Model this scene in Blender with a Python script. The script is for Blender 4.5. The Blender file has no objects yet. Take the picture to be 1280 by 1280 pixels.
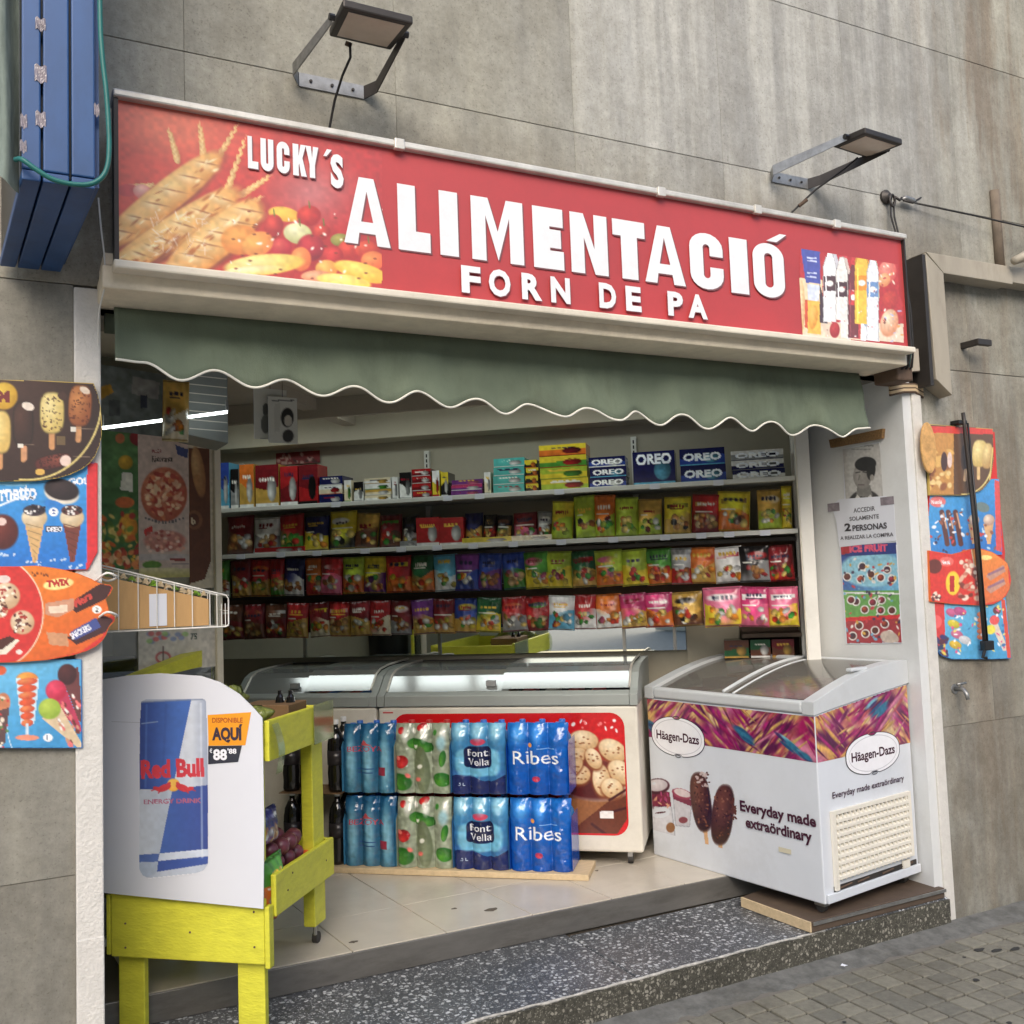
import bpy, bmesh, math, random
import numpy as np
from mathutils import Vector, Matrix
from mathutils.geometry import tessellate_polygon

S = bpy.context.scene
COL = S.collection
R = math.radians
rnd = random.Random(7)

# ------------------------------------------------------------------ camera
FOC = 1212.3                      # focal length measured on the 1280 px photograph
def _rig():
    a = np.array([3022 - 640., 641 - 640., FOC]); b = np.array([30 - 640., -16000 - 640., FOC])
    X = a / np.linalg.norm(a); Z = b / np.linalg.norm(b)
    Y = np.cross(X, Z); Y = -Y if Y[2] < 0 else Y
    return np.stack([X, Y, Z], 1)
RM = _rig()
CAM = np.array([0, 0, 1.6])
cam_d = bpy.data.cameras.new('camera'); cam = bpy.data.objects.new('camera', cam_d); COL.objects.link(cam)
cam_d.sensor_width = 36; cam_d.lens = 36 * FOC / 1280; cam_d.clip_start = .05; cam_d.clip_end = 500
m = Matrix.Identity(4)
for i in range(3):
    m[i][0] = RM[0][i]; m[i][1] = -RM[1][i]; m[i][2] = -RM[2][i]; m[i][3] = CAM[i]
cam.matrix_world = m
S.camera = cam

# ------------------------------------------------------------------ light
SUN_EL, SUN_AZ = 36, 205          # azimuth measured clockwise from +Y
W = bpy.data.worlds.new('World'); S.world = W; W.use_nodes = True
nt = W.node_tree; bg = nt.nodes['Background']
sky = nt.nodes.new('ShaderNodeTexSky'); sky.sky_type = 'NISHITA'; sky.sun_disc = False
sky.sun_elevation = R(SUN_EL); sky.sun_rotation = R(SUN_AZ); sky.dust_density = 3.0; sky.air_density = 1.0
nt.links.new(sky.outputs[0], bg.inputs[0]); bg.inputs[1].default_value = 0.13
sd = bpy.data.lights.new('sun', 'SUN'); so = bpy.data.objects.new('sun', sd); COL.objects.link(so)
sd.energy = .75; sd.angle = R(40); sd.color = (1, .95, .87)
dv = Vector((math.sin(R(SUN_AZ)) * math.cos(R(SUN_EL)), math.cos(R(SUN_AZ)) * math.cos(R(SUN_EL)), math.sin(R(SUN_EL))))
so.rotation_euler = dv.to_track_quat('Z', 'Y').to_euler()
S.view_settings.view_transform = 'Standard'; S.view_settings.look = 'None'
S.view_settings.gamma = 1; S.view_settings.use_curve_mapping = False; S.view_settings.exposure = 1.02
S.cycles.max_bounces = 7; S.cycles.diffuse_bounces = 4; S.cycles.glossy_bounces = 4; S.cycles.transparent_max_bounces = 12
S.cycles.sample_clamp_indirect = 6

# ------------------------------------------------------------------ frames
class Frame:
    """A vertical plane standing in the place: s runs along it, t behind it, z up."""
    def __init__(self, x, y, ang):
        self.x, self.y, self.a = x, y, R(ang)
        self.u = (math.cos(self.a), math.sin(self.a)); self.n = (-math.sin(self.a), math.cos(self.a))
    def P(self, s, t, z):
        return (self.x + s * self.u[0] + t * self.n[0], self.y + s * self.u[1] + t * self.n[1], z)
    def uv(self, px, py, t=0.):
        """photo measurement -> position (s, z) on the plane at depth t"""
        d = RM.T @ np.array([px - 640., py - 640., FOC])
        o = np.array(Frame.P(self, 0, t, 0)); n = np.array([*self.n, 0])
        k = ((o - CAM) @ n) / (d @ n); q = CAM + k * d - o
        return float(q[0] * self.u[0] + q[1] * self.u[1]), float(q[2])
    def px(self, s, z, t=0.):
        x = self.x + s * self.u[0] + t * self.n[0]; y = self.y + s * self.u[1] + t * self.n[1]
        q = [RM[i][0] * x + RM[i][1] * y + RM[i][2] * (z - 1.6) for i in range(3)]
        return 640 + FOC * q[0] / q[2], 640 + FOC * q[1] / q[2]
W0 = Frame(0, 0, 0)
class StandFrame(Frame):
    """the home-made stand: a little wider and 4 cm lower at its back than at its front"""
    def P(self, s, t, z):
        g = .93 + .14 * min(max(t, -.05), .6)
        return (g * (self.x + s * self.u[0] + t * self.n[0]), g * (self.y + s * self.u[1] + t * self.n[1]), 1.6 - (1.6 - z) * g)
WALL = Frame(0, 3.16, 0); SIGN = Frame(0, 2.93, 0); INT = Frame(1.35, 4.76, -39.8)
STD = StandFrame(.777, 3.52, -39.8); HD = Frame(2.985, 3.12, 8.5); HDL = Frame(*HD.P(0, 1.02, 0)[:2], 8.5 - 90)
GLS = Frame(.30, 4.30, 25); JMB = Frame(3.67, 3.80, -90)

# ------------------------------------------------------------------ mesh building
class MB:
    def __init__(self): self.v = []; self.f = []; self.c = None; self.smooth = False
    def add(self, vs, fs):
        b = len(self.v); self.v += [tuple(p) for p in vs]; self.f += [tuple(i + b for i in f) for f in fs]; return self
    def box(self, s0, s1, t0, t1, z0, z1, fr=W0):
        vs = [fr.P(s, t, z) for z in (z0, z1) for t in (t0, t1) for s in (s0, s1)]
        return self.add(vs, [(0, 2, 3, 1), (4, 5, 7, 6), (0, 1, 5, 4), (1, 3, 7, 5), (3, 2, 6, 7), (2, 0, 4, 6)])
    def hexa(self, vs):   # 8 points ordered like box
        return self.add(vs, [(0, 2, 3, 1), (4, 5, 7, 6), (0, 1, 5, 4), (1, 3, 7, 5), (3, 2, 6, 7), (2, 0, 4, 6)])
    def tube(self, pts, r, n=8, cap=True):
        pts = [Vector(p) for p in pts]; rings = []; up = None
        for i, p in enumerate(pts):
            d = (pts[min(i + 1, len(pts) - 1)] - pts[max(i - 1, 0)]).normalized()
            if up is None: up = d.orthogonal().normalized()
            up = (up - d * up.dot(d)); up = up.normalized() if up.length > 1e-6 else d.orthogonal().normalized()
            sd_ = d.cross(up); rr = r[i] if isinstance(r, (list, tuple)) else r
            rings.append([p + up * (rr * math.cos(2 * math.pi * k / n)) + sd_ * (rr * math.sin(2 * math.pi * k / n)) for k in range(n)])
        vs = [q for g in rings for q in g]; fs = []
        for i in range(len(rings) - 1):
            for k in range(n):
                a, b = i * n + k, i * n + (k + 1) % n
                fs.append((a, b, b + n, a + n))
        if cap: fs += [tuple(range(n))[::-1], tuple((len(rings) - 1) * n + k for k in range(n))]
        return self.add(vs, fs)
    def lathe(self, c, prof, n=16, axis='z'):
        vs = []; fs = []
        for r_, h in prof:
            for k in range(n):
                a = 2 * math.pi * k / n; x, y = r_ * math.cos(a), r_ * math.sin(a)
                vs.append((c[0] + x, c[1] + y, c[2] + h) if axis == 'z' else (c[0] + x, c[1] + h, c[2] + y))
        for i in range(len(prof) - 1):
            for k in range(n):
                a, b = i * n + k, i * n + (k + 1) % n; fs.append((a, b, b + n, a + n))
        fs += [tuple(range(n))[::-1], tuple((len(prof) - 1) * n + k for k in range(n))]
        return self.add(vs, fs)
    def prism(self, pts, t0, t1, fr):     # outline (s,z) given thickness t0..t1
        n = len(pts); vs = [fr.P(s, t0, z) for s, z in pts] + [fr.P(s, t1, z) for s, z in pts]
        tri = tessellate_polygon([[Vector((s, z, 0)) for s, z in pts]])
        fs = [tuple(t) for t in tri] + [tuple(i + n for i in t)[::-1] for t in tri]
        fs += [(i, (i + 1) % n, (i + 1) % n + n, i + n) for i in range(n)]
        return self.add(vs, fs)
    def extr(self, prof, s0, s1, fr):     # profile (t,z) swept along s
        n = len(prof); vs = [fr.P(s0, t, z) for t, z in prof] + [fr.P(s1, t, z) for t, z in prof]
        tri = tessellate_polygon([[Vector((t, z, 0)) for t, z in prof]])
        fs = [tuple(t) for t in tri] + [tuple(i + n for i in t)[::-1] for t in tri]
        fs += [(i, (i + 1) % n, (i + 1) % n + n, i + n) for i in range(n)]
        return self.add(vs, fs)
    def sheet(self, fn, nu, nv):
        vs = [fn(i / nu, j / nv) for j in range(nv + 1) for i in range(nu + 1)]
        fs = [(j * (nu + 1) + i, j * (nu + 1) + i + 1, (j + 1) * (nu + 1) + i + 1, (j + 1) * (nu + 1) + i) for j in range(nv) for i in range(nu)]
        return self.add(vs, fs)

WL = {}
def lin(c):
    c = np.asarray(c, float); c = c / 255. if c.max() > 1.001 else c
    return np.where(c <= .04045, c / 12.92, ((c + .055) / 1.055) ** 2.4)
def tag(o, label=None, cat=None, group=None, kind=None):
    if label: o['label'] = label
    if cat: o['category'] = cat
    if group: o['group'] = group
    if kind: o['kind'] = kind
    return o
def thing(name, loc, label, cat, group=None):
    o = bpy.data.objects.new(name, None); o.empty_display_size = .05; COL.objects.link(o); o.location = loc
    WL[o] = Vector(loc); return tag(o, label, cat, group)
def obj(name, mb, mat, parent=None, smooth=False, bevel=0, seg=2, kind=None, recalc=True, sharp=None):
    v = np.array(mb.v, float); c = (v.min(0) + v.max(0)) / 2
    if parent is None: c[2] = v[:, 2].min()
    me = bpy.data.meshes.new(name); me.from_pydata((v - c).tolist(), [], mb.f)
    if mb.c is not None:
        at = me.color_attributes.new('Col', 'FLOAT_COLOR', 'POINT')
        cc = np.ones((len(v), 4), np.float32); cc[:, :3] = mb.c; at.data.foreach_set('color', cc.ravel())
    if recalc:
        bm = bmesh.new(); bm.from_mesh(me); bmesh.ops.recalc_face_normals(bm, faces=bm.faces); bm.to_mesh(me); bm.free()
    if smooth:
        me.shade_smooth()
        if sharp:
            me.set_sharp_from_angle(angle=R(sharp))
    me.materials.append(mat)
    o = bpy.data.objects.new(name, me); COL.objects.link(o)
    pw = WL[parent] if parent else Vector((0, 0, 0))
    o.parent = parent; o.location = Vector(c) - pw; WL[o] = Vector(c)
    if bevel:
        b = o.modifiers.new('bevel', 'BEVEL'); b.width = bevel; b.segments = seg; b.limit_method = 'ANGLE'; b.angle_limit = R(40)
    if kind: o['kind'] = kind
    return o
def dup(o, delta, parent=None, keep=True):
    c = o.copy(); COL.objects.link(c); c.parent = parent
    d = Vector(delta)
    c.location = (WL[o] + d) - (WL[parent] if parent else Vector((0, 0, 0))); WL[c] = WL[o] + d
    for ch in o.children: dup(ch, delta, c)
    return c

# ------------------------------------------------------------------ materials
def newmat(name):
    m_ = bpy.data.materials.new(name); m_.use_nodes = True
    t = m_.node_tree; return m_, t, t.nodes['Principled BSDF'], (lambda k: t.nodes.new('ShaderNode' + k)), t.links.new
def setin(n, k, v):
    if k in n.inputs: n.inputs[k].default_value = v
def objcoord(N, L, scale=(1, 1, 1), world=False):
    tc = N('TexCoord') if not world else N('NewGeometry'); mp = N('Mapping'); mp.inputs['Scale'].default_value = scale
    L(tc.outputs['Object' if not world else 'Position'], mp.inputs['Vector']); return mp.outputs[0]
def mat(name, c, rough=.6, metal=0, var=.12, nscale=6, bump=0, bscale=60, coat=0, spec=None, c2=None, dirt=0, stretch=(1, 1, 1)):
    m_, t, p, N, L = newmat(name)
    c = tuple(lin(c)); setin(p, 'Roughness', rough); setin(p, 'Metallic', metal); setin(p, 'Coat Weight', coat)
    if spec is not None: setin(p, 'Specular IOR Level', spec)
    co = objcoord(N, L, stretch, True)
    nz = N('TexNoise'); nz.inputs['Scale'].default_value = nscale; nz.inputs['Detail'].default_value = 6; nz.inputs['Roughness'].default_value = .65
    L(co, nz.inputs['Vector'])
    cr = N('ValToRGB'); cr.color_ramp.elements[0].position = .3; cr.color_ramp.elements[1].position = .7
    c_ = tuple(lin(c2)) if c2 is not None else c
    cr.color_ramp.elements[0].color = (*[x * (1 - var) for x in c_], 1); cr.color_ramp.elements[1].color = (*[min(1, x * (1 + var)) for x in c], 1)
    L(nz.outputs['Fac'], cr.inputs[0]); out = cr.outputs[0]
    if dirt:
        n2 = N('TexNoise'); n2.inputs['Scale'].default_value = 2.3; n2.inputs['Detail'].default_value = 8; n2.inputs['Roughness'].default_value = .75; L(co, n2.inputs['Vector'])
        r2 = N('ValToRGB'); r2.color_ramp.elements[0].position = .5; r2.color_ramp.elements[1].position = .72
        L(n2.outputs['Fac'], r2.inputs[0]); mx = N('MixRGB'); mx.blend_type = 'MULTIPLY'; mx.inputs[2].default_value = (1 - dirt, 1 - dirt * 1.08, 1 - dirt * 1.2, 1)
        L(r2.outputs[0], mx.inputs[0]); L(out, mx.inputs[1]); out = mx.outputs[0]
    L(out, p.inputs['Base Color'])
    if bump:
        nb = N('TexNoise'); nb.inputs['Scale'].default_value = bscale; nb.inputs['Detail'].default_value = 4; L(co, nb.inputs['Vector'])
        b = N('Bump'); b.inputs['Strength'].default_value = bump; b.inputs['Distance'].default_value = .004
        L(nb.outputs['Fac'], b.inputs['Height']); L(b.outputs[0], p.inputs['Normal'])
    return m_
def printmat(name, rough=.4, coat=0, grain=.06, bump=0, gs=500, fade=0):
    m_, t, p, N, L = newmat(name); at = N('Attribute'); at.attribute_name = 'Col'
    setin(p, 'Roughness', rough); setin(p, 'Coat Weight', coat); setin(p, 'Coat Roughness', .15)
    co = objcoord(N, L, (1, 1, 1), True); nz = N('TexNoise'); nz.inputs['Scale'].default_value = 7; nz.inputs['Detail'].default_value = 9; nz.inputs['Roughness'].default_value = .8
    L(co, nz.inputs['Vector']); mr = N('MapRange'); mr.inputs[1].default_value = .3; mr.inputs[2].default_value = .7
    mr.inputs[3].default_value = 1 - grain * 1.5; mr.inputs[4].default_value = 1 + grain; L(nz.outputs['Fac'], mr.inputs[0])
    mx = N('MixRGB'); mx.blend_type = 'MULTIPLY'; mx.inputs[0].default_value = 1; L(at.outputs['Color'], mx.inputs[1]); L(mr.outputs[0], mx.inputs[2])
    out = mx.outputs[0]
    if fade:
        m2 = N('MixRGB'); m2.inputs[0].default_value = fade; m2.inputs[2].default_value = (.75, .72, .72, 1); L(out, m2.inputs[1]); out = m2.outputs[0]
    L(out, p.inputs['Base Color'])
    if bump:
        nb = N('TexNoise'); nb.inputs['Scale'].default_value = 30; nb.inputs['Detail'].default_value = 3; L(co, nb.inputs['Vector'])
        b = N('Bump'); b.inputs['Strength'].default_value = bump; b.inputs['Distance'].default_value = .01
        L(nb.outputs['Fac'], b.inputs['Height']); L(b.outputs[0], p.inputs['Normal'])
    return m_
def wallmat(name, c1, c2, streak=.35, seed=0, pale=False):
    """cement render: clouds, vertical rain streaks, fine pits"""
    m_, t, p, N, L = newmat(name); setin(p, 'Roughness', .85)
    oi = N('ObjectInfo'); g = N('NewGeometry'); ad = N('VectorMath'); ad.operation = 'ADD'; L(g.outputs['Position'], ad.inputs[0])
    sc = N('VectorMath'); sc.operation = 'SCALE'; cb = N('CombineXYZ')
    for k in range(3): L(oi.outputs['Random'], cb.inputs[k])
    L(cb.outputs[0], sc.inputs[0]); sc.inputs[3].default_value = 13 + seed; L(sc.outputs[0], ad.inputs[1])
    def noise(s, st, det=8, ro=.7):
        mp = N('Mapping'); mp.inputs['Scale'].default_value = st; L(ad.outputs[0], mp.inputs['Vector'])
        n = N('TexNoise'); n.inputs['Scale'].default_value = s; n.inputs['Detail'].default_value = det; n.inputs['Roughness'].default_value = ro
        L(mp.outputs[0], n.inputs['Vector']); return n.outputs['Fac']
    def ramp(f, a, b, ca, cb_):
        r = N('ValToRGB'); r.color_ramp.elements[0].position = a; r.color_ramp.elements[1].position = b
        r.color_ramp.elements[0].color = (*ca, 1); r.color_ramp.elements[1].color = (*cb_, 1); L(f, r.inputs[0]); return r.outputs[0]
    def mul(a, b, f=1.):
        x = N('MixRGB'); x.blend_type = 'MULTIPLY'; x.inputs[0].default_value = f; L(a, x.inputs[1]); L(b, x.inputs[2]); return x.outputs[0]
    base = ramp(noise(1.6, (1, 1, .8)), .32, .68, tuple(lin(c1)), tuple(lin(c2)))
    st = ramp(noise(5, (1.6, 1, .16), 6), .35, .7, (1 - streak, 1 - streak, 1 - streak * .95), (1.12, 1.11, 1.08))
    fine = ramp(noise(38, (1, 1, 1), 8, .8), .3, .7, (.80, .80, .80), (1.13, 1.13, 1.12))
    blot = ramp(noise(7, (1, 1, 1), 10, .75), .38, .62, (.84, .83, .81), (1.06, 1.06, 1.06))
    spk = ramp(noise(120, (1, 1, 1), 3, .6), .30, .42, (.7, .69, .67), (1, 1, 1))
    rv = N('MapRange'); rv.inputs[3].default_value = .93; rv.inputs[4].default_value = 1.06; L(oi.outputs['Random'], rv.inputs[0])
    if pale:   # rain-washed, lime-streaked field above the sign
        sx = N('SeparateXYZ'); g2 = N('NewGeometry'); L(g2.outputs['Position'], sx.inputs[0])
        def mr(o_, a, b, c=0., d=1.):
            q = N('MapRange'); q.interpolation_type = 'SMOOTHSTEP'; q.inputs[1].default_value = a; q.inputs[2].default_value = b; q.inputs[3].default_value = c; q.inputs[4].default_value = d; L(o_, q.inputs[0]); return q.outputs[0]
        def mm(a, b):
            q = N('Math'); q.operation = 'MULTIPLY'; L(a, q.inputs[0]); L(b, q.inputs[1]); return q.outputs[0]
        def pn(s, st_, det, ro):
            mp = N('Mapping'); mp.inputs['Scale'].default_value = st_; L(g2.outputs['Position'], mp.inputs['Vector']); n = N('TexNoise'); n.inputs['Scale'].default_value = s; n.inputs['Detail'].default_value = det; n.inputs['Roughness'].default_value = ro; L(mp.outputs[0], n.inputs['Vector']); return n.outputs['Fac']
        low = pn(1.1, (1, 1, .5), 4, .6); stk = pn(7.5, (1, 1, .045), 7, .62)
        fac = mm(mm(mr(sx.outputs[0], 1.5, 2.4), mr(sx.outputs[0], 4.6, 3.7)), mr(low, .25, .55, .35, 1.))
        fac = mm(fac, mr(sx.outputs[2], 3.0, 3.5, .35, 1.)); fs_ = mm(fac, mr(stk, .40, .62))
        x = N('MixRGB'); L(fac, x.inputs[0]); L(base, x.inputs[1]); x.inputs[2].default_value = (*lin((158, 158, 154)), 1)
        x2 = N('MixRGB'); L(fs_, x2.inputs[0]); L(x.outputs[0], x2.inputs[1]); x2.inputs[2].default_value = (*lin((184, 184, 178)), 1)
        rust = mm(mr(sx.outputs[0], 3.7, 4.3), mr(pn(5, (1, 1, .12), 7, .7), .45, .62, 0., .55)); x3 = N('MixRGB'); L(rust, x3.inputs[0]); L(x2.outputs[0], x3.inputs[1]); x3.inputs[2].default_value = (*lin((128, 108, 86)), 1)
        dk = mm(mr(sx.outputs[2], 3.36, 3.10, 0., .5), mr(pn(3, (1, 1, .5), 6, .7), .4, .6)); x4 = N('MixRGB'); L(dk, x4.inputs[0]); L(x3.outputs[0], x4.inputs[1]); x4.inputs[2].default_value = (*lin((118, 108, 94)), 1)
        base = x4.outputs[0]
    L(mul(mul(mul(mul(mul(base, st), fine), blot), spk), rv.outputs[0]), p.inputs['Base Color'])
    b = N('Bump'); b.inputs['Strength'].default_value = .35; b.inputs['Distance'].default_value = .004; L(noise(70, (1, 1, 1), 6), b.inputs['Height']); L(b.outputs[0], p.inputs['Normal'])
    return m_
def glassmat(name, tint=(.9, .95, .95), refl=.12, rough=.03, opac=0., ocol=(.3, .33, .33)):
    m_, t, p, N, L = newmat(name); o = t.nodes['Material Output']; t.nodes.remove(p)
    tr = N('BsdfTransparent'); tr.inputs[0].default_value = (*tint, 1)
    gl = N('BsdfGlossy'); gl.inputs['Roughness'].default_value = rough
    fr = N('LayerWeight'); fr.inputs[0].default_value = .35
    mr = N('MapRange'); mr.inputs[3].default_value = refl; mr.inputs[4].default_value = min(1, refl + .6); L(fr.outputs['Fresnel'], mr.inputs[0])
    df = N('BsdfDiffuse'); df.inputs[0].default_value = (*ocol, 1); mo = N('MixShader'); mo.inputs[0].default_value = opac
    L(tr.outputs[0], mo.inputs[1]); L(df.outputs[0], mo.inputs[2])
    mx = N('MixShader'); L(mr.outputs[0], mx.inputs[0]); L(mo.outputs[0], mx.inputs[1]); L(gl.outputs[0], mx.inputs[2]); L(mx.outputs[0], o.inputs[0])
    return m_
def emit(name, c, s):
    m_, t, p, N, L = newmat(name); setin(p, 'Emission Color', (*c, 1)); setin(p, 'Emission Strength', s); setin(p, 'Base Color', (.9, .9, .9, 1)); return m_

M = dict(
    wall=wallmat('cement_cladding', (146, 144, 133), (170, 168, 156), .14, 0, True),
    wallL=wallmat('cement_pillar', (124, 122, 113), (150, 147, 137), .10, 5),
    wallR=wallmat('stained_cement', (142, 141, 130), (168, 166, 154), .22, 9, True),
    joint=mat('joint_mortar', (116, 112, 104), .9), jointd=mat('sand_joint', (70, 68, 62), .95),
    white=mat('white_paint', (222, 220, 212), .6, var=.05, dirt=.12, bump=.1),
    marble=mat('white_stone_strip', (212, 209, 202), .7, var=.07, nscale=25, bump=.9, bscale=90, dirt=.12),
    beam=mat('cream_beam', (232, 220, 196), .75, var=.10, nscale=9, dirt=.22, bump=.3),
    jamb=mat('jamb_paint', (214, 216, 215), .7, var=.04, dirt=.1, nscale=3, bump=.15),
    alu=mat('aluminium', (214, 210, 200), .4, .35, var=.15, nscale=12, dirt=.25),
    ivory=mat('ivory_trim', (222, 214, 196), .5, var=.08, dirt=.2),
    dark=mat('dark_metal', (62, 58, 55), .5, .4, var=.2, bump=.1),
    black=mat('black_plastic', (28, 28, 29), .4), cable=mat('black_cable', (36, 34, 33), .6),
    teal=mat('teal_hose', (28, 104, 98), .45, var=.15, nscale=20, dirt=.2),
    steel=mat('galvanised', (150, 150, 148), .4, .7, var=.2, nscale=30, dirt=.3),
    chan=mat('sheet_channel', (166, 158, 142), .6, .1, var=.12, nscale=5, dirt=.3, stretch=(1, 1, .3)),
    brown=mat('rusty_brown', (92, 74, 60), .8, var=.25, nscale=14),
    awn=mat('awning_fabric', (104, 116, 98), .85, var=.16, nscale=4, bump=.35, bscale=400, dirt=.32, stretch=(1, 1, .45)),
    piping=mat('white_piping', (228, 226, 214), .6, var=.04),
    yellow=mat('yellow_paint', (216, 213, 66), .5, var=.10, nscale=14, bump=.5, bscale=45, dirt=.16, stretch=(1, 1, 3)),
    blue=mat('blue_slat', (40, 78, 128), .45, var=.2, nscale=7, dirt=.22, stretch=(1, 1, .4)), tape=mat('clear_tape', (136, 128, 134), .25, var=.3, nscale=30),
    cloth=mat('dirty_canvas', (118, 130, 122), .9, var=.35, nscale=22, bump=.6, bscale=50, stretch=(1, 1, .3)),
    int=mat('shop_wall', (172, 166, 148), .75, var=.04, dirt=.08), ceil=mat('shop_ceiling', (172, 164, 150), .8, var=.05, dirt=.1),
    shelf=mat('shelf_steel', (212, 212, 204), .45, var=.05, dirt=.08),
    cream=mat('freezer_cream', (218, 213, 200), .45, var=.05, dirt=.15), lid=mat('lid_frame_grey', (150, 156, 152), .4, var=.06),
    fwhite=mat('freezer_white', (212, 217, 224), .32, var=.03, dirt=.12, coat=.2), wframe=mat('lid_frame_white', (198, 202, 204), .35, var=.04, dirt=.12),
    grille=mat('ivory_grille', (226, 221, 208), .5, var=.04), inner=mat('freezer_inside', (150, 145, 134), .6, var=.1),
    wood=mat('pale_board', (206, 184, 148), .7, var=.12, nscale=6, stretch=(1, 8, 8), dirt=.15), plywood=mat('dark_ply', (86, 72, 60), .7, var=.2, nscale=10),
    rubber=mat('wheel_rubber', (50, 48, 46), .6), chrome=mat('caster_steel', (160, 160, 158), .3, .9),
    riser=mat('steel_threshold', (112, 110, 106), .38, .45, var=.22, nscale=3, dirt=.3, stretch=(1, 1, 4)),
    card=mat('cardboard', (188, 150, 100), .85, var=.08, nscale=9, stretch=(5, 1, 1)), wire=mat('white_wire', (226, 224, 216), .4),
    paper=mat('white_paper', (216, 219, 227), .5, var=.015, bump=.12, bscale=6), plum=mat('plum_skin', (104, 52, 62), .35, var=.35, nscale=18),
    orange=mat('orange_peel', (214, 92, 40), .5, var=.1), greenbag=mat('green_plastic', (120, 160, 50), .3, var=.3, nscale=10),
    glove=mat('brown_carton', (120, 92, 62), .8, var=.2), grey=mat('grey_plastic', (150, 152, 152), .5),
    print=printmat('printed_sheet', .42), gloss=printmat('glossy_print', .22, .3, .05), bag=printmat('foil_bag_print', .3, .25, .08, .35),
    board=printmat('board_print', .35, .15, .06, fade=.04), sign=printmat('sign_print', .45, .1, .07, fade=.06), faded=printmat('faded_print', .6, 0, .12), wrap=printmat('shrink_wrap_print', .12, .6, .05, .5),
    glass=glassmat('window_glass', (.86, .9, .88), .06), lidglass=glassmat('lid_glass', (.62, .62, .58), .16, .12, .42, (.36, .34, .30)),
    lidglass2=glassmat('frosted_lid_glass', (.7, .74, .73), .20, .13, .6, (.36, .39, .38)),
    tape2=glassmat('clear_tag', (.8, .85, .6), .1, .1, .25, (.6, .65, .4)),
    tube=emit('lit_tube', (.90, 1, .97), 3.2),
    bottle=mat('dark_bottle', (22, 20, 20), .12, coat=.5), bblue=mat('blue_pet', (60, 130, 190), .12, coat=.4), bclear=mat('clear_pet', (176, 186, 176), .12, coat=.4),
    capw=mat('white_cap', (225, 225, 225), .4), capr=mat('red_cap', (190, 40, 40), .4), capb=mat('blue_cap', (50, 110, 200), .4), capg=mat('silver_cap', (170, 170, 172), .3, .6),
)
def mirrormat():
    m_, t, p, N, L = newmat('mirror_glass'); setin(p, 'Base Color', (.8, .84, .8, 1)); setin(p, 'Metallic', 1); setin(p, 'Roughness', .02); return m_
M['mirror'] = mirrormat()
def terrazzo(name, base, chip, sc=70, thr=.30, amt=1., dark=(40, 42, 50)):
    m_, t, p, N, L = newmat(name); setin(p, 'Roughness', .45); co = objcoord(N, L, (1, 1, 1), True)
    nz0 = N('TexNoise'); nz0.inputs['Scale'].default_value = 30; nz0.inputs['Detail'].default_value = 3; L(co, nz0.inputs['Vector'])
    ad = N('MixRGB'); ad.blend_type = 'ADD'; ad.inputs[0].default_value = .03; L(co, ad.inputs[1]); L(nz0.outputs['Color'], ad.inputs[2])
    nb = N('TexNoise'); nb.inputs['Scale'].default_value = 90; nb.inputs['Detail'].default_value = 6; nb.inputs['Roughness'].default_value = .8; L(co, nb.inputs['Vector'])
    rb = N('ValToRGB'); rb.color_ramp.elements[0].position = .35; rb.color_ramp.elements[1].position = .65
    rb.color_ramp.elements[0].color = (*lin(dark), 1); rb.color_ramp.elements[1].color = (*lin(base), 1); L(nb.outputs['Fac'], rb.inputs[0])
    out = rb.outputs[0]
    for s_, th_, a_ in ((sc, thr, amt), (sc * 2.3, thr * .9, amt * .75)):
        vo = N('TexVoronoi'); vo.inputs['Scale'].default_value = s_; vo.inputs['Randomness'].default_value = 1; L(ad.outputs[0], vo.inputs['Vector'])
        r = N('ValToRGB'); r.color_ramp.elements[0].position = th_; r.color_ramp.elements[1].position = th_ + .07
        r.color_ramp.elements[0].color = (1, 1, 1, 1); r.color_ramp.elements[1].color = (0, 0, 0, 1); L(vo.outputs['Distance'], r.inputs[0])
        sp = N('SeparateColor'); L(vo.outputs['Color'], sp.inputs[0]); gt = N('MapRange'); gt.inputs[1].default_value = .45; gt.inputs[2].default_value = .75; gt.inputs[4].default_value = a_; L(sp.outputs[0], gt.inputs[0])
        mu = N('Math'); mu.operation = 'MULTIPLY'; L(r.outputs[0], mu.inputs[0]); L(gt.outputs[0], mu.inputs[1])
        mx = N('MixRGB'); L(mu.outputs[0], mx.inputs[0]); L(out, mx.inputs[1]); mx.inputs[2].default_value = (*lin(chip), 1); out = mx.outputs[0]
    n3 = N('TexNoise'); n3.inputs['Scale'].default_value = 2.5; n3.inputs['Detail'].default_value = 6; L(co, n3.inputs['Vector'])
    r3 = N('MapRange'); r3.inputs[1].default_value = .3; r3.inputs[2].default_value = .7; r3.inputs[3].default_value = .7; r3.inputs[4].default_value = 1.15; L(n3.outputs['Fac'], r3.inputs[0])
    mm = N('MixRGB'); mm.blend_type = 'MULTIPLY'; mm.inputs[0].default_value = 1; L(out, mm.inputs[1]); L(r3.outputs[0], mm.inputs[2]); L(mm.outputs[0], p.inputs['Base Color'])
    return m_
M['leafbag'] = mat('crumpled_green_film', (134, 142, 70), .35, var=.4, nscale=16, c2=(78, 90, 44), coat=.3, bump=.5, bscale=40)
M['terr'] = terrazzo('terrazzo_top', (104, 107, 110), (204, 207, 210), 52, .36, .9, (48, 50, 54))
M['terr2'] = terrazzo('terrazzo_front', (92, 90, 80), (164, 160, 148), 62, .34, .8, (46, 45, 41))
M['paver'] = mat('paver_cement', (122, 119, 107), .85, var=.2, nscale=35, bump=.6, bscale=120, dirt=.28)
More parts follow.
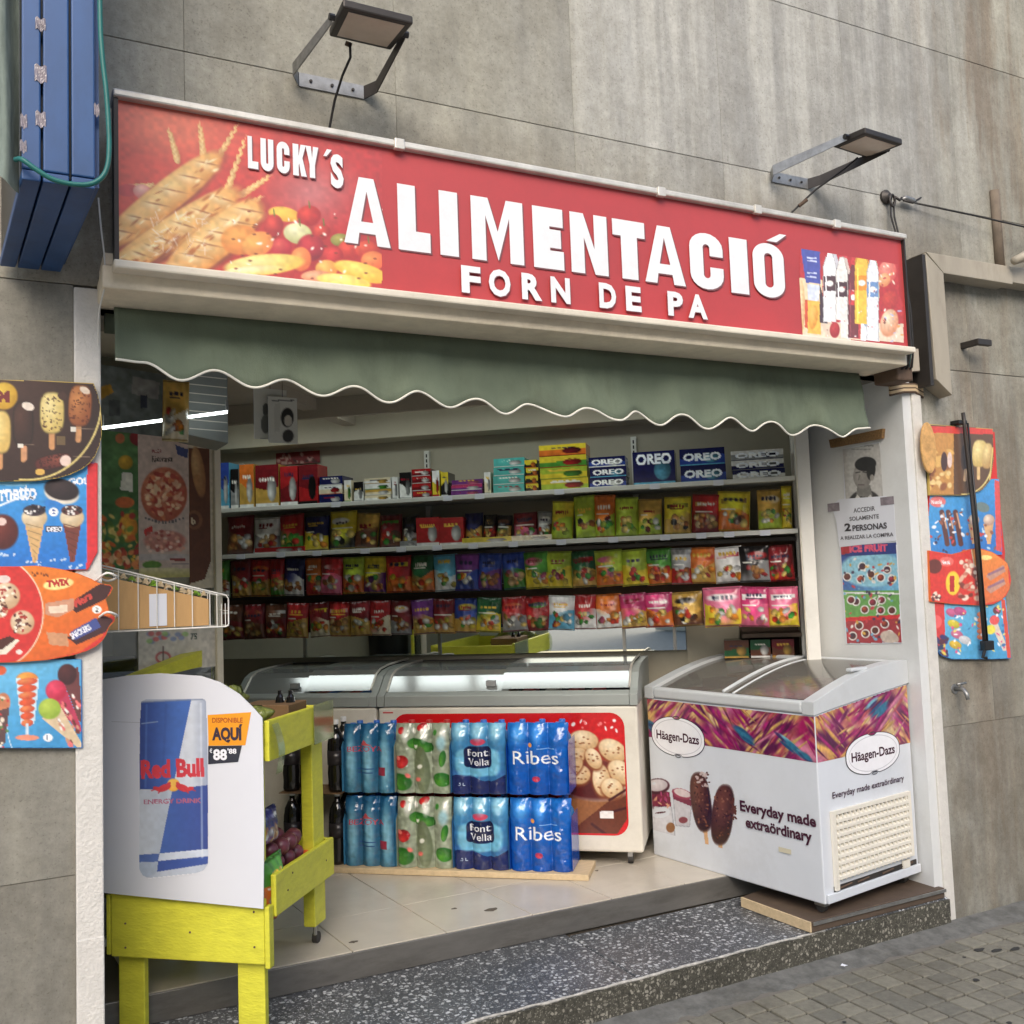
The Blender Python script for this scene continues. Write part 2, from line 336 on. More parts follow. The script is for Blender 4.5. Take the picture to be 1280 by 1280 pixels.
M['paver2'] = mat('paver_cement_pale', (130, 127, 114), .85, var=.16, nscale=30, bump=.6, bscale=120, dirt=.2)
M['paver3'] = mat('paver_cement_dark', (112, 110, 100), .85, var=.2, nscale=30, bump=.6, bscale=120, dirt=.3)
M['gutter'] = mat('smeared_mortar', (108, 108, 104), .85, var=.35, nscale=16, bump=1., bscale=45, dirt=.4)
M['tile'] = mat('floor_tile', (196, 188, 174), .3, var=.08, nscale=5, dirt=.20, coat=.15)
M['street'] = mat('street_paving', (150, 146, 138), .9, var=.15)
M['facade'] = mat('opposite_render', (176, 164, 146), .9, var=.08)
M['wglass'] = mat('opposite_window', (60, 66, 72), .2)
M['grout'] = mat('grout', (96, 88, 78), .9)

# ------------------------------------------------------------------ print painting (flat artwork as coloured mesh)
def vnoise(h, w, cell, seed):
    r = np.random.RandomState(seed); gy, gx = int(h / cell) + 3, int(w / cell) + 3; g = r.rand(gy, gx)
    y = np.arange(h)[:, None] / cell; x = np.arange(w)[None, :] / cell; yi = y.astype(int); xi = x.astype(int); fy = y - yi; fx = x - xi
    fy = fy * fy * (3 - 2 * fy); fx = fx * fx * (3 - 2 * fx)
    return (g[yi, xi] * (1 - fy) * (1 - fx) + g[yi, xi + 1] * (1 - fy) * fx + g[yi + 1, xi] * fy * (1 - fx) + g[yi + 1, xi + 1] * fy * fx)
class Canvas:
    """grid of points on a frame; artwork is painted as base colour, measured in photo pixels (or local units)"""
    def __init__(self, fr, s0, s1, z0, z1, res, t=0., local=False):
        self.fr, self.t = fr, t
        self.w = max(4, int(round((s1 - s0) / res)) + 1); self.h = max(4, int(round((z1 - z0) / res)) + 1)
        s = np.linspace(s0, s1, self.w)[None, :] + np.zeros((self.h, 1)); z = np.linspace(z1, z0, self.h)[:, None] + np.zeros((1, self.w))
        self.s, self.z = s, z
        if local: self.X, self.Y = s, z
        else: self.X, self.Y = fr.px(s, z, t)
        self.c = np.ones((self.h, self.w, 3)) * .9; self.seed = 1
    def mix(self, a, col):
        if isinstance(col, tuple) or isinstance(col, list): col = np.array(col) / 255.
        self.c = self.c * (1 - a[..., None]) + col * a[..., None]
    def fill(self, col, m_=None): self.mix(np.ones((self.h, self.w)) if m_ is None else m_.astype(float), col)
    def grad(self, c0, c1, x0, y0, x1, y1, m_=None):
        d = ((self.X - x0) * (x1 - x0) + (self.Y - y0) * (y1 - y0)) / ((x1 - x0) ** 2 + (y1 - y0) ** 2 + 1e-9); d = np.clip(d, 0, 1)[..., None]
        col = (np.array(c0) * (1 - d) + np.array(c1) * d) / 255.; a = np.ones((self.h, self.w)) if m_ is None else m_.astype(float)
        self.c = self.c * (1 - a[..., None]) + col * a[..., None]
    def ellm(self, cx, cy, rx, ry, ang=0, soft=.12, p=2.):
        a = R(ang); dx = self.X - cx; dy = self.Y - cy; u = (dx * math.cos(a) + dy * math.sin(a)) / rx; v = (-dx * math.sin(a) + dy * math.cos(a)) / ry
        r = (np.abs(u) ** p + np.abs(v) ** p) ** (1 / p); return np.clip((1 - r) / soft + .5, 0, 1), u, v, r
    def ell(self, cx, cy, rx, ry, ang=0, c0=(255, 0, 0), c1=None, soft=.14, hl=(-.3, -.35), p=2.):
        m_, u, v, r = self.ellm(cx, cy, rx, ry, ang, soft, p)
        if c1 is None: self.mix(m_, c0); return
        k = np.clip(np.sqrt((u - hl[0]) ** 2 + (v - hl[1]) ** 2) / 1.25, 0, 1)[..., None]
        col = (np.array(c0) * (1 - k) + np.array(c1) * k) / 255.; self.c = self.c * (1 - m_[..., None]) + col * m_[..., None]
    def polym(self, pts):
        m_ = np.zeros(self.X.shape, bool); n = len(pts)
        for i in range(n):
            x0, y0 = pts[i]; x1, y1 = pts[(i + 1) % n]
            if y0 == y1: continue
            c = ((self.Y >= min(y0, y1)) & (self.Y < max(y0, y1))) & (self.X < x0 + (self.Y - y0) * (x1 - x0) / (y1 - y0)); m_ ^= c
        return m_
    def poly(self, pts, col): self.mix(self.polym(pts).astype(float), col)
    def rect(self, x0, y0, x1, y1, col): self.poly([(x0, y0), (x1, y0), (x1, y1), (x0, y1)], col)
    def line(self, x0, y0, x1, y1, w, col, a=1.):
        dx, dy = x1 - x0, y1 - y0; L2 = dx * dx + dy * dy + 1e-9; k = np.clip(((self.X - x0) * dx + (self.Y - y0) * dy) / L2, 0, 1)
        d = np.hypot(self.X - x0 - k * dx, self.Y - y0 - k * dy); self.mix(np.clip(w / 2 - d + .5, 0, 1) * a, col)
    def noise(self, amp, cell=3, tint=None):
        self.seed += 1; n = vnoise(self.h, self.w, cell, self.seed) - .5
        self.c = np.clip(self.c * (1 + n[..., None] * 2 * amp), 0, 1)
    def scribble(self, x0, y0, x1, y1, col, n, size, seed=0, a=.8):   # illegible fine print / texture blobs
        r = random.Random(seed)
        for _ in range(n):
            x, y = r.uniform(x0, x1), r.uniform(y0, y1); c = col[r.randrange(len(col))] if isinstance(col[0], (tuple, list)) else col
            self.ell(x, y, size * r.uniform(.5, 1.4), size * r.uniform(.4, 1), r.uniform(0, 180), c, soft=.5)
    def text(self, s, x, y, size, col, xs=1., ang=0, bold=.03):
        tr, w = glyphs(s, bold); a = R(ang)
        bx = [(p[0] * xs * size, -p[1] * size) for t_ in tr for p in t_]
        pts = [(x + p * math.cos(a) - q * math.sin(a), y + p * math.sin(a) + q * math.cos(a)) for p, q in bx]
        mm = np.zeros(self.X.shape, bool)
        xs_ = [p[0] for p in pts]; ys_ = [p[1] for p in pts]
        reg = (self.X > min(xs_)) & (self.X < max(xs_)) & (self.Y > min(ys_)) & (self.Y < max(ys_))
        idx = np.argwhere(reg)
        if not len(idx): return
        X = self.X[reg]; Y = self.Y[reg]; hit = np.zeros(X.shape, bool)
        for i in range(0, len(pts), 3):
            (ax, ay), (bx_, by), (cx, cy) = pts[i:i + 3]
            d1 = (X - bx_) * (ay - by) - (ax - bx_) * (Y - by); d2 = (X - cx) * (by - cy) - (bx_ - cx) * (Y - cy); d3 = (X - ax) * (cy - ay) - (cx - ax) * (Y - ay)
            hit |= ~(((d1 < 0) | (d2 < 0) | (d3 < 0)) & ((d1 > 0) | (d2 > 0) | (d3 > 0)))
        mm[reg] = hit; self.mix(mm.astype(float), col)
    def build(self, name, matl, parent, off=.001, mask=None, warp=None):
        t = self.t - off; u, n = self.fr.u, self.fr.n
        tt = np.full(self.s.shape, t) if warp is None else t + warp(self.s, self.z)
        x = self.fr.x + self.s * u[0] + tt * n[0]; y = self.fr.y + self.s * u[1] + tt * n[1]
        zz = self.z
        if isinstance(self.fr, StandFrame): g = .93 + .14 * tt; x, y, zz = x * g, y * g, 1.6 - (1.6 - zz) * g
        mb = MB(); v = np.stack([x, y, zz], -1).reshape(-1, 3); h, w = self.h, self.w
        I = (np.arange(h - 1)[:, None] * w + np.arange(w - 1)[None, :])
        if mask is not None:
            ok = mask[:-1, :-1] & mask[1:, 1:] & mask[1:, :-1] & mask[:-1, 1:]; I = I[ok]
        I = I.ravel(); F = np.stack([I, I + w, I + w + 1, I + 1], 1)
        used = np.unique(F); rm = np.full(h * w, -1); rm[used] = np.arange(len(used))
        mb.v = v[used]; mb.f = rm[F].tolist(); mb.c = lin_arr(np.clip(self.c, 0, 1).reshape(-1, 3)[used])
        return obj(name, mb, matl, parent, recalc=False, smooth=warp is not None)
def lin_arr(c): return np.where(c <= .04045, c / 12.92, ((c + .055) / 1.055) ** 2.4)
_G = {}
def glyphs(s, bold=.0):
    """text outline -> triangles, cap height 1, starting at x = 0"""
    k = (s, bold)
    if k in _G: return _G[k]
    cu = bpy.data.curves.new('t', 'FONT'); cu.body = s; cu.size = 1; cu.offset = bold; cu.resolution_u = 3
    o = bpy.data.objects.new('t', cu); COL.objects.link(o); bpy.context.view_layer.update()
    me = o.evaluated_get(bpy.context.evaluated_depsgraph_get()).to_mesh(); me.calc_loop_triangles()
    v = [(p.co.x, p.co.y) for p in me.vertices]; tr = [[v[i] for i in t.vertices] for t in me.loop_triangles]
    o.to_mesh_clear(); bpy.data.objects.remove(o); bpy.data.curves.remove(cu)
    x0 = min(p[0] for p in v); x1 = max(p[0] for p in v); H = .70
    tr = [[((p[0] - x0) / H, p[1] / H) for p in t] for t in tr]
    _G[k] = (tr, (x1 - x0) / H); return _G[k]
class VP:
    """vector print: stacked thin shapes on a frame"""
    def __init__(self, fr, t=0., off=.001): self.fr, self.t, self.k = fr, t - off, 0; self.mb = MB(); self.cols = []
    def _put(self, pts, tris, col):
        b = len(self.mb.v); self.mb.v += [self.fr.P(s, self.t - self.k * .00035, z) for s, z in pts]
        self.mb.f += [tuple(i + b for i in t) for t in tris]; self.cols += [lin(col)] * len(pts)
    def poly(self, pts, col, layer=True):
        tri = tessellate_polygon([[Vector((s, z, 0)) for s, z in pts]]); self._put(pts, tri, col)
        if layer: self.k += 1
    def ring(self, cx, cy, rx, ry, w, col, n=48, a0=0, a1=360):
        pts = []; 
        for i in range(n + 1):
            a = R(a0 + (a1 - a0) * i / n); pts += [(cx + rx * math.cos(a), cy + ry * math.sin(a)), (cx + (rx - w) * math.cos(a), cy + (ry - w) * math.sin(a))]
        self._put(pts, [(2 * i, 2 * i + 1, 2 * i + 3, 2 * i + 2) for i in range(n)], col); self.k += 1
    def text(self, s, x, z, h, col, width=None, bold=.02, xs=1., slope=0.):
        tr, w = glyphs(s, bold); kx = width / w if width else h * xs
        pts = [(x + p[0] * kx, z + p[1] * h + slope * p[0] * kx) for t in tr for p in t]
        self._put(pts, [(i, i + 1, i + 2) for i in range(0, len(pts), 3)], col); self.k += 1
    def shapes(self, polys, col):
        for p in polys: self.poly(p, col, False)
        self.k += 1
    def build(self, name, matl, parent):
        self.mb.c = np.array(self.cols); return obj(name, self.mb, matl, parent, recalc=False)

# heavy condensed capitals, unit box
def arcpts(cx, cy, rx, ry, a0, a1, n=10): return [(cx + rx * math.cos(R(a0 + (a1 - a0) * i / n)), cy + ry * math.sin(R(a0 + (a1 - a0) * i / n))) for i in range(n + 1)]
def band(outer, inner): return [outer + inner[::-1]]
def letter(ch, st):
    h = st * .55
    if ch == 'L': return [[(0, 0), (1, 0), (1, h), (st, h), (st, 1), (0, 1)]]
    if ch == 'I': return [[(0, 0), (1, 0), (1, 1), (0, 1)]]
    if ch == 'T': return [[(.5 - st / 2, 0), (.5 + st / 2, 0), (.5 + st / 2, 1 - h), (1, 1 - h), (1, 1), (0, 1), (0, 1 - h), (.5 - st / 2, 1 - h)]]
    if ch == 'E': return [[(0, 0), (1, 0), (1, h), (st, h), (st, .5 - h / 2), (.92, .5 - h / 2), (.92, .5 + h / 2), (st, .5 + h / 2), (st, 1 - h), (1, 1 - h), (1, 1), (0, 1)]]
    if ch == 'A': return [[(0, 0), (.29, 0), (.325, .17), (.5, .17), (.5, .34), (.37, .34), (.5, .80), (.5, 1), (.34, 1)], [(1, 0), (.71, 0), (.675, .17), (.5, .17), (.5, .34), (.63, .34), (.5, .80), (.5, 1), (.66, 1)]]
    if ch == 'M': return [[(0, 0), (st, 0), (st, .72), (.5, .02), (1 - st, .72), (1 - st, 0), (1, 0), (1, 1), (1 - st * 1.2, 1), (.5, .48), (st * 1.2, 1), (0, 1)]]
    if ch == 'N': return [[(0, 0), (st, 0), (st, .6), (1 - st, 0), (1, 0), (1, 1), (1 - st, 1), (1 - st, .42), (st, 1), (0, 1)]]
    if ch == 'K': return [[(0, 0), (st, 0), (st, .33), (st + .04, .4), (1 - st * .98, 0), (1, 0), (st + .28, .58), (.97, 1), (1 - st, 1), (st, .62), (st, 1), (0, 1)]]
    if ch == 'Y': return [[(.5 - st / 2, 0), (.5 + st / 2, 0), (.5 + st / 2, .42), (1, 1), (1 - st, 1), (.5, .62), (st, 1), (0, 1), (.5 - st / 2, .42)]]
    if ch == 'U': return [[(0, 1)] + [(0, .3)] + arcpts(.5, .26, .5, .27, 180, 360)[0:] + [(1, 1), (1 - st, 1)] + arcpts(.5, .26, .5 - st, .27 - h, 360, 180) + [(st, 1)]]
    if ch == 'O':
        o = arcpts(.5, .74, .5, .26, 90, 180) + arcpts(.5, .26, .5, .26, 180, 270); i = arcpts(.5, .74, .5 - st, .26 - h * .9, 90, 180) + arcpts(.5, .26, .5 - st, .26 - h * .9, 180, 270)
        L_ = o + i[::-1]; return [L_, [(1 - x, y) for x, y in L_]]
    if ch == 'C':
        o = [(1, .60), (1, .74)] + arcpts(.5, .74, .5, .26, 0, 180) + arcpts(.5, .26, .5, .26, 180, 360) + [(1, .40)]
        i = [(1 - st, .60), (1 - st, .74)] + arcpts(.5, .74, .5 - st, .26 - h * .9, 0, 180) + arcpts(.5, .26, .5 - st, .26 - h * .9, 180, 360) + [(1 - st, .40)]
        return [o + i[::-1]]
    if ch == 'S':
        o = [(1, .68), (1, .76)] + arcpts(.5, .76, .5, .24, 0, 180) + [(0, .62), (.1, .52), (1 - st, .36)] + [(1 - st, .26)] + arcpts(.5, .24, .5 - st, .24 - h * .9, 0, -180) + [(st, .34)] + [(0, .34)]
        i = [(1 - st, .68), (1 - st, .76)] + arcpts(.5, .76, .5 - st, .24 - h * .9, 0, 180) + [(st, .68), (.95, .50), (1, .40)] + [(1, .24)] + arcpts(.5, .24, .5, .24, 0, -180)
        return [o + i[::-1]]
    return []
def put_letter(vp, ch, x0, x1, z0, z1, col, st):
    vp.shapes([[(x0 + x * (x1 - x0), z0 + y * (z1 - z0)) for x, y in p] for p in letter(ch, st)], col)

# ================================================================== SETTING
def struct(name, mb, matl, **k): return obj(name, mb, matl, None, kind='structure', **k)
struct('street', MB().box(-60, 60, -60, 3.05, -.3, -.03), M['street'])
# pavement: mortar bed with single cement pavers, gutter strip along the step
pav = struct('pavement', MB().box(.9, 5.6, 1.8, 2.985, -.06, -.010), M['jointd'])
protos = []
r = random.Random(3); n_p = 0
PX, PY = .101, .094
rest = MB()
for j in range(12):
    y1 = 2.985 - j * PY
    for i in range(-4, 41):
        x0 = 1.35 + i * PX
        q = [RM[k][0] * (x0 + .06) + RM[k][1] * (y1 - .05) + RM[k][2] * (-1.6) for k in range(3)]
        px, py = 640 + FOC * q[0] / q[2], 640 + FOC * q[1] / q[2]
        if px > 1330 or py > 1330 or q[2] < .3:
            rest.box(x0 + .0042, x0 + PX - .0042, y1 - PY + .0042, y1 - .0042, -.05, r.uniform(-.003, .001)); continue
        if len(protos) < 5:
            g = .0042; b_ = MB().box(x0 + g, x0 + PX - g, y1 - PY + g, y1 - g, -.05, 0)
            o = obj('paver', b_, M[['paver', 'paver2', 'paver3', 'paver', 'paver'][len(protos)]], pav, bevel=.004); protos.append((o, x0, y1)); n_p += 1; continue
        k = r.choice([0, 0, 1, 1, 2, 3, 4]); o, ox, oy = protos[k]
        dup(o, (x0 - ox, y1 - oy, r.uniform(-.003, .002)), pav); n_p += 1
obj('paver_field', rest, M['paver'], pav, kind='stuff')
def wavy(s0, s1, y0, y1, z0, z1, amp, n=40, seed=1):
    rr = random.Random(seed); mb = MB(); e = [rr.uniform(-amp, amp) for _ in range(n + 1)]
    def fn(u, v):
        i = int(round(u * n)); return (s0 + (s1 - s0) * u, (y0 + e[i]) * (1 - v) + y1 * v, z0 * (1 - v) + z1 * v + rr.uniform(-.0012, .0012))
    return mb.sheet(fn, n, 6)
obj('mortar_strip', wavy(.9, 5.6, 2.998, 3.135, -.004, .012, .016, 150), M['gutter'], pav, smooth=True)
struct('ground_under_wall', MB().box(.2, 9, 2.985, 3.3, -.2, -.004), M['joint'])
# terrazzo step, tiled floor
st = struct('entrance_step', MB().box(.22, 2.05, 3.128, 3.70, -.1, .120), M['terr'], bevel=.006)
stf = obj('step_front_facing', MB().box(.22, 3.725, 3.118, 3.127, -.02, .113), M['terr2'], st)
obj('step_slab', MB().box(2.054, 3.725, 3.128, 3.64, -.1, .120), M['terr'], st, bevel=.006)
YR = lambda x: 3.712 - (x - .4) * .02        # back edge of the step runs slightly askew
mb = MB(); mb.hexa([(.22, YR(.22), .0), (3.75, YR(3.75), 0), (.22, 9, 0), (3.75, 9, 0), (.22, YR(.22), .215), (3.75, YR(3.75), .215), (.22, 9, .215), (3.75, 9, .215)])
fl = struct('tiled_floor', mb, M['grout'])
mb = MB(); mb.hexa([(.22, YR(.22) - .02, .121), (3.68, YR(3.68) - .02, .121), (.22, YR(.22) - .003, .121), (3.68, YR(3.68) - .003, .121), (.22, YR(.22) - .012, .2185), (3.68, YR(3.68) - .012, .2185), (.22, YR(.22) - .003, .2185), (3.68, YR(3.68) - .003, .2185)])
struct('threshold_plate', mb, M['riser'], bevel=.003)
r = random.Random(5); tw, td = .385, .60
for j in range(3):
    for i in range(9):
        x0, x1 = .37 + i * tw, .37 + (i + 1) * tw - .004; off = 0
        yb = 3.50 + j * td; y1 = yb + td - .004
        pts = [(x0, max(yb, YR(x0) + .002)), (x1, max(yb, YR(x1) + .002)), (x1, y1), (x0, y1)]
        if y1 < YR(x0) + .05: continue
        rot = lambda p: (p[0] - (p[1] - 3.8) * -.09, p[1])
        pts = [(p[0] + (p[1] - YR(p[0])) * -.09, p[1]) for p in pts]
        z = .2195 + r.uniform(-.001, .001); t_ = MB()
        t_.hexa([(*pts[0], .214), (*pts[1], .214), (*pts[3], .214), (*pts[2], .214), (*pts[0], z), (*pts[1], z), (*pts[3], z), (*pts[2], z)])
        obj('floor_tile', t_, M['tile'], fl, bevel=.0015, seg=1)
# worn pale edge with the edge highlight in its colour, broken tile corners, gum and scraps
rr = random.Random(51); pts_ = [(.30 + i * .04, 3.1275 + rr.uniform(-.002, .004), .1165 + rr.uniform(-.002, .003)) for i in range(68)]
obj('worn_highlight_edge', MB().tube(pts_, [rr.uniform(.0035, .0065) for _ in pts_], 6), mat('worn_highlight_edge', (176, 174, 168), .8, var=.35, nscale=60), st, smooth=True)
def blot(par, name, x, y, z, r0, m_, n=11, sx=1.6):
    a = [(x + r0 * sx * rr.uniform(.6, 1.15) * math.cos(k * 6.283 / n), y + r0 * rr.uniform(.6, 1.15) * math.sin(k * 6.283 / n)) for k in range(n)]
    mb = MB(); mb.add([(*p, z) for p in a] + [(*p, z + .0012) for p in a], [tuple(range(n, 2 * n))] + [(i, (i + 1) % n, (i + 1) % n + n, i + n) for i in range(n)]); obj(name, mb, m_, par, recalc=False)
for x, y, r0 in ((1.79, 3.83, .022), (1.66, 3.93, .009), (1.17, 3.79, .012), (2.45, 4.05, .008), (2.9, 3.95, .010)): blot(fl, 'tile_chip', x, y, .2208, r0, M['grout'])
gum = mat('gum_stain', (52, 52, 50), .8)
for k in range(16): blot(pav, 'gum_spot', rr.uniform(2.4, 4.6), rr.uniform(2.35, 2.97), .0022, rr.uniform(.007, .014), gum, sx=1.1)
for x, y in ((3.62, 2.82), (3.70, 2.79), (3.57, 2.86)): blot(pav, 'dark_stain', x, y, .0024, .015, gum, sx=2.2)
for i, (x, y, w_) in enumerate(((2.95, 3.0, 'on the mortar strip by the freezer corner'),)):
    o_ = obj('paper_scrap', MB().sheet(lambda u, v: (x + .022 * u + .004 * math.sin(v * 5), y + .014 * v, .006 + .006 * math.sin(u * 4) * v + (.012 if i != 1 else 0)), 4, 4), M['paper'], None, recalc=False); tag(o_, 'tiny white paper scrap lying ' + w_, 'litter')
# facade above and beside the opening
fac = struct('facade_wall', MB().box(.0, 4.8, 3.19, 3.5, 2.50, 5.4), M['joint'])
g = .004
for x0, x1 in ((-.30, .479), (.479, 1.207), (1.207, 1.949), (1.949, 2.69), (2.69, 3.43), (3.43, 4.17), (4.17, 4.91), (4.91, 5.65)):
    for z0, z1 in ((2.55 if x0 > 0 and x0 < 3.4 else 2.55, 3.36), (3.36, 4.17), (4.17, 4.98)):
        zz = z0 if not (z0 == 2.55 and 0 < x0 < 3.4) else 2.62
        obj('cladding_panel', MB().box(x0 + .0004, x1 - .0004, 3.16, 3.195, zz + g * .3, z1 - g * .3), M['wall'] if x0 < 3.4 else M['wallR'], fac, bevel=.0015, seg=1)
pl_ = struct('left_pillar', MB().box(-1.2, .148, 3.163, 3.6, -.1, .80), M['wallL'])
obj('cladding_panel', MB().box(-1.2, .148, 3.160, 3.6, .802, 2.548), M['wallL'], pl_)
rw = struct('right_wall', MB().box(3.786, 8.5, 3.162, 3.6, -.1, .86), M['wallR'])
for x0, x1 in ((3.786, 4.17), (4.17, 4.91), (4.91, 5.65), (5.65, 6.4)):
    obj('cladding_panel', MB().box(x0 + .001, x1 - .001, 3.160, 3.3, .862, 2.548), M['wallR'], rw)
struct('left_stone_strip', MB().box(.149, .223, 3.145, 3.30, -.02, 2.54), M['marble'], bevel=.004)
obj('strip_lower_piece', MB().box(.1495, .2235, 3.1432, 3.30, -.02, .62), M['marble'], bpy.data.objects['left_stone_strip'], bevel=.004)
struct('right_stone_strip', MB().box(3.725, 3.785, 3.140, 3.30, -.02, 2.44), M['marble'], bevel=.004)
# jambs, ceiling, inner walls
struct('right_jamb_wall', MB().box(3.67, 3.724, 3.15, 3.80, .1, 2.56), M['jamb'])
struct('left_jamb_wall', MB().box(.155, .222, 3.301, 8.5, .1, 2.6), M['int'])
struct('shop_ceiling', MB().box(.0, 6, 3.28, 9, 2.62, 2.72), M['ceil'])
bw = INT
struct('shop_back_wall', MB().box(-1.9, 3.0, .985, 1.08, .1, 2.7, bw), M['int'])
struct('shop_left_wall', MB().box(-1.95, -1.88, -2, 1.1, .1, 2.7, bw), M['int'])
struct('ceiling_bulkhead', MB().box(-1.85, 2.9, .80, .984, 2.47, 2.619, bw), M['int'], bevel=.004)
struct('ceiling_beam', MB().box(-.20, -.12, -1.2, .80, 2.56, 2.619, bw), M['ceil'])
struct('lintel', MB().box(.156, 3.725, 3.20, 3.30, 2.50, 2.70), M['white'])
# beam under the sign
bm_ = thing('sign_beam', (1.85, 3.05, 2.49), 'long cream concrete beam jutting out under the red shop sign', 'beam')
obj('beam', MB().box(.215, 3.50, 2.962, 3.20, 2.492, 2.560), M['beam'], bm_, bevel=.006)
obj('beam_upper_ledge', MB().box(.22, 3.49, 2.975, 3.159, 2.562, 2.60), M['beam'], bm_, bevel=.004)
obj('worn_end', MB().box(3.501, 3.60, 3.02, 3.158, 2.44, 2.60), M['brown'], bm_, bevel=.008)
# building across the street (seen only in the mirror and glass)
ob = thing('opposite_building', (0, -13, 0), 'pale rendered building across the street seen in the shop mirror', 'building')
obj('wall', MB().box(-14, 16, -14, -13, 0, 9), M['facade'], ob)
for i in range(8):
    for j in range(3):
        o = obj('window', MB().box(-12 + i * 3.4, -10.6 + i * 3.4, -13, -12.98, .9 + j * 2.9, 2.7 + j * 2.9), M['wglass'], ob)

# ================================================================== SIGN
SL, SR_, SB, ST = .253, 3.472, 2.556, 3.055
sg = thing('shop_sign', (1.85, 2.95, SB), 'long red shop sign reading Alimentació forn de pa above the opening', 'sign')
obj('box', MB().box(SL + .006, SR_ - .006, 2.936, 3.158, SB + .012, ST - .012), M['dark'], sg)
for nm, a in (('frame_rail', (SL - .012, SR_ + .012, 2.905, 3.0, ST - .012, ST + .012)), ('frame_rail', (SL - .012, SR_ + .02, 2.905, 2.965, SB - .02, SB + .006))):
    obj(nm, MB().box(*a), M['alu' if a[4] > 3 else 'ivory'], sg, bevel=.006)
obj('frame_rail', MB().box(SL - .008, SL + .004, 2.915, 2.99, SB + .007, ST - .013), M['dark'], sg)
obj('frame_rail', MB().box(SR_ - .001, SR_ + .008, 2.915, 2.99, SB + .007, ST - .013), M['dark'], sg)
for s in (2.15, 2.62, 1.1, 3.05): obj('frame_clip', MB().box(s, s + .035, 2.900, 2.92, ST - .02, ST + .016), M['alu'], sg, bevel=.003)
G = lambda px, py: SIGN.uv(px, py)
cv = Canvas(SIGN, SL, SR_, SB, ST, .02); cv.grad((190, 42, 42), (182, 36, 40), 150, 200, 700, 300); cv.noise(.05, 12)
cv.build('panel', M['sign'], sg, 0)
s0, s1 = SL + .003, G(480, 250)[0]
cv = Canvas(SIGN, s0, s1, SB + .008, ST - .012, .0033)
cv.grad((216, 78, 58), (184, 44, 46), 200, 130, 430, 260); cv.ell(215, 160, 70, 30, 10, (226, 110, 80), soft=1.2); cv.ell(390, 240, 40, 30, 0, (196, 110, 110), soft=1.6)
cv.noise(.025, 16)
for a in ((222, 200, 212, 165), (255, 200, 250, 158), (268, 205, 295, 160), (285, 235, 305, 178), (300, 245, 335, 222), (290, 265, 325, 248), (160, 235, 190, 232)):
    x0, y0, x1, y1 = a
    for k in range(13):
        u = k / 12; cx, cy = x0 + (x1 - x0) * u, y0 + (y1 - y0) * u; w = 5.2 * (1 - .5 * u); an = math.degrees(math.atan2(y1 - y0, x1 - x0))
        cv.ell(cx + (k % 2 * 2 - 1) * 1.4 * abs(math.sin(R(an))), cy + (k % 2 * 2 - 1) * 1.4 * abs(math.cos(R(an))), w * 1.2, w * .62, an + (12 if k % 2 else -12), (250, 218, 150), (212, 150, 84))
    cv.line(x0, y0, x1 + (x1 - x0) * .15, y1 + (y1 - y0) * .15, .8, (240, 214, 150), .8)
cv.ell(160, 238, 14, 8, 0, (190, 60, 60)); cv.ell(178, 240, 12, 9, 20, (240, 190, 170), (200, 110, 100))
def loaf(cx, cy, rx, ry, an, seed):
    rr = random.Random(seed)
    cv.ell(cx + 1.5, cy + 3, rx + 2, ry + 2, an, (150, 70, 44), soft=.25)
    cv.ell(cx, cy, rx, ry, an, (255, 222, 146), (222, 148, 70), hl=(.1, -.35), p=2.4)
    a = R(an)
    for k in range(6):
        u = (-.74 + 1.48 * k / 5) * rx; x, y = cx + u * math.cos(a), cy + u * math.sin(a)
        cv.ell(x, y, ry * .75, ry * .32, an + 52, (250, 222, 164), (232, 180, 112), soft=1.1)
        cv.ell(x + 5 * math.cos(a), y + 5 * math.sin(a), ry * .62, 1.0, an + 50, (176, 112, 62), soft=1.3)
    for k in range(26):
        u = rr.uniform(-.9, .9) * rx; v = rr.uniform(-.7, .7) * ry
        cv.ell(cx + u * math.cos(a) - v * math.sin(a), cy + u * math.sin(a) + v * math.cos(a), rr.uniform(2, 7), rr.uniform(.6, 2), an + rr.uniform(-20, 20), rr.choice([(255, 230, 176), (190, 112, 54), (236, 186, 112)]), soft=1)
loaf(203, 250, 92, 20, -38.5, 1); loaf(214, 292, 100, 20, -33, 2); loaf(266, 302, 76, 24, -39, 3); loaf(165, 325, 60, 15, -30, 5)
rr = random.Random(4)
for k in range(70):
    cv.line(*(lambda x, y: (x, y, x + rr.uniform(-9, 14), y - rr.uniform(-4, 12)))(rr.uniform(185, 262), rr.uniform(270, 322)), rr.uniform(.5, 1.6), (255, 240, 226), rr.uniform(.2, .7))
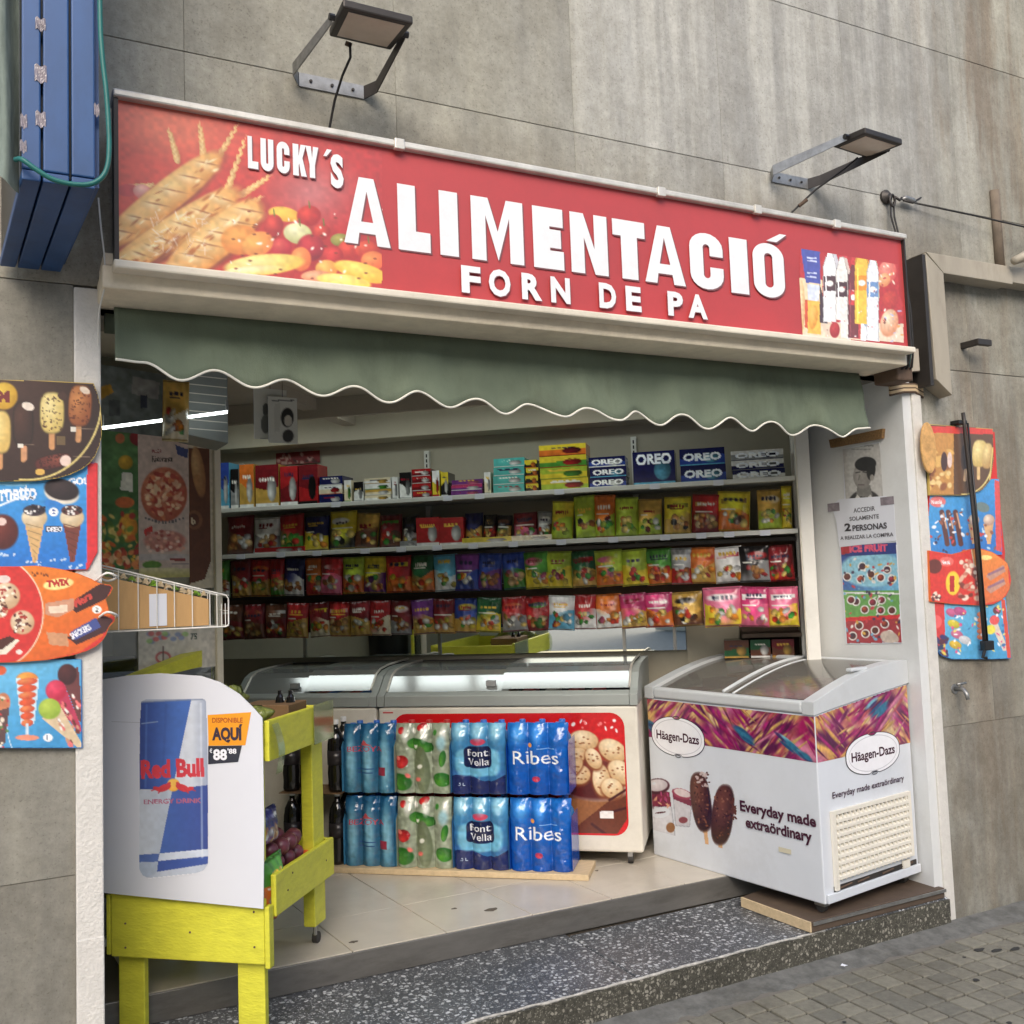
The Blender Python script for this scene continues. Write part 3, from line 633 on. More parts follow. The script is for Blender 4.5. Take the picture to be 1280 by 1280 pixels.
Y0 = [(300, 300, 24, 19, 0, (248, 180, 90), (222, 130, 60)), (355, 268, 20, 9, 10, (250, 216, 90), (230, 170, 60)), (386, 270, 15, 13, 0, (230, 70, 56), (170, 30, 36)), (342, 283, 12, 15, 0, (228, 80, 66), (160, 34, 40)),
      (372, 292, 18, 13, 10, (240, 236, 196), (196, 196, 130)), (402, 290, 11, 10, 0, (226, 84, 66), (166, 34, 36)), (352, 309, 13, 11, 0, (232, 96, 86), (176, 30, 50)), (322, 305, 20, 15, -20, (250, 190, 96), (226, 136, 70)),
      (388, 310, 17, 17, 20, (214, 60, 66), (140, 24, 44)), (425, 300, 12, 8, 0, (190, 180, 90), (120, 120, 50)), (437, 312, 15, 12, 0, (226, 80, 60), (180, 40, 40)), (416, 320, 13, 12, 0, (228, 70, 66), (170, 34, 40)),
      (376, 324, 13, 15, 0, (248, 170, 96), (222, 110, 60)), (458, 312, 14, 11, 0, (234, 96, 66), (190, 50, 40)), (466, 326, 15, 12, 0, (246, 160, 90), (226, 100, 56)), (408, 336, 14, 11, 0, (250, 200, 110), (230, 150, 66)),
      (396, 346, 20, 8, 0, (246, 190, 150), (220, 130, 90)), (330, 331, 50, 13, -5, (255, 244, 170), (236, 200, 90)), (318, 338, 40, 6, -4, (255, 250, 210), (240, 214, 120)), (452, 340, 36, 11, 16, (255, 232, 120), (236, 184, 60)), (430, 352, 34, 9, 8, (255, 240, 150), (240, 200, 84))]
for a in Y0: cv.ell(*a[:5], a[5], a[6])
for x, y in ((386, 258), (342, 268), (374, 280), (404, 280), (437, 300), (460, 302)): cv.line(x, y - 6, x + 1, y + 2, 1.6, (96, 120, 40))
for k in range(60): x, y = rr.uniform(285, 478), rr.uniform(262, 352); cv.ell(x, y, rr.uniform(1, 3), rr.uniform(.6, 1.6), rr.uniform(0, 180), (255, 250, 235), soft=1.2) if rr.random() < .5 else cv.ell(x, y, 2, 1, 0, (120, 50, 30), soft=1.2)
cv.noise(.07, 4); cv.build('bread_picture', M['sign'], sg, .0012, cv.polym([(140, 120), (478, 190), (478, 380), (140, 340)]))
cv = Canvas(SIGN, G(999, 350)[0], SR_ - .004, SB + .008, SB + .375, .0036)
O = lambda x, y: (980 + x / 8, 280 + y / 8)
cv.fill((190, 46, 50))
def B(x, y, rx, ry, an, c0, c1=None, **k): cx, cy = O(x, y); cv.ell(cx, cy, rx / 8, ry / 8, an, c0, c1, **k)
def Q(pts, c): cv.poly([O(*p) for p in pts], c)
Q([(150, 540), (380, 560), (400, 1130), (150, 1110)], (240, 216, 176)); Q([(300, 980), (1190, 1000), (1200, 1200), (160, 1130)], (236, 214, 190))
Q([(160, 200), (355, 225), (362, 600), (215, 585)], (72, 84, 170)); Q([(160, 195), (355, 215), (356, 245), (165, 235)], (226, 228, 240)); Q([(230, 600), (355, 615), (345, 770), (240, 760)], (220, 228, 246))
for y in (330, 360, 480, 520): Q([(228, y), (325, y + 8), (325, y + 24), (228, y + 14)], (206, 214, 244))
Q([(235, 760), (360, 780), (370, 1110), (235, 1090)], (240, 190, 80)); Q([(205, 760), (236, 762), (236, 1050), (205, 1030)], (216, 84, 50)); B(290, 930, 45, 120, 5, (250, 210, 110), (226, 150, 50))
B(170, 830, 36, 270, 0, (250, 232, 190), (220, 180, 120))
def bot(cx, top, w, bot_, cc, c0, c1, lab=None):
    Q([(cx - w * .22, top), (cx + w * .22, top), (cx + w * .24, top + 90), (cx - w * .24, top + 90)], cc)
    Q([(cx - w * .2, top + 85), (cx + w * .2, top + 85), (cx + w * .5, top + 240), (cx + w * .5, bot_), (cx - w * .5, bot_), (cx - w * .5, top + 240)], c1)
    B(cx - w * .08, (top + 200 + bot_) / 2, w * .36, (bot_ - top - 200) / 2, 0, c0, c1, p=3)
    if lab: Q([(cx - w * .5, lab[0]), (cx + w * .5, lab[0]), (cx + w * .5, lab[1]), (cx - w * .5, lab[1])], lab[2])
bot(480, 180, 150, 860, (70, 70, 160), (250, 250, 250), (206, 204, 212), (440, 540, (96, 60, 64)))
bot(600, 255, 130, 850, (214, 70, 76), (252, 248, 240), (220, 200, 190), (500, 630, (92, 52, 56)))
bot(775, 180, 170, 760, (226, 226, 240), (252, 214, 84), (232, 160, 40)); Q([(735, 190), (800, 190), (800, 270), (735, 265)], (216, 220, 246))
bot(890, 250, 120, 740, (216, 200, 220), (246, 246, 224), (206, 214, 180))
Q([(355, 600), (400, 760), (440, 960), (430, 1000), (355, 985)], (66, 44, 54)); Q([(420, 540), (540, 540), (560, 860), (500, 985), (450, 960), (400, 700)], (246, 240, 232))
Q([(485, 690), (560, 660), (585, 750), (480, 765)], (200, 60, 60)); Q([(660, 790), (780, 790), (780, 930), (665, 920)], (120, 50, 60)); Q([(675, 930), (770, 935), (760, 1150), (680, 1140)], (196, 60, 66)); Q([(560, 860), (660, 860), (665, 1150), (570, 1140)], (236, 232, 226)); B(505, 1060, 50, 80, 0, (206, 66, 66), (160, 30, 40))
Q([(800, 770), (940, 780), (930, 880), (800, 870)], (84, 84, 180)); Q([(780, 880), (945, 880), (950, 1180), (765, 1170)], (238, 240, 248)); B(830, 990, 34, 40, 0, (150, 170, 190)); B(1030, 480, 90, 120, 10, (240, 160, 140), (210, 90, 80)); B(1000, 560, 60, 70, 20, (246, 206, 150), (220, 140, 90))
for cx_, top_, w_, bt_, cc_, c0_, lab_ in ((455, 190, 120, 980, (60, 60, 150), (244, 244, 246), (80, 50, 56)), (575, 250, 110, 960, (200, 50, 56), (240, 236, 230), (70, 34, 40)), (690, 330, 90, 1140, (206, 60, 60), (120, 50, 56), (210, 60, 60)), (775, 185, 130, 1000, (220, 222, 240), (250, 200, 70), (240, 150, 40)), (885, 250, 110, 1170, (90, 90, 190), (236, 240, 244), (110, 150, 200))):
    Q([(cx_ - w_ * .5 - 6, bt_), (cx_ - w_ * .5 - 6, top_ + 230), (cx_ - w_ * .2, top_ + 80), (cx_ + w_ * .2, top_ + 80), (cx_ + w_ * .5 + 6, top_ + 230), (cx_ + w_ * .5 + 6, bt_)], tuple(int(q * .72) for q in c0_))
    Q([(cx_ - w_ * .5, bt_), (cx_ - w_ * .5, top_ + 235), (cx_ - w_ * .16, top_ + 85), (cx_ + w_ * .16, top_ + 85), (cx_ + w_ * .5, top_ + 235), (cx_ + w_ * .5, bt_)], c0_)
    Q([(cx_ - w_ * .2, top_), (cx_ + w_ * .2, top_), (cx_ + w_ * .2, top_ + 80), (cx_ - w_ * .2, top_ + 80)], cc_)
    Q([(cx_ - w_ * .5, top_ + 330), (cx_ + w_ * .5, top_ + 330), (cx_ + w_ * .5, top_ + 480), (cx_ - w_ * .5, top_ + 480)], lab_); B(cx_, top_ + 405, w_ * .3, 30, 0, (250, 246, 240), soft=.3)
    Q([(cx_ - w_ * .36, top_ + 260), (cx_ - w_ * .24, top_ + 260), (cx_ - w_ * .24, bt_ - 20), (cx_ - w_ * .36, bt_ - 20)], tuple(min(255, int(q * 1.1 + 20)) for q in c0_))
rr = random.Random(8)
for k in range(12): B(rr.uniform(940, 1130), rr.uniform(370, 620), rr.uniform(8, 26), rr.uniform(5, 12), rr.uniform(0, 180), rr.choice([(250, 226, 206), (200, 70, 70), (240, 170, 110), (250, 240, 220)]), soft=.6)
B(1050, 990, 90, 140, 10, (246, 232, 200), (222, 150, 110)); B(1060, 760, 80, 90, 0, (216, 76, 60), (180, 44, 44))
for k in range(26): B(rr.uniform(960, 1180), rr.uniform(860, 1180), rr.uniform(6, 24), rr.uniform(4, 9), rr.uniform(0, 180), rr.choice([(250, 236, 220), (200, 60, 60), (236, 160, 90), (250, 250, 240), (190, 190, 230), (120, 60, 50)]), soft=.6)
for k in range(26): B(rr.uniform(400, 940), rr.uniform(620, 1180), rr.uniform(5, 12), rr.uniform(3, 7), rr.uniform(0, 180), rr.choice([(250, 246, 240), (210, 90, 90), (150, 60, 60), (250, 250, 250), (220, 216, 236)]), soft=.8)
cv.noise(.07, 3)
msk = cv.polym([O(150, 560), O(160, 190), O(360, 215), O(420, 330), O(450, 180), O(520, 190), O(560, 260), O(620, 260), O(690, 330), O(735, 185), O(810, 190), O(830, 300), O(880, 250), O(920, 260), O(960, 370), O(1040, 330), O(1140, 380), O(1150, 700), O(1195, 800), O(1200, 1190), O(150, 1135)])
cv.build('drinks_picture', M['sign'], sg, .0012, msk)
# lettering
for lay, dx, dz, col in ((0, .0055, -.0052, (116, 52, 56)), (1, 0, 0, (236, 236, 238))):
    vp = VP(SIGN, 0, .0022 + lay * .0008)
    zt, zb = G(436, 205)[1], G(500, 308)[1]
    LT = [('A', 430, 485, 205, 300, .33), ('L', 498, 535, 215, 310, .55), ('I', 550, 570, 225, 315, 1), ('M', 590, 651, 232, 326, .27), ('E', 667, 701, 245, 333, .55), ('N', 714, 756, 253, 342, .36), ('T', 767, 803, 262, 346, .5), ('A', 806, 852, 272, 355, .33), ('C', 863, 900, 280, 361, .40), ('I', 913, 931, 287, 364, 1), ('O', 942, 976, 291, 369, .37)]
    for ch, x0, x1, y0, y1, stt in LT:
        xm = (x0 + x1) / 2; a, b = G(x0, y1), G(x1, y0)
        put_letter(vp, ch, a[0] + dx, b[0] + dx, 2.705 + dz, 2.928 + dz, col, stt)
    a = G(955, 284); vp.poly([(a[0] + dx, 2.938 + dz), (a[0] + .075 + dx, 2.975 + dz), (a[0] + .11 + dx, 2.975 + dz), (a[0] + .055 + dx, 2.938 + dz)], col)
    for ch, x0, x1 in (('L', 309, 322), ('U', 325, 341), ('C', 345, 361), ('K', 365, 382), ('Y', 381, 397), ('S', 412, 428)):
        z0, z1 = (2.898, 3.000) if ch != 'S' else (2.885, 2.985)
        if ch == 'S': vp.text('S', G(412, 205)[0] + dx * .5, z0 + dz * .5, .098, col, width=G(428, 205)[0] - G(412, 205)[0], bold=.05)
        else: put_letter(vp, ch, G(x0, 190)[0] + dx * .5, G(x1, 190)[0] + dx * .5, z0 + dz * .5, z1 + dz * .5, col, .42)
    a = G(403, 190)[0] + dx * .5; vp.poly([(a, 2.976 + dz * .5), (a + .012, 3.0 + dz * .5), (a + .028, 3.0 + dz * .5), (a + .01, 2.976 + dz * .5)], col)
    for ch, x0, x1 in (('F', 576, 600), ('O', 610, 637), ('R', 651, 676), ('N', 687, 711), ('D', 747, 768), ('E', 780, 799), ('P', 832, 851), ('A', 857, 881)):
        a = G(x0, 370)[0]; vp.text(ch, a + dx * .5, 2.588 + dz * .5, .085, col, width=G(x1, 370)[0] - a, bold=.045)
    vp.build('lettering' if lay else 'lettering_shadow', M['sign'], sg)

# ================================================================== AWNING
aw = thing('awning', (1.8, 3.16, 2.2), 'faded green fabric awning valance with scalloped edge and white piping', 'awning')
XL, XR = .262, 3.40
def vz(x):   # lower edge of the valance: sagging line plus scallops
    u = (x - XL) / (XR - XL); return 2.315 - .075 * u - .018 * math.sin(u * 3.1)
scal = [143, 225, 268, 318, 370, 410, 455, 487, 522, 557, 593, 622, 655, 695, 730, 762, 792, 822, 850, 880, 905, 935, 955, 985, 1010, 1035, 1075]
lo = [(143, 452), (178, 456), (222, 480), (265, 467), (315, 488), (355, 477), (400, 497), (438, 486), (482, 506), (515, 493), (555, 512), (590, 501), (628, 519), (655, 507), (697, 524), (725, 513), (766, 528), (790, 516), (819, 533), (845, 520), (878, 538), (902, 525), (930, 541), (956, 529), (985, 545), (1012, 533), (1043, 548), (1062, 538), (1077, 537)]
lo = [WALL.uv(*p) for p in lo]
def edge(x):
    for i in range(len(lo) - 1):
        if x <= lo[i + 1][0]:
            k = (x - lo[i][0]) / (lo[i + 1][0] - lo[i][0]); k = max(0, min(1, k)); k = (1 - math.cos(math.pi * k)) / 2
            return lo[i][1] * (1 - k) + lo[i + 1][1] * k
    return lo[-1][1]
X0, X1 = lo[0][0], lo[-1][0]
def yw(x, v): return 3.155 - .035 * (1 - v) + (.012 * math.sin(x * 9) + .006 * math.sin(x * 23 + 1) + .004 * math.sin(x * 41 + 3 * v)) * (1 - v) + .006 * math.sin(x * 5.3 + v * 6) * math.sin(v * 3.1) + .004 * math.sin(x * 14 - v * 9) * v * (1 - v) * 4
mb = MB().sheet(lambda u, v: (X0 + (X1 - X0) * u, yw(X0 + (X1 - X0) * u, v), edge(X0 + (X1 - X0) * u) * (1 - v) + 2.4905 * v), 240, 8)
o = obj('valance', mb, M['awn'], aw, smooth=True, recalc=False); sm = o.modifiers.new('s', 'SOLIDIFY'); sm.thickness = .002
obj('piping', MB().tube([(X0 + (X1 - X0) * i / 400, yw(X0 + (X1 - X0) * i / 400, 0) - .001, edge(X0 + (X1 - X0) * i / 400)) for i in range(401)], .0042, 6), M['piping'], aw, smooth=True)
obj('roller_tube', MB().tube([(.24, 3.22, 2.455), (3.42, 3.22, 2.44)], .032, 16), M['awn'], aw, smooth=True)
obj('end_cap', MB().lathe((3.40, 3.18, 2.395), [(.0, -.02), (.018, -.018), (.022, 0), (.018, .018), (0, .02)], 12), M['white'], aw, smooth=True)

# ================================================================== FLOODLIGHTS AND WALL FITTINGS
def flood(lbl, Lm, quad, zl, foot, cab, cab2):
    t = thing('floodlight', (Lm, 3.0, zl), lbl, 'floodlight', 'floodlights above the sign')
    # quad: inner-left, outer-left, outer-right, inner-right (x, y)
    q = [Vector((*p, zl)) for p in quad]
    c = sum(q, Vector()) / 4
    tilt = lambda p: Vector((p.x, p.y, zl + (p.y - c.y) * .12))
    ib = [tilt(p) for p in q]; tp = [tilt(p) + Vector((0, 0, .028)) for p in q]
    obj('lamp_body', MB().hexa([ib[0], ib[3], ib[1], ib[2], tp[0], tp[3], tp[1], tp[2]]), M['dark'], t, bevel=.006)
    ins = [tilt(c + (p - c) * .80) - Vector((0, 0, .0015)) for p in q]; in2 = [p + Vector((0, 0, .003)) for p in ins]
    obj('glass', MB().hexa([ins[0], ins[3], ins[1], ins[2], in2[0], in2[3], in2[1], in2[2]]), mat('lamp_glass', (196, 178, 160), .25, var=.1), t)
    f0, f1 = foot; zf = zl - .045
    mb = MB(); mb.add([(f0, 3.159, zf - .024), (f1, 3.159, zf - .024), (f1, 3.159, zf + .024), (f0, 3.159, zf + .024), (f0, 3.154, zf - .024), (f1, 3.154, zf - .024), (f1, 3.154, zf + .024), (f0, 3.154, zf + .024)], [(0, 1, 2, 3), (4, 7, 6, 5), (0, 4, 5, 1), (1, 5, 6, 2), (2, 6, 7, 3), (3, 7, 4, 0)])
    br = obj('bracket', mb, M['steel'], t)
    for k in range(3): obj('screw', MB().lathe((f0 + .04 + k * (f1 - f0 - .08) / 2, 3.151, zf), [(.006, 0), (.005, -.003)], 8, 'y'), M['dark'], br)
    for s, (fx, qa, qb) in enumerate(((f0, ib[0], ib[1]), (f1, ib[3], ib[2]))):
        e = (qa + qb) / 2 + Vector(((-1, 1)[s] * .008, 0, .014)); d = (-1, 1)[s]
        a = Vector((fx, 3.157, zf)); b = Vector((fx + d * .03, 3.11, zf + .005))
        mb = MB()
        for p, w in ((a, .024), (b, .022), (e, .015)): mb.v += [tuple(p + Vector((0, 0, -w))), tuple(p + Vector((0, 0, w))), tuple(p + Vector((d * .004, 0, -w))), tuple(p + Vector((d * .004, 0, w)))]
        for k in (0, 4): mb.f += [(k, k + 4, k + 5, k + 1), (k + 2, k + 3, k + 7, k + 6), (k, k + 2, k + 6, k + 4), (k + 1, k + 5, k + 7, k + 3)]
        mb.f += [(0, 1, 3, 2), (8, 10, 11, 9)]
        obj('bracket_arm', mb, M['steel' if s == 0 else 'dark'], t)
        obj('knob', MB().tube([e - Vector((d * .004, 0, 0)), e + Vector((d * .014, 0, 0))], .011, 8), M['black'], t)
    obj('cable', MB().tube(cab, .0045, 8), M['cable'], t, smooth=True)
    obj('cable_gland', MB().tube(cab2, .008, 8), M['brown'], t)
flood('left floodlight on a bracket above the word Lucky on the sign', 1.0, [(.905, 2.96), (.885, 2.745), (1.115, 2.745), (1.118, 2.96)], 3.388, (.855, 1.085),
      [(.965, 2.93, 3.38), (.972, 2.95, 3.34), (.965, 3.02, 3.31), (.955, 3.08, 3.25), (.945, 3.12, 3.16), (.942, 3.125, 3.11), (.935, 3.10, 3.07)], [(.955, 2.945, 3.383), (.975, 2.945, 3.378)])
flood('right floodlight on a bracket above the accented last letter of the sign', 3.2, [(3.085, 2.92), (3.075, 2.735), (3.315, 2.755), (3.325, 2.95)], 3.385, (2.955, 3.165),
      [(3.24, 2.93, 3.38), (3.20, 2.97, 3.34), (3.10, 3.05, 3.26), (3.0, 3.10, 3.16), (2.93, 3.10, 3.09), (2.91, 3.08, 3.06)], [(3.03, 3.08, 3.19), (3.06, 3.06, 3.215)])
hk = thing('wall_hook', (3.66, 3.15, 3.35), 'dark steel eye bolt with turnbuckle and taut wire above the sign corner', 'wall hook')
obj('bolt_head', MB().lathe((3.655, 3.158, 3.352), [(.034, 0), (.034, -.012), (.024, -.02), (.012, -.03), (0, -.03)], 16, 'y'), M['dark'], hk, smooth=True, sharp=40)
ring = [(3.67 + .016 * math.cos(a), 3.13, 3.33 + .028 * math.sin(a)) for a in [i * math.pi / 8 for i in range(17)]]
obj('eye', MB().tube(ring, .006, 8), M['dark'], hk, smooth=True)
obj('shackle', MB().tube([(3.69, 3.13, 3.35), (3.72, 3.13, 3.338), (3.735, 3.13, 3.352)], .006), M['dark'], hk, smooth=True)
obj('turnbuckle', MB().tube([(3.735, 3.13, 3.345), (3.76, 3.13, 3.355), (3.81, 3.13, 3.350), (3.83, 3.13, 3.34)], [.006, .013, .013, .006]), M['steel'], hk, smooth=True)
obj('turnbuckle', MB().tube([(3.74, 3.125, 3.338), (3.80, 3.125, 3.335), (3.86, 3.125, 3.37)], .005), M['dark'], hk, smooth=True)
obj('wire', MB().tube([(3.83, 3.13, 3.34), (4.2, 3.10, 3.322), (4.75, 3.05, 3.285), (5.4, 3.0, 3.25)], .0045, 6), M['cable'], hk, smooth=True)
for k in (0, 1): obj('hanging_strap', MB().tube([(3.662 + k * .02, 3.135, 3.325), (3.655 + k * .022, 3.13, 3.25), (3.67 + k * .015, 3.12, 3.16), (3.675 + k * .012, 3.10, 3.06)], .0045, 6), M['cable'], hk, smooth=True)
cb = thing('cable_bundle', (3.5, 3.0, 2.5), 'bundle of black and teal cables hanging down the right end of the sign', 'cables')
rr = random.Random(2)
for k in range(6):
    o_ = .011 * k; pts = [(3.40 + o_ * .5, 3.0, 3.075), (3.50 + o_, 2.99, 3.05 - .004 * k)]
    for z in (2.96, 2.86, 2.76, 2.66, 2.57, 2.50): pts.append((3.515 + o_ + rr.uniform(-.008, .01), 3.0 + rr.uniform(-.015, .015), z))
    if k in (1, 3, 5): pts += [(3.53 + o_, 3.08, 2.47), (3.60, 3.13, 2.45), (3.70, 3.15, 2.46 + .01 * k)]
    obj('cable', MB().tube(pts, .0052 if k != 4 else .007, 6), M['teal' if k == 4 else 'cable'], cb, smooth=True)
wp = thing('wire_wad', (3.6, 3.12, 2.42), 'wad of pale wires stuffed under the right end of the beam', 'wires')
for k in range(7):
    obj('wire', MB().tube([(3.58, 3.14, 2.44 - k * .007), (3.66, 3.13, 2.452 - k * .006), (3.74, 3.135, 2.458 - k * .006), (3.81, 3.15, 2.45 - k * .008)], .006, 6), M['wood' if k % 3 else 'brown'], wp, smooth=True)
ch = thing('metal_channel', (3.9, 3.1, 2.4), 'L shaped grey sheet metal channel fixed to the wall right of the sign', 'metal channel')
obj('upright', MB().extr([(0, 0), (0, 0)], 0, 0, W0) if False else MB().hexa([(3.80, 3.06, 2.47), (3.90, 3.06, 2.40), (3.80, 3.158, 2.47), (3.93, 3.158, 2.40), (3.785, 3.06, 3.07), (3.90, 3.06, 2.985), (3.785, 3.158, 3.07), (3.91, 3.158, 2.985)]), M['chan'], ch, bevel=.003)
obj('flange', MB().box(3.762, 3.784, 3.062, 3.159, 2.44, 3.06), M['dark'], ch)
obj('crosspiece', MB().hexa([(3.902, 3.06, 2.985), (4.40, 3.06, 2.985), (3.912, 3.158, 2.985), (4.40, 3.158, 2.985), (3.79, 3.06, 3.075), (4.40, 3.06, 3.075), (3.79, 3.158, 3.075), (4.40, 3.158, 3.075)]), M['chan'], ch, bevel=.003)
obj('crosspiece', MB().box(4.405, 5.1, 3.07, 3.158, 3.0, 3.085), M['chan'], ch, bevel=.003)
sc_ = thing('loose_end_stub', (4.18, 3.14, 2.67), 'small dark steel angle stub sticking out of the right wall', 'bracket')
obj('stub', MB().box(4.11, 4.21, 3.06, 3.085, 2.66, 2.69), M['dark'], sc_, bevel=.003); obj('stub', MB().box(4.11, 4.135, 3.085, 3.16, 2.66, 2.69), M['dark'], sc_, bevel=.003)
cp = thing('conduit_pipe', (4.42, 3.12, 3.1), 'rusty brown downpipe stub on the wall above the metal channel', 'pipe')
obj('pipe', MB().tube([(4.43, 3.145, 3.09), (4.43, 3.145, 3.50)], .024, 12), mat('stained_pipe', (112, 100, 86), .85, var=.25, nscale=12), cp, smooth=True)
rb = thing('frayed_cable_tail', (4.5, 3.05, 3.1), 'pale bundled cable tail resting on the metal channel by the right edge', 'cable')
obj('tail', MB().tube([(4.36, 3.02, 3.085), (4.44, 3.0, 3.12), (4.56, 2.98, 3.20), (4.7, 2.98, 3.24)], [.02, .026, .024, .024], 10), M['chan'], rb, smooth=True)
tp = thing('wall_tap', (3.9, 3.12, 1.0), 'small corroded outdoor tap on the wall below the right ice cream board', 'tap')
obj('body', MB().tube([(3.90, 3.158, 1.03), (3.90, 3.11, 1.03), (3.90, 3.095, 1.01), (3.90, 3.09, .985)], .010, 10), M['steel'], tp, smooth=True)
obj('handle', MB().tube([(3.872, 3.12, 1.055), (3.93, 3.12, 1.058)], .006, 8), M['steel'], tp, smooth=True)
obj('stem', MB().tube([(3.90, 3.12, 1.03), (3.90, 3.12, 1.056)], .005, 8), M['steel'], tp)
obj('escutcheon', MB().lathe((3.90, 3.159, 1.03), [(.024, 0), (.022, -.005)], 14, 'y'), M['steel'], tp)

# blue slatted shutter box of the neighbouring shop
bb = thing('blue_slatted_box', (.1, 2.8, 2.6), 'blue slatted box projecting from the wall at the upper left, patched with tape', 'slatted box')
xs = [.004, .050, .112, .170]
for i in range(3):
    a, b = xs[i] + .0025, xs[i + 1] - .0025; dz = .012 * (2 - i) / 2
    obj('front_slat', MB().box(a, b, 2.5, 2.525, 2.622, 4.2), M['blue'], bb, bevel=.004)
    obj('bottom_slat', MB().hexa([(a, 2.5, 2.595), (b, 2.5, 2.595), (a - .055, 3.13, 2.575), (b - .055, 3.13, 2.575), (a, 2.5, 2.62), (b, 2.5, 2.62), (a - .055, 3.13, 2.60), (b - .055, 3.13, 2.60)]), M['blue'], bb, bevel=.003)
obj('side_board', MB().hexa([(.168, 2.527, 2.61), (.178, 2.527, 2.61), (.113, 3.13, 2.60), (.123, 3.13, 2.60), (.168, 2.527, 4.2), (.178, 2.527, 4.2), (.113, 3.13, 4.2), (.123, 3.13, 4.2)]), M['blue'], bb)
obj('core', MB().hexa([(.006, 2.53, 2.622), (.160, 2.53, 2.622), (-.045, 3.12, 2.61), (.105, 3.12, 2.61), (.006, 2.53, 4.2), (.160, 2.53, 4.2), (-.045, 3.12, 4.2), (.105, 3.12, 4.2)]), M['black'], bb)
for (x, z, w, h) in ((.036, 2.97, .022, .03), (.034, 2.84, .026, .042), (.036, 2.73, .022, .036), (.004, 2.72, .014, .032), (.003, 2.66, .014, .028), (.165, 2.78, .012, .03)):
    obj('tape_patch', MB().sheet(lambda u, v: (x + w * u, 2.4985 - .0015 * math.sin(6 * u + v * 5), z + h * v + .004 * math.sin(9 * u)), 6, 6), M['tape'], bb, recalc=False)
cl = thing('canvas_sheet', (-.03, 2.6, 2.6), 'dirty grey green canvas sheet hanging beside the blue slatted box', 'canvas')
rr = random.Random(6)
mb = MB().sheet(lambda u, v: (-.045 + .046 * u + .008 * math.sin(v * 17) * (1 - u) - .05 * (1 - v) * (1 - u), 2.56 + .03 * math.sin(u * 7 + v * 3) - .02 * u, 2.60 + 1.6 * v + .02 * math.sin(u * 5)), 10, 60)
o = obj('sheet', mb, M['cloth'], cl, smooth=True, recalc=False)
hs = thing('green_hose', (.15, 2.45, 2.5), 'teal garden hose looped down and under the blue slatted box', 'hose')
hp = [(.178, 2.47, 4.1), (.180, 2.47, 3.4), (.178, 2.47, 3.05), (.182, 2.47, 2.93), (.192, 2.47, 2.82), (.197, 2.47, 2.70), (.190, 2.47, 2.635), (.165, 2.47, 2.60), (.125, 2.47, 2.588), (.075, 2.47, 2.592), (.035, 2.47, 2.612), (.008, 2.475, 2.632), (-.006, 2.50, 2.64)]
def smoothpath(p, k=6):
    out = []; P_ = [Vector(q) for q in p]
    for i in range(len(P_) - 1):
        a, b, c, d = P_[max(i - 1, 0)], P_[i], P_[i + 1], P_[min(i + 2, len(P_) - 1)]
        for j in range(k):
            t = j / k; out.append(.5 * ((2 * b) + (c - a) * t + (2 * a - 5 * b + 4 * c - d) * t * t + (3 * b - a - 3 * c + d) * t ** 3))
    return out + [P_[-1]]
obj('hose', MB().tube(smoothpath(hp), .0062, 10), M['teal'], hs, smooth=True)
lw = thing('dangling_wire', (.2, 3.1, 2.4), 'thin pale wire dangling from the left end of the sign to the white strip', 'wire')
obj('wire', MB().tube(smoothpath([(.205, 2.95, 2.75), (.213, 2.96, 2.66), (.222, 2.97, 2.58), (.222, 2.98, 2.50), (.212, 3.05, 2.44), (.215, 3.13, 2.36)]), .0025, 6), M['white'], lw)

# ================================================================== LAMPS, SHELVES, MIRROR
def glow_bar(s0, s1, t, z, lbl, fr=INT, w=.06):
    L_ = thing('ceiling_light', fr.P((s0 + s1) / 2, t, z), lbl, 'lamp', 'lit ceiling lights over the freezers')
    obj('housing', MB().box(s0 - .03, s1 + .03, t - w - .01, t + w + .01, z + .006, 2.618, fr), M['white'], L_, bevel=.003)
    obj('diffuser', MB().box(s0, s1, t - w, t + w, z - .004, z + .0055, fr), M['tube'], L_)
glow_bar(.30, 1.75, .40, 2.592, 'lit ceiling light above the red fronted freezer')
glow_bar(-1.0, .24, .40, 2.592, 'lit ceiling light above the plain freezer on the left')
struct('added_lamp_screen', MB().box(-1.85, 2.9, .255, .285, 2.515, 2.619, INT), M['ceil'])  # board added to block the view of the ceiling lights
fr_ = Frame(0, 3.88, 0); a_, b_ = fr_.uv(128, 535), fr_.uv(284, 515)
tl = thing('glow_bar', (.5, 3.88, 2.2), 'thin glowing bar added as a lamp reflection across the upper left of the shop window', 'lamp')  # glowing bar with holders, added in place of a reflection in the glass
obj('tube', MB().tube([(a_[0], 3.88, a_[1]), (b_[0], 3.88, b_[1])], .006, 8), M['tube'], tl)
for q_ in (a_, b_): obj('holder', MB().tube([(q_[0], 3.88, q_[1] + .006), (q_[0], 3.89, q_[1] + .05)], .006, 6), M['grey'], tl)
sh = thing('wall_shelving', INT.P(.7, .8, 1.3), 'long white steel wall shelving full of sweets and biscuits along the back wall', 'shelving')
SZ = {1: 2.092, 2: 1.822}
for k in (1, 2):
    for a, b in ((-1.15, -.135), (-.13, .905), (.91, 1.96), (1.965, 2.335)):
        obj('shelf_board', MB().box(a, b, .60, .978, SZ[k] - .020, SZ[k], INT), M['shelf'], sh, bevel=.003)
    obj('price_rail', MB().box(-1.15, 2.335, .592, .5985, SZ[k] - .024, SZ[k] - .003, INT), M['shelf'], sh)
for z in (1.765, 1.555): obj('hanging_rail', MB().box(-1.15, 2.33, .70, .712, z, z + .02, INT), M['dark'], sh)
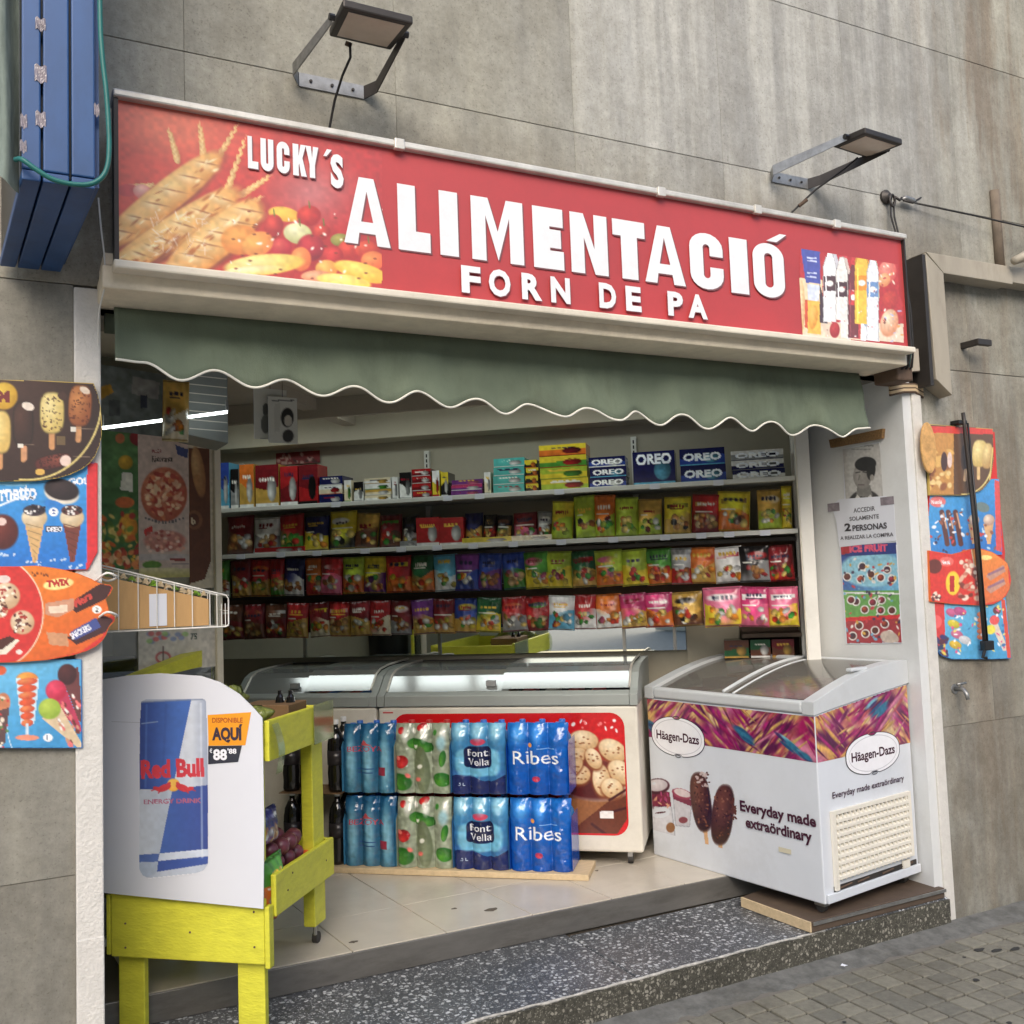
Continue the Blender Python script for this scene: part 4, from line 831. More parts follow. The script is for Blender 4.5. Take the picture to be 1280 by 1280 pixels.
for k, z in ((0, 1.565), (1, 1.70)): obj('backing_panel', MB().box(-1.2, 2.33, .90, .93, 1.37 if k == 0 else 1.60, 1.595 if k == 0 else SZ[2] - .03, INT), M['brown'], sh)
for s in (.262, 1.49, -.95):
    up = obj('slotted_upright', MB().box(s - .015, s + .015, .955, .984, 1.4, 2.40, INT), M['shelf'], sh)
    for i in range(9): obj('slot', MB().box(s - .004, s + .004, .953, .9545, 2.12 + i * .03, 2.14 + i * .03, INT), M['black'], up)
mi = thing('mirror', INT.P(1.1, .95, 1.15), 'long low mirror strip on the back wall behind the freezers', 'mirror')
obj('glass', MB().box(-1.2, 1.73, .955, .975, 1.195, 1.366, INT), M['mirror'], mi)
for s in (-.55, .30, 1.38, 1.66): obj('divider', MB().box(s, s + .018, .945, .954, 1.195, 1.366, INT), M['chrome'], mi)
pp = thing('mirror_end_panel', INT.P(1.8, .9, 1.1), 'plain beige panel between the mirror and the dark lower shelf', 'panel')
obj('panel', MB().box(1.735, 2.02, .93, .98, 1.1, 1.40, INT), M['int'], pp)
dl = thing('dark_low_shelf', INT.P(2.2, .8, 1.2), 'dark brown low shelf behind the far end of the white freezer', 'shelf')
obj('board', MB().box(2.03, 2.33, .70, .97, 1.13, 1.16, INT), M['plywood'], dl); obj('back', MB().box(2.03, 2.33, .94, .97, 1.16, 1.44, INT), M['plywood'], dl)
obj('board', MB().box(2.03, 2.33, .70, .935, 1.27, 1.29, INT), M['plywood'], dl)

# right end post, shutter guide
po = thing('white_post', INT.P(2.37, .6, .2), 'white painted post at the right end of the sweet shelves', 'post')
obj('post', MB().box(2.342, 2.405, .50, .98, .22, 2.618, INT), M['white'], po, bevel=.004)
obj('edge_strip', MB().box(2.338, 2.3415, .50, .52, .22, 2.60, INT), M['ivory'], po)
gd = thing('shutter_guide', (3.62, 3.80, .2), 'dark shutter guide slot between the white post and the poster wall', 'shutter guide')
obj('channel', MB().box(3.640, 3.669, 3.765, 3.80, .22, 2.60), M['black'], gd)
obj('channel_lip', MB().box(3.60, 3.669, 3.801, 3.82, .22, 2.60), M['white'], gd)

# ================================================================== PRODUCTS
NAMES = dict(red=(196, 26, 30), darkred=(130, 20, 28), orange=(236, 110, 24), yellow=(244, 214, 30), lime=(178, 206, 40), green=(72, 156, 44), darkgreen=(26, 96, 48), teal=(70, 190, 180), cyan=(80, 180, 222), blue=(34, 66, 170),
             navy=(22, 28, 92), purple=(112, 40, 130), pink=(236, 96, 138), magenta=(206, 40, 104), white=(238, 238, 234), grey=(150, 152, 152), black=(26, 24, 26), brown=(110, 58, 34), gold=(214, 164, 60), cream=(236, 220, 180))
for k_ in NAMES:
    v_ = NAMES[k_]; g_ = sum(v_) / 3; NAMES[k_] = tuple(int(.93 * (x * .80 + g_ * .20)) for x in v_)
def design(c, w, h, cols, seed, kind='bag', txt=None):
    """paint a foil bag or carton front in local units (s 0..w, z 0..h)"""
    r_ = random.Random(seed); a, b, acc = [NAMES[k] for k in cols]
    X, Y = c.X / w, c.Y / h
    c.fill(a); split = .50 + .10 * np.sin(X * r_.uniform(2, 5) + r_.uniform(0, 6)); c.fill(b, Y < split)
    if kind == 'bag':
        lg = r_.random()
        if lg < .35: c.ell(w * r_.uniform(.4, .6), h * .74, w * r_.uniform(.28, .42), h * r_.uniform(.07, .12), 0, acc, None, soft=.3)
        elif lg < .6: c.poly([(w * .08, h * .68), (w * .9, h * .72), (w * .92, h * .82), (w * .1, h * .8)], acc)
        c.ell(w * r_.uniform(.1, .9), h * r_.uniform(.3, .9), w * .3, h * .2, r_.uniform(0, 180), tuple(min(255, k * 1.3 + 10) for k in a), None, soft=1.4)
        food = [b, acc, (250, 220, 120), (226, 60, 40), (250, 250, 240), (70, 160, 60), (244, 150, 40)] if r_.random() < .7 else [(210, 150, 80), (170, 100, 50), (236, 200, 140), acc]
        for _ in range(r_.randint(9, 15)):
            f = r_.choice(food); f2 = tuple(max(0, k * .55) for k in f)
            c.ell(w * r_.uniform(.14, .86), h * r_.uniform(.16, .46), w * r_.uniform(.07, .16), h * r_.uniform(.05, .10), r_.uniform(0, 180), f, f2)
        if r_.random() < .4: c.rect(w * .1, h * .54, w * r_.uniform(.4, .9), h * .565, (225, 225, 215))
    else:
        c.ell(w * .70, h * .42, w * .2, h * .30, 0, acc, tuple(k * .5 for k in acc)); c.rect(0, 0, w, h * .08, acc)
    if txt: tx, col, f = txt; c2 = Canvas.text; _t(c, tx, w, h, col, f)
    else:
        n = r_.randint(3, 7); zz0 = r_.uniform(.60, .76); hh0 = r_.uniform(.05, .11); W0_ = r_.uniform(.45, .75); x = w * (1 - W0_) / 2; tc = r_.choice([(240, 236, 226), (230, 190, 70), (130, 26, 40), (40, 40, 70)])
        for i in range(n):
            ww = w * W0_ / n; c.ell(x + (i + .4) * ww, h * (zz0 + hh0 / 2 + r_.uniform(-.01, .01)), ww * r_.uniform(.3, .46), h * hh0 * .5, r_.uniform(-12, 12), tc, None, soft=.4, p=3)
        if r_.random() < .5: c.rect(w * .2, h * (zz0 - .05), w * r_.uniform(.5, .85), h * (zz0 - .02), tc)
    if kind == 'bag':
        for z in (.02, .96): c.rect(0, h * z, w, h * (z + .02), tuple(k * .7 for k in a))
    c.noise(.10, 3)
def _t(c, tx, w, h, col, f):
    tr, wd = glyphs(tx, .04); W_ = w * .84; k = W_ / wd; hh = h * f
    X, Y = c.X, c.Y; hit = np.zeros(X.shape, bool); y0 = h * .62 if f < .4 else h * .5 - hh / 2
    for t in tr:
        P_ = [(w * .08 + p[0] * k, y0 + p[1] * hh) for p in t]
        (ax, ay), (bx, by), (cx, cy) = P_
        d1 = (X - bx) * (ay - by) - (ax - bx) * (Y - by); d2 = (X - cx) * (by - cy) - (bx - cx) * (Y - cy); d3 = (X - ax) * (cy - ay) - (cx - ax) * (Y - ay)
        hit |= ~(((d1 < 0) | (d2 < 0) | (d3 < 0)) & ((d1 > 0) | (d2 > 0) | (d3 > 0)))
    c.mix(hit.astype(float), col)
def bag(fr, s, z0, w, h, t, cols, seed, label, group, name='sweet_bag', cat='bag of sweets', txt=None, depth=.032, lean=0.):
    r_ = random.Random(seed); loc = Frame(0, 0, 0); c = Canvas(loc, 0, w, 0, h, max(.0055, w / 26), local=True); design(c, w, h, cols, seed, 'bag', txt)
    u = c.X / w; v = c.Y / h; ph = r_.uniform(0, 6); rot = r_.uniform(-.07, .07)
    d = depth * (1 - np.abs(2 * u - 1) ** 2.6) ** .7 * np.clip(np.sin(np.pi * np.clip(v, 0, 1)), 0, 1) ** .45 * (.75 + .45 * (1 - v))
    d = d + .0035 * np.sin(u * 21 + ph + 5 * v) * (d > .004) * np.abs(2 * v - 1) + .003 * (vnoise(c.h, c.w, 4, seed) - .5) * 2
    pin = 1 - .05 * np.sin(np.pi * v)
    ss = s + ((u - .5) * w * pin) + rot * (c.Y - h) ; zz = z0 + c.Y - rot * (u - .5) * w
    tt = t - d + lean * v
    mb = MB(); hh, ww = c.h, c.w; V = []
    P_ = np.stack([fr.x + ss * fr.u[0] + tt * fr.n[0], fr.y + ss * fr.u[1] + tt * fr.n[1], zz], -1).reshape(-1, 3)
    tb = t + .006 + lean * v; Pb = np.stack([fr.x + ss * fr.u[0] + tb * fr.n[0], fr.y + ss * fr.u[1] + tb * fr.n[1], zz], -1)
    cr = [Pb[0, 0], Pb[0, -1], Pb[-1, -1], Pb[-1, 0]]
    I = (np.arange(hh - 1)[:, None] * ww + np.arange(ww - 1)[None, :]).ravel(); F = np.stack([I, I + ww, I + ww + 1, I + 1], 1).tolist()
    b = hh * ww; mb.v = np.concatenate([P_, np.array(cr)]); mb.f = F + [(b, b + 1, b + 2, b + 3)]
    mb.c = np.concatenate([lin_arr(np.clip(c.c, 0, 1).reshape(-1, 3)), lin_arr(np.array([NAMES[cols[0]]] * 4) / 255.)])
    o = obj(name, mb, M['bag'], None, smooth=True, recalc=False); tag(o, label, cat, group); return o
def carton(fr, s0, s1, z0, z1, t0, t1, cols, seed, label, group=None, name='biscuit_box', cat='box', txt=None, res=.006):
    w, h = s1 - s0, z1 - z0; c = Canvas(Frame(0, 0, 0), 0, w, 0, h, res, local=True); design(c, w, h, cols, seed, 'box', txt)
    mb = MB(); P_ = [fr.P(s0 + x, t0, z0 + y) for x, y in zip(c.X.ravel(), c.Y.ravel())]
    hh, ww = c.h, c.w; I = (np.arange(hh - 1)[:, None] * ww + np.arange(ww - 1)[None, :]).ravel()
    mb.v = P_; mb.f = np.stack([I, I + ww, I + ww + 1, I + 1], 1).tolist(); b = MB().box(s0, s1, t0 + .0005, t1, z0, z1, fr)
    mb.add(b.v, b.f); mb.c = np.concatenate([lin_arr(np.clip(c.c, 0, 1).reshape(-1, 3)), np.array([lin(NAMES[cols[1]])] * 8)])
    o = obj(name, mb, M['gloss'], None, recalc=False); return tag(o, label, cat, group)
ORD = ['first', 'second', 'third', 'fourth', 'fifth', 'sixth', 'seventh', 'eighth', 'ninth', 'tenth', 'eleventh', 'twelfth', 'thirteenth', 'fourteenth', 'fifteenth', 'sixteenth', 'seventeenth', 'eighteenth', 'nineteenth', 'twentieth', 'twenty first', 'twenty second', 'twenty third', 'twenty fourth', 'twenty fifth', 'twenty sixth', 'twenty seventh', 'twenty eighth']
NM = dict(darkred='dark red', darkgreen='dark green')
def nm(k): return NM.get(k, k)
def hang_row(items, tplane, yl, yr, hl, hr, rowname, seed0, grp):
    for i, (x0, x1, cols) in enumerate(items):
        k = ((x0 + x1) / 2 - 272) / (990 - 272); yt = yl + (yr - yl) * k; yb = yt + hl + (hr - hl) * k
        s0, za = INT.uv(x0, yb, tplane); s1, zb = INT.uv(x1, yt, tplane); cols = cols.split()
        bag(INT, (s0 + s1) / 2, za - .004, (s1 - s0) * 1.09, (zb - za) * 1.06, tplane + .02 + .006 * (i % 3), cols, seed0 + i, f'{nm(cols[0])} and {nm(cols[1])} sweet bag, {ORD[i]} from left in the {rowname}', grp)
row3 = [(270, 284, 'green white red'), (287, 310, 'darkred gold white'), (312, 335, 'red gold yellow'), (337, 353, 'red green gold'), (355, 378, 'navy white orange'), (380, 400, 'orange red gold'), (402, 426, 'red pink white'), (428, 452, 'lime orange green'), (455, 480, 'yellow purple yellow'), (483, 511, 'red orange yellow'), (513, 539, 'darkgreen orange gold'),
        (541, 568, 'cyan white yellow'), (570, 597, 'purple blue gold'), (599, 625, 'blue purple green'), (627, 653, 'blue green pink'), (656, 682, 'green yellow pink'), (684, 712, 'lime yellow magenta'), (714, 742, 'darkgreen gold red'), (745, 775, 'lime orange pink'), (777, 806, 'lime yellow red'), (808, 838, 'green orange red'), (841, 863, 'grey red white'), (864, 892, 'orange gold red'), (894, 925, 'white white red'), (927, 960, 'black grey red'), (961, 989, 'darkred red brown')]
row4 = [(274, 300, 'brown darkred gold'), (303, 327, 'darkred brown gold'), (330, 357, 'brown darkred white'), (359, 383, 'red gold yellow'), (385, 408, 'darkred cream yellow'), (410, 435, 'red gold white'), (437, 460, 'darkred gold yellow'), (462, 486, 'red cream brown'), (488, 512, 'darkred grey white'), (514, 539, 'purple gold red'), (541, 566, 'darkred gold yellow'), (568, 595, 'blue gold yellow'), (598, 625, 'darkgreen yellow white'), (627, 655, 'red grey gold'), (657, 686, 'red darkred green'), (688, 717, 'white cyan red'), (719, 743, 'red white red'), (745, 774, 'orange white pink'), (776, 805, 'magenta gold yellow'), (807, 838, 'magenta orange white'), (841, 875, 'gold brown black')]
hang_row(row3, .62, 702, 682, 45, 44, 'upper hanging row', 100, 'sweet bags in the upper hanging row')
hang_row(row4, .62, 758, 737, 42, 42, 'lower hanging row', 200, 'sweet bags in the lower hanging row')
for i, (x0, x1, cols) in enumerate([(880, 928, 'pink yellow white'), (926, 962, 'magenta pink white'), (962, 998, 'pink yellow white')]):
    s0, za = INT.uv(x0, 785, .50); s1, zb = INT.uv(x1, 733, .50); bag(INT, (s0 + s1) / 2, za, s1 - s0, zb - za, .56, cols.split(), 300 + i, 'large pink sweet bag, %s above the white freezer' % ('leftmost', 'middle one', 'rightmost')[i], 'large pink sweet bags', depth=.05)
row2 = [(280, 311, 646, 'darkred brown white'), (314, 345, 648, 'white grey red'), (346, 374, 644, 'red green yellow'), (377, 406, 646, 'navy yellow white'), (410, 441, 640, 'yellow black white'), (443, 470, 642, 'gold brown green'), (472, 498, 644, 'darkred brown green'), (500, 519, 646, 'black white grey'),
        (579, 600, 642, 'navy gold blue'), (602, 618, 644, 'black darkred gold'), (620, 638, 646, 'black gold brown'), (640, 668, 641, 'darkred pink white'), (671, 688, 640, 'grey brown white')]
for i, (x0, x1, yt, cols) in enumerate(row2):
    cols = cols.split(); s0, _ = INT.uv(x0, yt, .64); s1, zb = INT.uv(x1, yt, .64)
    bag(INT, (s0 + s1) / 2, SZ[2] + .001, (s1 - s0) * 1.06, max(.15, (zb - SZ[2]) * 1.05), .66 + .004 * (i % 2), cols, 400 + i, f'{nm(cols[0])} and {nm(cols[1])} snack bag, {ORD[i]} from left on the second shelf', 'snack bags on the second shelf', 'snack_bag', 'snack bag', lean=.03)
row2b = [(688, 715, 625, 'yellow lime darkred'), (714, 741, 618, 'lime lime black'), (740, 767, 617, 'orange lime darkred'), (767, 796, 620, 'lime lime darkgreen'), (796, 826, 622, 'gold lime darkred'), (829, 863, 619, 'yellow gold black'), (865, 900, 616, 'red darkred gold'), (897, 938, 612, 'yellow orange brown'), (946, 976, 610, 'gold lime white'), (977, 990, 606, 'yellow yellow green')]
for i, (x0, x1, yt, cols) in enumerate(row2b):
    cols = cols.split(); s0, _ = INT.uv(x0, yt, .62); s1, zb = INT.uv(x1, yt, .62)
    bag(INT, (s0 + s1) / 2, SZ[2] + .001, (s1 - s0) * 1.0, zb - SZ[2], .66, cols, 450 + i, f'tall {nm(cols[0])} and {nm(cols[1])} nut bag, {ORD[i]} of the tall bags on the second shelf', 'tall nut bags on the second shelf', 'nut_bag', 'snack bag', lean=.03)
for i, (x0, x1) in enumerate([(520, 549), (549, 579)]):
    s0, _ = INT.uv(x0, 650, .62); s1, zb = INT.uv(x1, 646, .62); carton(INT, s0, s1 - .002, SZ[2] + .001, zb, .62, .75, ['red', 'red', 'white'], 500 + i, 'red carton of ring biscuits on the second shelf, %s of two' % ('left', 'right')[i], 'red ring biscuit cartons')
for i, (x0, x1, c_) in enumerate([(318, 372, 'red'), (500, 520, 'grey'), (578, 640, 'yellow'), (640, 690, 'cream'), (355, 380, 'red')]):
    s0, _ = INT.uv(x0, 690, .6); s1, _ = INT.uv(x1, 690, .6)
    carton(INT, s0, s1, SZ[2] + .001, SZ[2] + .03, .603, .62, [c_, c_, 'white'], 520 + i, f'low {c_} display tray, {ORD[i]} along the front of the second shelf', 'display trays', 'display_tray', 'tray')
# top shelf goods: (x0, x1, ytop, ybottom offset in layers, colours, words)
row1 = [(272, 286, 578, 'blue cyan white', 'blue jar pack'), (288, 298, 586, 'black grey white', 'black and grey pack'), (299, 317, 580, 'orange gold white', 'orange pack'), (319, 348, 580, 'darkred gold white', 'dark red carton with gold base'), (350, 372, 582, 'red darkred white', 'red carton'), (373, 397, 580, 'darkred red black', 'dark red carton'), (430, 439, 600, 'white cream green', 'small white pack'), (442, 454, 602, 'black white grey', 'small black pack'), (490, 497, 596, 'white white grey', 'narrow white pack'), (499, 514, 590, 'black white grey', 'black checked carton'),
        (540, 549, 588, 'white yellow red', 'white and yellow carton'), (551, 560, 590, 'yellow black white', 'yellow and black carton'), (605, 613, 590, 'white cream grey', 'slim white pack')]
for i, (x0, x1, yt, cols, wd) in enumerate(row1):
    s0, _ = INT.uv(x0, yt, .66); s1, zb = INT.uv(x1, yt, .66); carton(INT, s0, s1 - .001, SZ[1] + .001, zb, .66, .80, cols.split(), 600 + i, f'{wd} on the top shelf, {ORD[i]} of the upright packs', 'packs on the top shelf', 'carton', 'carton')
def pile(x0, x1, ytop, n, cols, wd, seed, txt=None, t0=.66, t1=.82, res=.006):
    s0, _ = INT.uv(x0, ytop, t0); s1, zb = INT.uv(x1, ytop, t0); z = SZ[1] + .001; dz = (zb - z) / n
    for k in range(n):
        j = rnd.uniform(-.004, .004)
        pos = ('bottom', 'top')[k] if n == 2 else ('bottom', 'second', 'third', 'top')[k if n == 4 else (0, 1, 3)[k]] if n > 1 else 'single'
        carton(INT, s0 + j, s1 + j - .002, z + k * dz, z + (k + 1) * dz - .0015, t0, t1, (cols[k % len(cols)]).split(), seed + k, f'{wd}, {pos} of its pile on the top shelf' if n > 1 else f'{wd} lying on the top shelf', f'{wd} pile' if n > 1 else None, txt=txt, res=res)
pile(399, 428, 594, 3, ['navy navy white', 'white cream red'], 'navy chocolate box', 640)
pile(456, 489, 596, 4, ['cream white gold', 'gold cream white', 'white white green'], 'flat wafer box', 650)
pile(515, 539, 585, 4, ['red darkred white'], 'red and white flat box', 660)
pile(564, 603, 598, 3, ['purple purple pink', 'magenta purple white'], 'flat purple box', 670)
pile(616, 655, 571, 4, ['teal teal white'], 'teal biscuit box', 680)
pile(656, 672, 574, 4, ['yellow black orange'], 'yellow and black narrow box', 690)
pile(674, 733, 553, 4, ['yellow lime red', 'lime yellow green', 'yellow green red', 'yellow orange darkred'], 'yellow and green biscuit box', 700)
pile(736, 782, 569, 3, ['navy blue white', 'navy navy cyan'], 'dark blue cookie box', 710, ('OREO', (250, 250, 250), .5), res=.004)
pile(790, 843, 562, 1, ['navy navy cyan'], 'square dark blue cookie carton', 720, ('OREO', (240, 246, 255), .3), res=.004)
pile(849, 906, 558, 2, ['navy blue cyan'], 'wide blue cookie carton', 730, ('OREO', (240, 246, 255), .42), res=.004)
pile(914, 980, 560, 3, ['navy white grey', 'white navy grey', 'white grey navy'], 'blue and white cookie roll', 740, ('OREO', (240, 246, 255), .5), res=.004)
cvb = Canvas(INT, *[INT.uv(x, 572, .97)[0] for x in (345, 400)], INT.uv(370, 580, .97)[1], INT.uv(370, 565, .97)[1], .008, .97)
cvb.fill((120, 24, 26)); cvb.scribble(346, 566, 399, 580, [(70, 14, 16), (190, 150, 140)], 22, 2.5, 3)
tag(cvb.build('wall_banner', M['faded'], None), 'dark red lettered strip on the wall above the top shelf at left', 'banner')
# small price tickets on the rails
for k, z in ((1, SZ[1]), (2, SZ[2])):
    for i, x in enumerate((300, 350, 395, 455, 500, 545, 590, 640, 700, 765, 830, 875, 910, 955) if k == 2 else (420, 560, 600, 700, 820, 900)):
        s, _ = INT.uv(x, 640, .59); obj('price_ticket', MB().box(s - .026, s + .026, .587, .591, z - .030, z - .001, INT), M['paper'], sh)
for i, (x0, x1, cols) in enumerate([(905, 935, 'brown darkgreen gold'), (938, 962, 'darkgreen brown white'), (965, 992, 'darkred brown gold')]):
    s0, za = INT.uv(x0, 806, .72); s1, zb = INT.uv(x1, 788, .72); carton(INT, s0, s1, 1.162, 1.255, .75, .9, cols.split(), 760 + i, f'dark carton behind the pink bags on the low shelf, {ORD[i]} from left', 'dark cartons on the low shelf', 'carton', 'carton')

# ================================================================== CHEST FREEZERS AT THE BACK
def curved_freezer(s0, s1, lbl, red):
    fz = thing('chest_freezer', INT.P((s0 + s1) / 2, .22, .22), lbl, 'freezer')
    t0, t1 = .24, .905
    obj('body', MB().box(s0, s1, t0, t1, .285, .985, INT), M['cream'], fz, bevel=.012)
    prof = [(t0 - .008, .992), (t0 - .006, 1.042), (t0 + .03, 1.062), (t0 + .115, 1.136), (t0 + .18, 1.158), (t0 + .30, 1.168), (t0 + .5, 1.172), (t1 + .004, 1.172)]
    def at(tq):
        for i in range(len(prof) - 1):
            if tq <= prof[i + 1][0]: k = (tq - prof[i][0]) / (prof[i + 1][0] - prof[i][0]); return prof[i][1] * (1 - k) + prof[i + 1][1] * k
        return prof[-1][1]
    cheek = prof + [(t1 + .004, .988), (t0 - .008, .988)]
    for a, b in ((s0 - .004, s0 + .035), (s1 - .035, s1 + .004)): obj('lid_cheek', MB().extr(cheek, a, b, INT), M['lid'], fz, bevel=.006)
    obj('lid_front_rail', MB().extr([(t0 - .008, .988), (t0 - .006, 1.042), (t0 + .03, 1.060), (t0 + .045, 1.05), (t0 + .04, .988)], s0 + .036, s1 - .036, INT), M['lid'], fz, bevel=.005)
    obj('lid_back_rail', MB().box(s0 + .036, s1 - .036, t1 - .04, t1, .99, 1.170, INT), M['dark'], fz)
    mid = (s0 + s1) / 2; gp = [p for p in prof[2:]]
    for a, b, dz in ((s0 + .037, mid + .02, -.004), (mid - .02, s1 - .037, .006)):
        n = 28; tq = [t0 + .031 + (t1 - .075 - t0) * i / n for i in range(n + 1)]
        mb = MB(); mb.sheet(lambda u, v: INT.P(a + (b - a) * u, tq[int(round(v * n))], at(tq[int(round(v * n))]) + dz), 1, n)
        o = obj('lid_glass', mb, M['lidglass2'], fz, smooth=False, recalc=False)
        obj('lid_seam', MB().tube([INT.P(b if dz > 0 else a, q, at(q) + dz + .004) for q in tq], .006, 6), M['alu'], fz)
    obj('lid_handle', MB().box(mid - .10, mid - .05, t0 + .04, t0 + .065, 1.080, 1.110, INT), M['grey'], fz, bevel=.004)
    obj('liner', MB().box(s0 + .05, s1 - .05, t0 + .04, t1 - .04, .80, .986, INT), M['inner'], fz)
    rr_ = random.Random(int(s0 * 10) + 5)
    for i in range(9):
        a = s0 + .08 + i * (s1 - s0 - .22) / 9; obj('ice_cream_pack', MB().box(a, a + .06, t0 + .1 + rr_.uniform(0, .2), t0 + .35 + rr_.uniform(0, .2), .99, 1.03, INT), mat('pack%d' % i, rr_.choice([(200, 60, 60), (70, 120, 200), (236, 230, 220), (120, 80, 50)]), .5), fz)
    for s in (s0 + .07, s1 - .07):
        for t in (t0 + .07, t1 - .08):
            c_ = obj('caster', MB().box(s - .012, s + .012, t - .03, t + .02, .255, .284, INT), M['chrome'], fz)
            obj('wheel', MB().tube([INT.P(s - .012, t - .01, .245), INT.P(s + .012, t - .01, .245)], .024, 14), M['rubber'], c_)
    return fz
f1 = curved_freezer(-.62, .178, 'plain cream chest freezer with curved grey lid behind the yellow stand', False)
f2 = curved_freezer(.19, 1.518, 'cream chest freezer with red ice cream picture and curved grey lid', True)
AT = Frame(*INT.P(0, .24, 0)[:2], -39.8)
def rrect(s0, s1, z0, z1, r_, n=6):
    p = []
    for cx, cz, a in ((s1 - r_, z1 - r_, 0), (s0 + r_, z1 - r_, 90), (s0 + r_, z0 + r_, 180), (s1 - r_, z0 + r_, 270)): p += [(cx + r_ * math.cos(R(a + 90 * i / n)), cz + r_ * math.sin(R(a + 90 * i / n))) for i in range(n + 1)]
    return p
ps = rrect(.27, 1.452, .365, .952, .07)
vp = VP(AT); vp.poly(ps, (202, 26, 30)); vp.ring(1.32, .90, .045, .028, .006, (240, 200, 200)); vp.build('red_panel', M['gloss'], f2)
s0, s1 = AT.uv(700, 950)[0], 1.445
cv = Canvas(AT, s0, s1, .375, .945, .0035); cv.fill((204, 28, 32)); cv.noise(.05, 20)
cv.poly([(690, 985), (752, 1000), (786, 985), (790, 1015), (760, 1060), (690, 1062)], (104, 52, 34)); cv.poly([(690, 985), (765, 998), (712, 1040), (690, 1058)], (150, 96, 58))
cv.ell(742, 975, 48, 26, 6, (236, 228, 214), (190, 170, 156)); cv.ell(742, 970, 42, 22, 6, (110, 44, 38)); cv.ell(735, 985, 40, 14, 6, (86, 30, 30), soft=.4)
for x, y, rx, ry, an in ((730, 925, 18, 12, 10), (766, 938, 19, 13, 30), (718, 945, 16, 10, -20), (776, 965, 18, 13, 40), (752, 975, 11, 20, -8), (724, 968, 14, 12, 0), (742, 948, 14, 9, 60), (765, 985, 14, 12, 30), (715, 960, 16, 9, -40)):
    cv.ell(x, y + 2, rx + 1, ry + 1, an, (130, 70, 40), soft=.3); cv.ell(x, y, rx, ry, an, (246, 230, 196), (206, 168, 120))
    for k in range(7): cv.ell(x + rr.uniform(-rx, rx) * .6, y + rr.uniform(-ry, ry) * .6, 1.6, 1, 0, (150, 96, 60), soft=.5)
for x0, y0, x1, y1 in ((716, 1058, 768, 1046), (752, 1018, 790, 1008), (708, 1068, 790, 1062), (740, 1030, 770, 1052), (762, 1000, 786, 985)): cv.line(x0, y0, x1, y1, 3.2, (70, 26, 28))
cv.rect(750, 1014, 767, 1023, (236, 230, 226)); cv.scribble(715, 900, 780, 915, [(240, 230, 230), (230, 120, 120)], 14, 2.2, 4)
cv.noise(.06, 3); cv.build('food_picture', M['gloss'], f2, .0018, cv.polym([AT.px(*p) for p in ps]))
obj('badge', MB().box(.215, .27, .2385, .2395, .955, .962, INT), M['capr'], f2)

